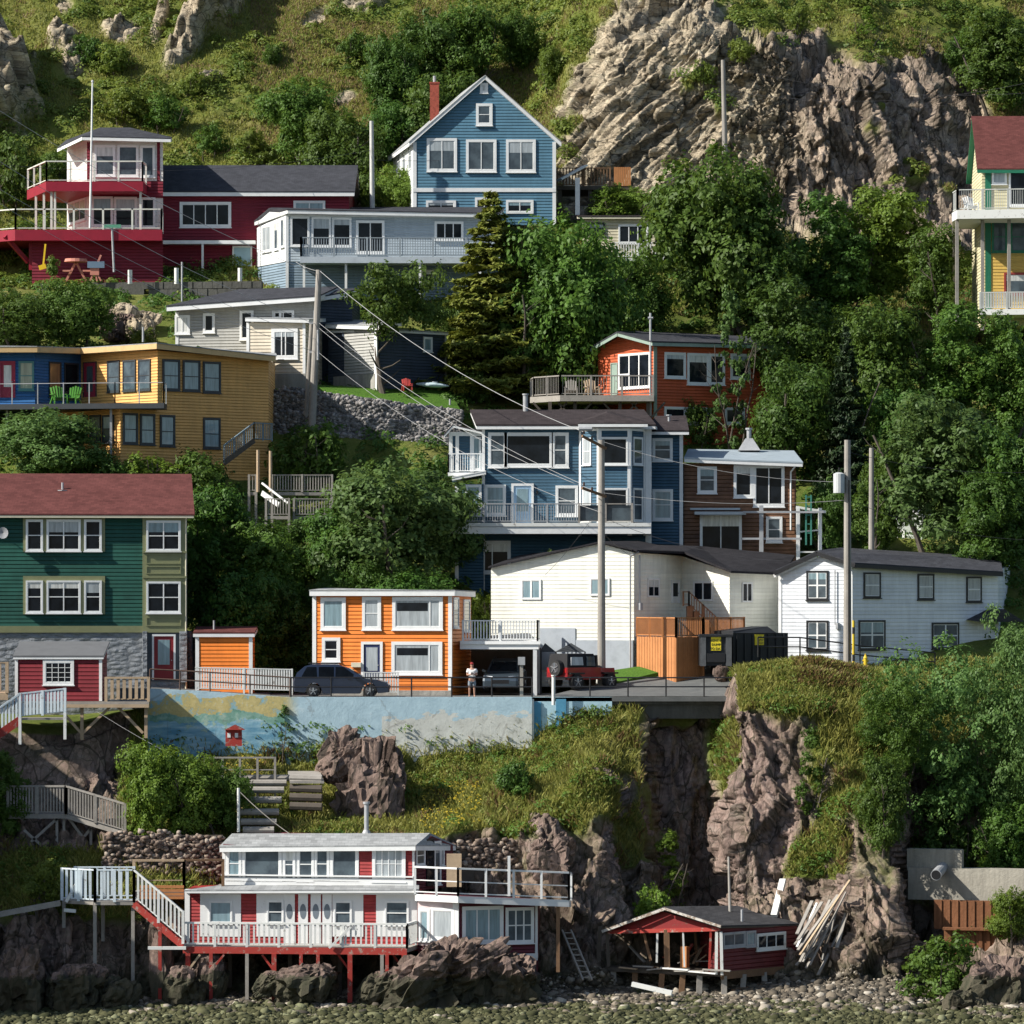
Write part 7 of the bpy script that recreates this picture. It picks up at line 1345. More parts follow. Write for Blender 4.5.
# meter post, lifebuoy on its post
t = thing('meter_post', P(521.5, 697, 222.4), 'grey timber post with a box on top behind the rail at the carport', 'post'); mb = MB(); mb.bar(P(521.5, 697, 222.4), P(521.5, 664, 222.4), .17); mb.build('post', W_GREY, t); mb = MB(); F = Fac(XY(500, 222.25), XY(540, 222.25)); F.pbox(mb, 518, 657, 525, 665, -.2, .0); mb.build('box', STEEL, t)
mb = MB(); mb.tube(P(553.5, 705, 221.6), P(553.5, 676, 221.6), .09); mb.tube(P(553.5, 676, 221.6), P(553.5, 675, 221.6), .12); tag(mb.build('white_post', OLDWHITE), 'white post at the end of the rail in front of the red off roader', 'post')
def torus(c, R, r, mat, name, parent, n=24, m=10, tilt=0.):
    mb = MB(); vs = []; fs = []
    for i in range(n):
        a = 2 * math.pi * i / n
        for j in range(m): b = 2 * math.pi * j / m; rr_ = R + r * math.cos(b); vs.append(c + Vector((math.cos(a) * rr_, r * math.sin(b) + math.cos(a) * tilt * rr_, math.sin(a) * rr_)))
    fs = [(i * m + j, ((i + 1) % n) * m + j, ((i + 1) % n) * m + (j + 1) % m, i * m + (j + 1) % m) for i in range(n) for j in range(m)]; mb.add(vs, fs); return mb.build(name, mat, parent, True)

# rubbish containers with a yellow sign
def text(s, size, mat, parent, loc, name='lettering'):
    cu = bpy.data.curves.new(name, 'FONT'); cu.body = s; cu.size = size; cu.align_x = 'CENTER'; cu.extrude = .004; tmp = bpy.data.objects.new('tmp', cu); COL.objects.link(tmp)
    bpy.context.view_layer.update(); me = bpy.data.meshes.new_from_object(tmp.evaluated_get(bpy.context.evaluated_depsgraph_get())); bpy.data.objects.remove(tmp); me.materials.clear(); me.materials.append(mat)
    o = bpy.data.objects.new(name, me); COL.objects.link(o); o.parent = parent; g = Vector(parent['org']); o.location = Vector(loc) - g; o.rotation_euler = (math.radians(90), 0, 0); return o
YS = paint('yellow sign paint', (.75, .6, .03), .5, .04); DK = paint('dark bin steel', (.02, .022, .025), .55, .3)
t = thing('rubbish_container', P(716, 668, 227), 'black steel rubbish container with a yellow sign beside the orange timber fence', 'container')
F = Fac(XY(700, 226.2), XY(732, 226.2)); z0, z1 = Z(668, 226.2), Z(635.5, 226.2)
mb = MB(); F.box(mb, 0, F.L, z0 + .12, z1 - .05, -3.2, -.02); mb.build('body', DK, t)
for u0, u1 in ((0.02, .3), (F.L - .32, F.L - .02)): mb = MB(); F.box(mb, u0, u1, z0 + .1, z1, -.02, .1); mb.build('end_post', paint('worn grey steel', (.09, .095, .1), .6, .3), t)
mb = MB(); F.box(mb, .34, F.L - .36, z0 + .3, z0 + .75, -.02, .12); mb.build('pocket', BLACK, t); mb = MB(); F.box(mb, -.05, F.L + .05, z1 - .06, z1 + .02, -3.2, .12); mb.build('rim', DK, t)
mb = MB(); F.box(mb, -.02, F.L, z1 + .02, z1 + .06, -3.2, .1); mb.hexa([F.pt(0, z1 + .02, .1), F.pt(F.L, z1 + .02, .1), F.pt(F.L, z1 + .02, -3.2), F.pt(0, z1 + .02, -3.2)], [F.pt(0, z1 + .04, .1), F.pt(F.L, z1 + .3, .1), F.pt(F.L, z1 + .34, -3.2), F.pt(0, z1 + .06, -3.2)]) if False else None; mb.build('lid', DK, t)
mb = MB(); F.pbox(mb, 711, 637, 721, 650.5, .0, .03); mb.build('sign_board', YS, t); c = F.pt(F.uz(716, 640)[0], 0, .04)
for s, r in (('RENT A', 641.6), ('DUMP', 645.6), ('TO DAY', 649.6)): text(s, .17, BLACK, t, (c.x, c.y, Z(r, 226.2)))
for u in (.3, F.L - .3): mb = MB(); mb.tube(F.pt(u - .05, z0 + .05, -.3), F.pt(u + .05, z0 + .05, -.3), .1); mb.build('wheel', RUBBER, t)
t = thing('rubbish_container', P(760, 668, 229), 'longer black rubbish container half hidden behind the grassy mound', 'container')
F = Fac(XY(733, 227.6), XY(788, 229.2)); z0 = Z(672, 228); mb = MB(); F.box(mb, 0, F.L, z0, Z(633, 228), -2.2, 0); mb.build('body', DK, t); mb = MB()
mb.hexa([F.pt(0, Z(633, 228), .05), F.pt(F.L * .78, Z(633, 228), .05), F.pt(F.L * .78, Z(633, 228), -2), F.pt(0, Z(633, 228), -2)], [F.pt(0, Z(631, 228), 0), F.pt(F.L * .7, Z(626.5, 228), -.4), F.pt(F.L * .7, Z(626.5, 228), -2), F.pt(0, Z(631, 228), -2)]); mb.build('lid', DK, t)
for i in range(7): mb = MB(); F.box(mb, F.L * (i + .5) / 7 - .05, F.L * (i + .5) / 7 + .05, z0, Z(634, 228), 0, .07); mb.build('rib', DK, t)
mb = MB(); F.pbox(mb, 754, 634.5, 763, 645, .07, .1); mb.build('sign_board', YS, t); c = F.pt(F.uz(758.5, 640)[0], 0, .11)
for s, r in (('RENT A', 638), ('DUMP', 641), ('TO DAY', 644)): text(s, .15, BLACK, t, (c.x, c.y - .02, Z(r, 228)))
# rails and bollards in front of the white house
street_rail('thin dark rail crossing in front of the right hand white house', [P(758, 657, 224.5), P(800, 657, 225.5), P(860, 665, 227), P(935, 672, 229)], 1.0, 2.6)

t = thing('marker_post', P(853.5, 668, 224.5), 'tall yellow and black striped marker post touching the transformer pole', 'marker'); YP = paint('yellow marker paint', (.6, .42, .02), .5)
for i in range(7): mb = MB(); mb.tube(P(853.5, 668 - i * 6.8, 224.6), P(853.5, 668 - (i + 1) * 6.8, 224.6), .07); mb.build('band', YP if i % 2 == 0 else (BLACK if i % 4 == 1 else YP), t)
t = thing('hydrant', P(865.5, 668, 224.3), 'stubby yellow hydrant right of the transformer pole', 'hydrant'); mb = MB(); q = P(865.5, 669, 224.3); mb.tube(q, q + Vector((0, 0, .55)), .11, .1, 12); mb.tube(q + Vector((0, 0, .55)), q + Vector((0, 0, .7)), .12, .05, 12); mb.tube(q + Vector((-.16, 0, .42)), q + Vector((.16, 0, .42)), .05); mb.build('barrel', YP, t)
mb = MB(); mb.tube(q + Vector((0, 0, .7)), q + Vector((0, 0, .78)), .04); mb.build('cap_nut', YP, t)
# ---- utility poles
def pole(name, px, pyb, pyt, Y, r, label, lean=0, mat=None, group='utility poles'):
    t = thing(name, P(px, pyb, Y), label, 'pole', group); mb = MB(); mb.tube(P(px, pyb, Y) - Vector((0, 0, .6)), P(px + lean, pyt, Y), r * 1.15, r * .85, 12); mb.build('pole', mat or W_POLE, t); return t
p2 = pole('utility_pole', 601.5, 682, 440, 227.2, .19, 'tall grey utility pole with two cross arms in front of the slate blue house')
for y0, x1, y1 in ((447, 582, 436), (495, 582, 488)): mb = MB(); mb.bar(P(606, y0 + 1.5, 227), P(x1, y1, 226), .1, .13); mb.build('cross_arm', W_BROWN, p2)
mb = MB(); F = Fac(XY(578, 226), XY(592, 226)); mb.tube(P(579, 429, 226), P(592, 429, 226), .11); mb.build('street_lamp_head', STEEL, p2) 
for x, y in ((584, 434), (592, 440), (584, 486), (592, 491)): mb = MB(); mb.tube(P(x, y, 226.2), P(x, y - 4, 226.2), .06, .04); mb.build('insulator', paint('brown glaze', (.06, .03, .02), .2), p2)
p3 = pole('utility_pole', 847.5, 672, 440, 225.0, .19, 'tall grey utility pole with a white transformer drum on its left side'); mb = MB(); q = P(839, 493, 224.8); mb.tube(q, q + Vector((0, 0, .98)), .29, .29, 14); mb.tube(q + Vector((0, 0, .98)), q + Vector((0, 0, 1.05)), .29, .12, 14); mb.build('transformer', paint('transformer grey', (.48, .5, .5), .5), p3)
mb = MB(); mb.tube(q + Vector((0, 0, 1.02)), q + Vector((0, 0, 1.3)), .04); mb.bar(q + Vector((.25, 0, .8)), P(847, 480, 225), .06); mb.build('bushing', BLACK, p3); mb = MB(); mb.tube(P(849, 668, 224.75), P(849, 480, 224.75), .035); mb.build('conduit', BLACK, p3)
pole('utility_pole', 871.5, 560, 448, 243, .15, 'shorter grey pole standing behind the one with the transformer')
p1 = pole('utility_pole', 312, 416, 270, 257.5, .2, 'leaning pair of grey poles with cables beside the grey garage', 7); mb = MB(); mb.tube(P(306, 416, 258) , P(311.5, 322, 258), .13, .11, 10); mb.build('stub_pole', W_POLE, p1); mb = MB(); mb.tube(P(318, 330, 257.3), P(318, 360, 257.3), .07); mb.bar(P(309, 323, 257.6), P(320, 323, 257.6), .12); mb.bar(P(309, 352, 257.6), P(320, 352, 257.6), .12); mb.build('bracket', STEEL, p1)
pole('utility_pole', 372.5, 218, 121, 288, .15, 'white pole on the grass left of the blue gable house', -1, paint('whitish pole', (.5, .5, .47), .7, .15))
pole('utility_pole', 725, 145, 60, 296, .16, 'pole standing against the tan cliff above the big trees', -2)
t = thing('flagpole', P(91, 228, 280), 'thin white flagpole rising in front of the glazed tower room', 'pole'); mb = MB(); mb.tube(P(90, 228, 280), P(92.5, 82, 280), .075, .05, 8); mb.build('pole', WHITE, t); mb = MB(); mb.tube(P(92.5, 82, 280), P(92.5, 80, 280), .1, .05, 8); mb.build('finial', STEEL, t)
t = thing('street_sign', P(113, 270, 278), 'grey post with a small green street sign in front of the red house', 'sign'); mb = MB(); mb.tube(P(114, 272, 278), P(112, 228, 278), .07); mb.build('post', STEEL, t); mb = MB(); F = Fac(XY(100, 277.9), XY(130, 277.9)); F.pbox(mb, 104, 224.5, 121, 227.8, -.03, .03); mb.build('sign_plate', paint('green sign', (.1, .3, .2), .5), t)
for x, y0, y1, Yq, lab in ((182, 330, 262, 277, 'thin steel post in front of the dark block wall'), (143, 342, 327, 262, 'short white vent pipe above the mustard roof'), (450, 430, 399, 262, 'short steel mast left of the slate blue roof')):
    tag(MB().tube(P(x, y0, Yq), P(x, y1, Yq), .06).build('steel_post', STEEL), lab, 'post')
for i, (x, y0, y1) in enumerate(((176.5, 284, 268), (240, 284, 268), (130, 284, 270))): tag(MB().tube(P(x, y0, 278.5), P(x, y1, 278.5), .14).build('fence_post', OLDWHITE), ('stubby pale post on the dark block wall, middle one', 'stubby pale post at the right end of the dark block wall', 'stubby pale post near the street sign')[i], 'post')
# pink picnic table, yellow marker on the terrace of the red house
PKT = paint('faded pink wood', (.5, .2, .15), .8, .15)
t = thing('picnic_table', P(73, 279, 279.6), 'faded pink round picnic table on the wall below the red house', 'table'); mb = MB(); mb.tube(P(76, 262, 279.8), P(76, 259, 279.8), .75, .7, 16); mb.build('tabletop', PKT, t)
for x in (66, 86): mb = MB(); mb.bar(P(x, 281, 279.8), P(76, 262, 279.8), .14); mb.build('leg', PKT, t); mb = MB(); mb.bar(P(x - 3, 271, 279.4), P(x + 5, 271, 279.4), .5, .1); mb.build('bench', PKT, t)
t = thing('garden_chair', P(95, 281, 279.2), 'pink garden chair with a blue board leaning on it, beside the picnic table', 'chair')
mb = MB(); F = Fac(XY(80, 279), XY(115, 279)); F.pbox(mb, 90, 268, 99, 275, -.1, .0); mb.build('seat_back', PKT, t)
for x in (90, 97, 101): mb = MB(); mb.bar(P(x, 281, 279.1), P(95, 270, 279.1), .1); mb.build('leg', PKT, t)
mb = MB(); F.pbox(mb, 87.5, 261.5, 104.5, 268, .02, .08); mb.build('board', paint('blue grey board', (.12, .18, .25)), t); mb = MB(); mb.bar(P(98, 262, 279.2), P(101, 255, 279.2), .12); mb.build('arm', PKT, t)
t = thing('hose_reel_stand', P(42, 270, 279.4), 'bright yellow stand against the crimson wall of the red house', 'stand'); YW = paint('bright yellow paint', (.75, .48, .02)); mb = MB(); mb.bar(P(43, 268, 279.4), P(45.5, 244, 279.4), .11); mb.build('handle', YW, t); mb = MB(); mb.bar(P(39, 268, 279.4), P(46, 266, 279.4), .12, .3); mb.build('base', YW, t)
# a kayak, laundry bits near the navy shed
t = thing('kayak', P(430, 388, 264.6), 'pale blue upturned kayak lying on the lawn beside the navy shed', 'kayak'); n = 10; mb = MB(); pts = []
a, b = P(416, 386, 265), P(449, 388, 264.6)
vs = []; m_ = 8
for i in range(n + 1):
    f = i / n; c = a.lerp(b, f); r = .28 * math.sin(math.pi * min(max(f, .03), .97)) ** .6
    for j in range(m_): an = math.pi * 2 * j / m_; vs.append(c + Vector((0, math.cos(an) * r, math.sin(an) * r * .6 + .12)))
mb.add(vs, [(i * m_ + j, i * m_ + (j + 1) % m_, (i + 1) * m_ + (j + 1) % m_, (i + 1) * m_ + j) for i in range(n) for j in range(m_)]); mb.build('hull', paint('pale blue hull', (.42, .52, .56), .4), t, True)
mb = MB(); c = a.lerp(b, .5) + Vector((0, 0, .29)); mb.tube(c - Vector((.02, 0, 0)), c + Vector((.3, 0, 0)), .05); mb.build('keel_strip', STEEL, t)
lawn_chair('garden_chair', P(407, 391, 263.6), paint('red chair paint', (.45, .06, .05)), 'small red garden chair on the lawn by the navy shed', None, .8, .2)
# wires
WM = paint('pale cable', (.34, .34, .34), .5); WD = paint('dark cable', (.05, .05, .055), .5)
GW = 'overhead cables'
for i, (a, b, s_, r, m_, lab) in enumerate([
 ((-40, 85, 250), (319, 275, 257.4), .7, .03, WM, 'upper left cable from the left edge to the leaning poles'), ((-40, 135, 248), (318, 325, 257.4), .8, .03, WM, 'second cable from the left edge to the leaning poles'), ((-40, 165, 246), (318, 340, 257.4), .7, .025, WM, 'third cable from the left edge to the leaning poles'), ((-40, 178, 244), (316, 352, 257.4), .9, .025, WM, 'lowest cable from the left edge to the leaning poles'),
 ((320, 271, 257.4), (584, 432, 226.2), .9, .035, WM, 'thick cable from the leaning poles to the upper cross arm'), ((319, 323, 257.4), (584, 485, 226.2), .7, .025, WM, 'cable from the leaning poles to the lower cross arm'), ((319, 328, 257.4), (592, 490, 226.2), .9, .025, WM, 'second cable from the leaning poles to the lower cross arm'), ((318, 352, 257.4), (600, 512, 227), 1., .022, WM, 'lowest cable from the leaning poles to the middle pole'),
 ((319, 271, 257.4), (296, 262, 279), .1, .03, WM, 'short cable from the leaning poles to the balcony house'),
 ((604, 442, 227), (847, 482, 225), .5, .022, WM, 'upper cable between the two tall street poles'), ((604, 493, 227), (847, 500, 225), .35, .022, WM, 'lower cable between the two tall street poles'), ((604, 518, 227), (847, 560, 225), .8, .02, WD, 'dark cable between the two tall street poles'), ((848, 452, 225), (1060, 470, 230), .5, .02, WD, 'upper dark cable from the transformer pole to the right edge'), ((848, 500, 225), (1060, 540, 230), .6, .02, WD, 'lower dark cable from the transformer pole to the right edge'),
 ((373, 160, 288), (725, 105, 296), 1.2, .025, WD, 'dark cable across the blue gable house to the cliff pole'), ((725, 66, 296), (1060, 90, 290), 1., .022, WD, 'upper cable across the face of the cliff'), ((725, 90, 296), (1060, 75, 290), 1.2, .022, WD, 'second cable across the face of the cliff'), ((373, 150, 288), (-40, 160, 275), 1., .02, WD, 'thin dark cable above the red house roof'),
 ((602, 532, 227.1), (634, 558, 231.3), .1, .02, WD, 'short cable from the middle pole to the cream house'), ((601, 505, 227), (545, 575, 232), .2, .018, WD, 'slanting cable from the middle pole over the cream gable'), ((30, 665, 221), (250, 790, 214), .5, .016, WM, 'thin cable slanting down the dark bank at left')]):
    tag(line(P(*a), P(*b), s_, r * .5).build('cable', m_), lab, 'cable', GW)
# ================================================================ vegetation
def leafmat(name, c, c2, trans=.35, rough=.55):
    m = M(name, rough, .25); oi = m.node('ShaderNodeObjectInfo'); v = m.pos()
    n = m.noise(v, .9, 3); n2 = m.noise(v, 7., 2)
    base_ = m.mix(.45, m.ramp(n, [(.35, vary(c, .75)), (.65, c2)]), m.ramp(n2, [(.35, vary(c, .8)), (.7, vary(c2, 1.2))]))
    hs = m.node('ShaderNodeHueSaturation'); m.link(m.math('ADD', .487, m.math('MULTIPLY', oi.outputs['Random'], .018)), hs.inputs['Hue'])
    m.link(m.math('ADD', .8, m.math('MULTIPLY', oi.outputs['Random'], .4)), hs.inputs['Value']); m.link(base_, hs.inputs['Color'])
    m.link(hs.outputs[0], m.b.inputs['Base Color'])
    tr = m.node('ShaderNodeBsdfTranslucent'); hs2 = m.node('ShaderNodeHueSaturation'); hs2.inputs['Value'].default_value = 1.5; hs2.inputs['Hue'].default_value = .485; m.link(hs.outputs[0], hs2.inputs['Color']); m.link(hs2.outputs[0], tr.inputs[0])
    mx = m.node('ShaderNodeMixShader'); mx.inputs[0].default_value = trans; out = m.n['Material Output']
    m.link(m.b.outputs[0], mx.inputs[1]); m.link(tr.outputs[0], mx.inputs[2]); m.link(mx.outputs[0], out.inputs[0]); return m.m
LM = {'mid': leafmat('green foliage', (.055, .118, .018), (.105, .188, .03)), 'dark': leafmat('dark green foliage', (.045, .105, .018), (.085, .17, .028)),
      'light': leafmat('light green foliage', (.1, .18, .022), (.16, .25, .035)), 'grey': leafmat('grey green foliage', (.07, .145, .04), (.13, .23, .06)),
      'spruce': leafmat('spruce needles', (.015, .035, .014), (.035, .06, .018), .1), 'gold': leafmat('yellow green needles', (.1, .16, .025), (.24, .26, .045), .15),
      'scrub': leafmat('hillside scrub leaves', (.09, .145, .02), (.18, .23, .04)), 'grass': leafmat('long grass', (.15, .17, .035), (.27, .27, .075)), 'dry': leafmat('dry reddish weeds', (.17, .12, .045), (.26, .19, .08)),
      'hill': leafmat('yellow green hill grass', (.15, .19, .035), (.3, .31, .08)), 'straw': leafmat('straw coloured grass', (.13, .165, .03), (.3, .29, .08)), 'tan': leafmat('dry tan grass', (.2, .155, .07), (.33, .26, .13)),  # hill: brighter yellow green as its own base colour
      'yel': leafmat('yellow flower heads', (.5, .4, .03), (.6, .5, .05))}
def unit(n): v = RNG.normal(size=(n, 3)); return v / np.linalg.norm(v, axis=1, keepdims=True)
def leaves(cen, size, outw, flat_=.55, aspect=.55):
    """one pointed leaf (a folded rhombus) per centre"""
    n = len(cen); nn = unit(n) * flat_ + outw; nn /= np.linalg.norm(nn, axis=1, keepdims=True) + 1e-9
    a = np.cross(nn, unit(n)); a /= np.linalg.norm(a, axis=1, keepdims=True) + 1e-9; b = np.cross(nn, a)
    L = (size * RNG.uniform(.7, 1.3, n))[:, None]; W = L * aspect
    v = np.stack([cen - a * L * .5, cen + b * W * .5 + nn * L * .06, cen + a * L * .5, cen - b * W * .5 + nn * L * .06], 1)
    return v.reshape(-1, 3)
def lobes_crown(H, R, c0, nl, per, size, seed, squash=.8, shape='round', out=.9, lobe=.36):
    """crown from c0*H to H: lobes over an uneven egg, leaves on and inside each lobe"""
    r = np.random.default_rng(seed); C = []; O = []
    hc = H * (1 - c0) / 2; zc = H * c0 + hc
    for i in range(nl):
        d = r.normal(size=3); d /= np.linalg.norm(d); rad = r.uniform(.35, .8)
        if shape == 'cone': zz = r.uniform(-1, 1); k_ = (1 - (zz + 1) / 2) * .9 + .12; an = r.uniform(0, 6.28); p = np.array([math.cos(an) * k_ * rad * R, math.sin(an) * k_ * rad * R, zz * hc * .95])
        else: p = d * np.array([R, R, hc]) * rad
        lr = lobe * R * r.uniform(.6, 1.25) * (.7 if shape == 'cone' else 1); n = int(per * (lr / (lobe * R)) ** 2)
        q = r.normal(size=(n, 3)); q /= np.linalg.norm(q, axis=1, keepdims=True); q[:, 2] *= squash
        # leaves gather in sprays
        ns = max(4, n // 14); sp = q[r.integers(0, n, ns)]; which = r.integers(0, ns, n); rr = r.uniform(.75, 1.08, ns)
        pts = (sp[which] * rr[which][:, None] + r.normal(size=(n, 3)) * .13) * lr
        inner = r.uniform(size=n) < .15; pts[inner] *= r.uniform(.3, .8, inner.sum())[:, None]
        o = pts / (np.linalg.norm(pts, axis=1, keepdims=True) + 1e-9); o[:, 2] += .35
        C.append(p + pts + [0, 0, zc]); O.append(o)
    C = np.concatenate(C); O = np.concatenate(O); keep = C[:, 2] > .1; C, O = C[keep], O[keep]
    return leaves(C, np.full(len(C), size), O * out)
def mesh_of(v, name):
    n = len(v) // 4; me = bpy.data.meshes.new(name); me.vertices.add(len(v)); me.vertices.foreach_set('co', v.astype(np.float32).ravel())
    me.loops.add(len(v)); me.loops.foreach_set('vertex_index', np.arange(len(v), dtype=np.int32)); me.polygons.add(n); me.polygons.foreach_set('loop_start', np.arange(0, len(v), 4, dtype=np.int32))
    me.update(calc_edges=True); me.materials.append(LM['mid']); return me
def trunk_mesh(H, r0, stems, c0, spread, seed, name):
    rr = random.Random(seed); mb = MB()
    for s_ in range(stems):
        p = Vector((rr.uniform(-.15, .15) * stems, rr.uniform(-.15, .15) * stems, -.8)); d = Vector((rr.uniform(-1, 1) * spread * .25, rr.uniform(-1, 1) * spread * .25, 1)).normalized(); r = r0; L = (H * .72 + .8) / 8
        for i in range(8):
            q = p + d * L; mb.tube(p, q, r, r * .84, 7)
            if i >= 3:
                for _ in range(2):
                    an = rr.uniform(0, 6.28); e = Vector((math.cos(an), math.sin(an), rr.uniform(.3, .9))).normalized(); m_ = p + e * spread * rr.uniform(.22, .4); mb.tube(p, m_, r * .5, r * .28, 5)
                    mb.tube(m_, m_ + (e + Vector((rr.uniform(-.4, .4), rr.uniform(-.4, .4), .3))) * spread * .15, r * .28, r * .1, 4)
            p = q; r *= .84; d = (d + Vector((rr.uniform(-.16, .16), rr.uniform(-.16, .16), .1))).normalized()
    me = bpy.data.meshes.new(name); me.from_pydata(mb.v, [], mb.f); me.materials.append(BARK); return me
BARK = wood('bark', (.1, .085, .07), .35)
def spruce_crown(H, R, seed, size=.36):
    r = np.random.default_rng(seed); C = []; O = []
    z = H * .06
    while z < H * .99:
        k_ = 1 - z / H; rad = R * (k_ ** .8) * r.uniform(.8, 1.1) + .1; nb = max(4, int(5 + 9 * k_))
        for b in range(nb):
            an = r.uniform(0, 6.28); L = rad * r.uniform(.75, 1.1); n = int(20 + 90 * L)
            t_ = r.uniform(.1, 1, n) ** .7; side = r.normal(size=n) * .22 * (1.15 - t_) * L
            x = np.cos(an) * t_ * L - np.sin(an) * side; y = np.sin(an) * t_ * L + np.cos(an) * side; zz = z - .35 * L * t_ + .3 * L * t_ ** 2 + r.normal(size=n) * .05
            C.append(np.stack([x, y, zz], 1)); O.append(np.stack([np.cos(an) * np.ones(n) * .5, np.sin(an) * np.ones(n) * .5, np.ones(n)], 1))
        z += H * .022 + .12
    C = np.concatenate(C); O = np.concatenate(O); return leaves(C, np.full(len(C), size), O, .8, .35)
# prototypes: (crown mesh, trunk mesh, height, width)
PR = {}
def proto(k_, H, R, v, tr): PR.setdefault(k_, []).append((mesh_of(v, 'crown'), tr, H, 2 * R))
for i in range(4): proto('broad', 8., 3.0, lobes_crown(8, 3.0, .03, 46, 470, .25, 100 + i, lobe=.37), trunk_mesh(8, .2, 1, .2, 3, 10 + i, 'trunk'))
for i in range(3): proto('broadtall', 11., 2.8, lobes_crown(11, 2.8, .03, 60, 400, .25, 300 + i, lobe=.34), trunk_mesh(11, .2, 1, .2, 2.4, 310 + i, 'trunk'))
for i in range(3): proto('tall', 10., 2.4, lobes_crown(10, 2.2, .04, 34, 440, .24, 120 + i, shape='cone', lobe=.42), trunk_mesh(10, .17, 2, .2, 2, 30 + i, 'trunk'))
for i in range(3): proto('bush', 3., 1.8, lobes_crown(3, 1.7, -.05, 16, 260, .2, 140 + i, lobe=.4), trunk_mesh(3, .07, 4, .1, 1.4, 50 + i, 'stems'))
for i in range(2): proto('spruce', 10., 2.6, spruce_crown(10, 2.6, 160 + i), trunk_mesh(10, .16, 1, .1, .6, 70 + i, 'trunk'))
for i in range(2): proto('wispy', 8., 2.3, lobes_crown(8, 2.2, .04, 60, 210, .18, 180 + i, lobe=.2, shape='cone'), trunk_mesh(8, .1, 3, .1, 2.4, 90 + i, 'trunk'))
proto('bare', 7., 2.8, lobes_crown(7, 2.9, .42, 22, 330, .21, 190, lobe=.34, squash=.6), trunk_mesh(7, .26, 1, .4, 2.8, 99, 'trunk'))
for i in range(2): proto('willow', 12., 3.3, lobes_crown(12, 3.3, .0, 85, 300, .17, 200 + i, lobe=.25, squash=.9), trunk_mesh(11, .1, 4, .1, 2.2, 95 + i, 'stems'))
def plant(px, pyb, pyt, wd, kind, mat, label, Y=None, cat=None, group=None, sink=.3):
    if Y is None: b = ground_at(px, pyb, 5)
    else: x = (px - 512) * Y / FP; b = Vector((x, Y, ground_z(x, Y)))
    H = Z(pyt, b.y) - b.z + sink; W = wd * b.y / FP; rt_ = H / W; kind = 'broadtall' if (kind == 'broad' and rt_ > 1.65) else 'broad' if (kind == 'bush' and rt_ > 1.25) else kind; pr = random.choice(PR[kind]); nm = {'bush': 'shrub', 'willow': 'willow_shrub', 'spruce': 'spruce_tree', 'wispy': 'birch_tree', 'bare': 'rowan_tree'}.get(kind, 'broadleaf_tree')
    t = bpy.data.objects.new(nm, None); COL.objects.link(t); t.empty_display_size = .3; t.location = (b.x, b.y, b.z - sink); t.rotation_euler = (0, 0, random.uniform(0, 6.28))
    sx = W / pr[3] * 1.0; t.scale = (sx, sx, max(.2, H / pr[2])); tag(t, label, cat or ('shrub' if 'shrub' in nm else 'tree'), group)
    c = bpy.data.objects.new('crown' if 'tree' in nm else 'foliage', pr[0]); COL.objects.link(c); c.parent = t; c.material_slots[0].link = 'OBJECT'; c.material_slots[0].material = LM[mat]
    k_ = bpy.data.objects.new('trunk' if 'tree' in nm else 'stem', pr[1]); COL.objects.link(k_); k_.parent = t
    return t
G1, G2, G3, G4 = 'trees on the slope above the houses', 'trees between the houses', 'shrubs between the houses', 'shrubs on the lower bank'
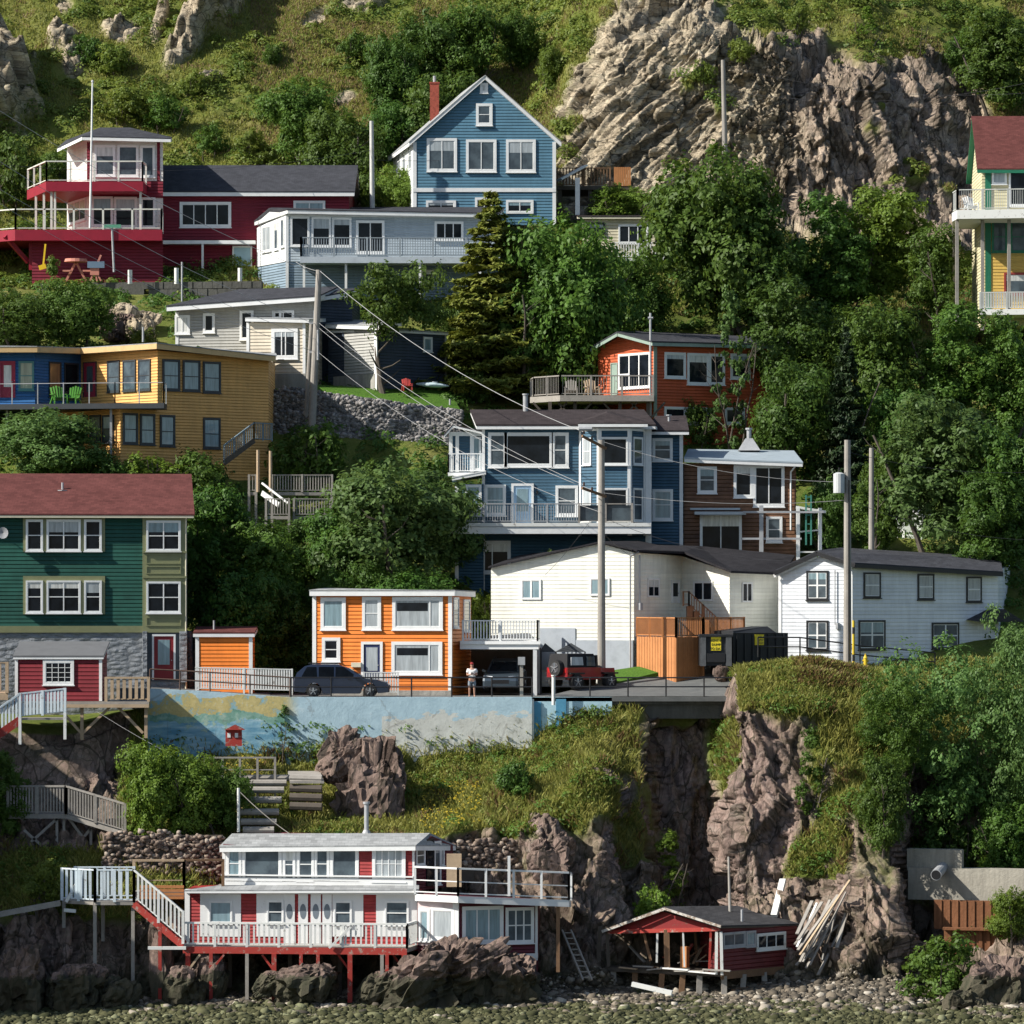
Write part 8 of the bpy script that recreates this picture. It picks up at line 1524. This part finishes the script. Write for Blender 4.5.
for a in [
 (302,168,70,80,'broad','mid','round green tree above the ridge of the red house roof',G1), (345,215,98,90,'broad','mid','wide tree left of the thin pole beside the blue gable house',G1),
 (392,120,28,62,'broad','dark','dark tree high on the slope left of the blue gable',G1), (430,100,2,80,'broad','dark','dark tree cut by the top edge left of the blue gable',G1), (470,90,-8,74,'broad','mid','mid green tree at the top edge above the gable peak',G1),
 (445,175,62,90,'broad','mid','tree directly behind the brick chimney',G1), (395,170,92,60,'broad','dark','dark tree filling the gap left of the brick chimney',G1), (405,222,160,56,'broad','light','light green tree at the left wall of the blue gable house',G1),
 (375,222,170,50,'bush','mid','shrub at the foot of the thin white pole',G1), (515,70,4,52,'broad','mid','tree on the slope between the gable peak and the tan cliff',G1), (545,90,40,30,'bush','light','small light shrub at the left edge of the tan cliff',G1),
 (355,60,30,34,'bush','mid','low shrub in the grass high above the red house',G1), (270,60,38,30,'bush','mid','low shrub right of the dark leaning outcrop',G1), (20,205,135,70,'bush','mid','shrub behind the upper deck of the red house at the left edge',G1), (58,180,150,40,'bush','mid','shrub behind the glazed tower room',G1),
 (110,70,35,56,'bush','scrub','shrub under the rocky knobs at top left',G1), (120,120,85,60,'bush','scrub','shrub on the slope above the flagpole',G1), (165,125,95,50,'bush','mid','shrub on the slope below the dark leaning outcrop',G1), (210,150,125,44,'bush','mid','shrub just above the red house roof',G1), (250,150,128,36,'bush','scrub','shrub above the middle of the red house roof',G1), (90,60,28,44,'bush','dark','dark shrub between two rocky knobs at top left',G1), (190,95,70,36,'bush','scrub','shrub on the open slope under the leaning outcrop',G1),
 (1000,125,-12,86,'broad','mid','leafy tree in the top right corner',G1), (968,80,25,44,'broad','mid','tree at the right end of the tan cliff top',G1), (870,40,5,40,'wispy','light','wispy tree on the grassy top of the cliff',G1), (920,50,12,36,'wispy','scrub','thin scrubby tree on the cliff top near the corner',G1), (800,30,2,30,'bush','scrub','shrub on the grassy cliff top',G1), (745,58,38,34,'bush','scrub','shrub growing in a notch of the cliff by the tall pole',G1), (700,75,55,28,'bush','scrub','small shrub clinging to the face of the tan cliff',G1),
 (492,392,190,150,'spruce','gold','yellow green spruce in front of the end of the pale blue balcony',G2), (574,400,203,128,'broad','mid','big maple like tree right of the yellow green spruce',G2), (535,398,240,90,'broad','dark','dark tree between the spruce and the maple',G2), (632,345,246,84,'broad','mid','tree below the little cream cottage',G2),
 (716,340,132,142,'broad','mid','largest leafy tree under the tan cliff, right of the cottage',G2), (618,235,180,62,'broad','light','light green tree below the dark timber platform, behind the cream cottage',G2,291.5), (762,350,185,92,'broad','dark','dark tree right of the largest leafy tree',G2), (825,335,178,96,'broad','dark','dark tree at the foot of the pinkish cliff',G2),
 (888,320,160,96,'broad','light','light green tree below the shadowed cliff notch',G2), (938,345,205,70,'broad','mid','tree left of the stilts of the right edge house',G2), (790,430,262,100,'broad','dark','dark tree above the end of the burnt orange house roof',G2), (870,430,288,110,'broad','mid','broad tree in the middle of the right hand wood',G2), (955,430,290,90,'broad','mid','tree below the stilts of the right edge house',G2), (1010,440,300,76,'broad','mid','tree below the lower deck of the right edge house',G2),
 (733,452,288,74,'wispy','grey','wispy grey green birch in front of the burnt orange wall',G2), (795,480,350,96,'broad','dark','very dark tree behind the chimney cowl of the brown house',G2), (850,490,325,66,'spruce','spruce','dark pointed spruce left of the pole carrying the transformer',G2), (905,480,380,80,'broad','dark','dark tree behind the big grey green tree',G2),
 (942,572,362,130,'broad','grey','big grey green tree behind the right hand white house',G2), (1008,590,395,96,'broad','dark','dark tree at the right edge behind the white house',G2), (878,565,432,62,'broad','mid','tree just right of the shorter pole',G2), (985,600,455,84,'broad','dark','low dark tree over the right end of the white house roof',G2), (828,560,470,50,'bush','dark','dark shrub between the brown house and the transformer pole',G2),
 (590,420,394,54,'bush','light','light green shrub over the roof of the slate blue house',G3), (560,396,345,80,'broad','dark','dark tree behind the deck of the burnt orange house',G2), (700,440,400,46,'bush','mid','shrub against the burnt orange wall',G3), (475,400,360,50,'bush','dark','shrub on the grassy bank left of the deck',G3),
 (395,396,255,112,'bare','mid','rowan with bare lower trunk in front of the navy shed',G2,262.6), (455,350,290,50,'broad','mid','tree behind the navy shed',G2),
 (312,482,408,92,'bush','mid','dark leafy shrub in front of the stone retaining wall',G3), (395,610,448,150,'broad','grey','big rounded grey green tree left of the slate blue house',G2), (445,575,475,76,'broad','grey','tree touching the left end of the blue house deck',G2), (345,610,490,96,'broad','dark','dark tree below the wooden landings',G2),
 (368,505,462,60,'bush','mid','shrub at the lower end of the rubble wall',G3), (425,500,458,56,'bush','dark','shrub under the upper porch of the slate blue house',G3), (340,520,470,60,'bush','mid','shrub above the lower landing rail',G3),
 (48,482,402,112,'broad','grey','grey green tree in front of the deck of the mustard house',G2), (150,486,446,90,'bush','light','light shrub under the mustard wall',G3), (205,498,450,74,'bush','mid','shrub at the foot of the mustard house stair',G3), (105,486,450,60,'bush','dark','dark shrub behind the ridge of the maroon roof',G3),
 (215,650,462,92,'broad','dark','tall dark tree right beside the green house',G2), (262,655,498,92,'broad','mid','tree behind the small orange shed',G2), (240,690,560,90,'broad','dark','shaded tree between the shed and the orange house',G2), (292,690,575,64,'broad','dark','dark tree touching the left wall of the bright orange house',G2), (285,600,515,84,'broad','dark','dark tree under the wooden landings',G2),
 (340,640,560,60,'bush','dark','dark shrub behind the left roof corner of the orange house',G3), (415,640,562,84,'broad','dark','dark leafy mass behind the orange house roof',G3), (375,640,552,70,'broad','dark','dark tree behind the middle of the orange house roof',G2), (490,640,582,60,'bush','light','bright shrub between the orange and cream houses',G3),
 (20,352,285,84,'broad','mid','leafy tree above the blue section of the mustard house',G2), (78,352,272,84,'broad','mid','leafy tree below the red deck',G2), (54,330,258,34,'tall','light','narrow light tree rising in front of the red wall',G2), (140,345,318,50,'bush','scrub','scrub beside the boulders above the mustard roof',G3),
 (148,838,734,66,'bush','light','tall light green shrub left of the timber steps',G4), (186,834,742,70,'bush','light','light green shrub in the middle of the lower clump',G4), (222,834,756,60,'bush','mid','shrub beside the thin post of the timber steps',G4), (8,835,742,52,'broad','mid','tree at the left edge below the white stair',G4),
 (288,758,704,40,'wispy','grey','small wispy tree in front of the mural',G4), (514,790,752,54,'bush','dark','dark green shrub below the white part of the street wall',G4), (672,915,832,62,'tall','light','bright green tree at the foot of the shaded gully',G4), (655,925,876,56,'bush','light','light shrub behind the red beach shack',G4),
 (806,815,728,46,'tall','mid','green shrub in the middle of the grassy cliff',G4), (948,880,590,150,'willow','grey','big grey green willow in front of the right hand white house',G4), (1008,870,570,110,'willow','grey','willow at the right edge of the photo',G4), (895,800,640,84,'willow','mid','willow leaning over the grassy cliff',G4), (880,850,745,56,'bush','mid','shrub at the foot of the willows',G4), (1000,880,790,70,'bush','mid','shrub above the concrete wall at the right edge',G4), (950,880,800,80,'bush','dark','dark shrub above the grey pipe',G4),
 (1012,940,882,50,'bush','light','light shrub over the rusty wall at the right edge',G4), (940,996,934,92,'bush','mid','broad leaved clump at the back of the beach, right of the driftwood boards',G4), (45,905,860,56,'bush','scrub','scrub beside the peeling white stair landing',G4), (560,575,545,30,'bush','light','little plant under the deck of the slate blue house',G3, 243.2), (545,577,548,36,'bush','light','leafy plant against the basement of the slate blue house',G3, 242.8)]:
    plant(*a[:7], Y=a[8] if len(a) > 8 else None, group=a[7])

# ---- ground cover: grass blades and low scrub grown from the terrain surface
rk = rock.reshape(GI, GJ); fr_ = rk[:-1, :-1]; cxp = TPX.reshape(GI, GJ)[:-1, :-1]; cyp = TPY.reshape(GI, GJ)[:-1, :-1]; sse = S2[:-1, :-1]
e1 = TER[1:, :-1] - TER[:-1, :-1]; e2 = TER[:-1, 1:] - TER[:-1, :-1]; ar = np.linalg.norm(np.cross(e1, e2), axis=2)
patch = fbm(TER[:-1, :-1].reshape(-1, 3) * .35, 4, 77).reshape(GI - 1, GJ - 1); patch2 = fbm(TER[:-1, :-1].reshape(-1, 3) * 1.1, 3, 78).reshape(GI - 1, GJ - 1)
inview = (cxp > -30) & (cxp < 1054) & (cyp > -30)
def scatter(wt, n):
    p = (wt * ar).ravel(); p = p / p.sum(); ids = RNG.choice(len(p), n, p=p); i, j = np.divmod(ids, GJ - 1); u, v = RNG.uniform(size=(2, n, 1))
    return TER[i, j] + (TER[i + 1, j] - TER[i, j]) * u + (TER[i, j + 1] - TER[i, j]) * v
def blades(base_, h, wdt, lean=.35):
    n = len(base_); an = RNG.uniform(0, 6.28, n); d = np.stack([np.cos(an), np.sin(an), np.zeros(n)], 1); ln = RNG.normal(size=(n, 3)) * lean; ln[:, 2] = 1; ln[:, 1] -= .08
    ln /= np.linalg.norm(ln, axis=1, keepdims=True); L = (h * RNG.uniform(.5, 1.3, n))[:, None]; W = wdt
    b0 = base_ - d * W / 2; b1 = base_ + d * W / 2; tp = base_ + ln * L; md = base_ + ln * L * .55 + d * W * .45; ml = base_ + ln * L * .55 - d * W * .45
    droop = np.zeros((n, 3)); droop[:, 2] = -L[:, 0] * .12; tp = tp + droop + ln * np.array([1, 1, 0]) * L * .3
    return np.stack([b0, b1, md * .5 + tp * .5, ml], 1).reshape(-1, 3)
def stuff(name, v, mat, label):
    me = mesh_of(v, name); me.materials[0] = LM[mat]; o = bpy.data.objects.new(name, me); COL.objects.link(o); return tag(o, label, None, None, 'stuff')
cut = (cxp > 640) & (cxp < 712) & (sse < 6)
low = inview & ~((cxp < 116) & (cyp < 852)) & (sse > 2.3) & (sse < 5.95) & (fr_ < .45) & ~cut
mound = inview & (cxp > 712) & (sse > 4.6) & (sse < 7.2) & (fr_ < .62)
g_low = scatter(low * (.4 + patch) + mound * 1.6, 120000); stuff('long_grass', blades(g_low, .62, .04), 'straw', 'long olive and straw coloured grass on the lower bank and the mound')
g_grn = scatter(low * (patch > .52) + mound * (patch2 > .6) * .5, 30000); stuff('green_weeds', leaves(g_grn + RNG.normal(size=(len(g_grn), 3)) * .12 + [0, 0, .25], np.full(len(g_grn), .17), np.tile([0, -.3, 1.], (len(g_grn), 1)), 1.), 'scrub', 'green weeds mixed into the grass of the lower bank')
mr_ = inview & (cxp > 795) & (cxp < 862) & (sse > 5.4) & (sse < 7.3); dr_ = scatter((mr_ * 1. + low * (patch2 > .62) * .25), 26000); stuff('dry_weeds', blades(dr_, .6, .06, .5), 'dry', 'dry reddish weeds on top of the mound below the transformer pole')
hill = inview & (sse > 11.5) & (sse < 16) & (fr_ < .5)
g_h = scatter(hill * (patch < .56), 130000); stuff('hill_grass', blades(g_h, .34, .07), 'hill', 'rough yellow green grass over the upper slope')
def clumps(wt, nc, per, r, size, nseed):
    c = scatter(wt, nc); rad = RNG.uniform(.5, 1.3, nc) * r; k_ = RNG.integers(0, nc, nc * per); q = unit(nc * per); q[:, 2] = np.abs(q[:, 2]) * .8; p = c[k_] + q * rad[k_][:, None] * RNG.uniform(.8, 1.05, (nc * per, 1))
    return leaves(p, np.full(len(p), size), q + [0, 0, .3])
g_t = scatter(hill * (patch < .5) * ((cxp > 250) & (cxp < 560) | (cxp > 900) | (patch2 > .6)), 60000); stuff('dry_grass', blades(g_t, .3, .07), 'tan', 'dry tan grass and bare patches on the upper slope')
stuff('hillside_scrub', clumps(hill * (patch > .47) * (.2 + patch2), 1900, 75, .75, .24, 1), 'scrub', 'low green scrub covering the upper slope in clumps')
stuff('dark_scrub', clumps(hill * (patch > .56), 420, 100, .9, .22, 2), 'mid', 'darker green scrub in the hollows of the upper slope')
mid_ = inview & (sse > 7.6) & (sse < 12.2); stuff('undergrowth', clumps(mid_ * (.2 + patch2), 2300, 55, .7, .25, 3), 'dark', 'dark leafy undergrowth between the houses')
lw = low | mound; stuff('bank_scrub', clumps(lw * (patch > .5), 420, 60, .5, .17, 4), 'mid', 'leafy scrub tufts on the lower bank')
yb = scatter((low * 1.) * (((cxp > 420) & (cxp < 480) & (cyp > 790) & (cyp < 850)) | ((cxp > 225) & (cxp < 262) & (cyp > 730) & (cyp < 790))), 500); stuff('yellow_flowers', leaves(yb + [0, 0, .45], np.full(len(yb), .13), np.tile([0, -.6, 1.], (len(yb), 1)), .5), 'yel', 'small yellow flowers in the grass of the lower bank')
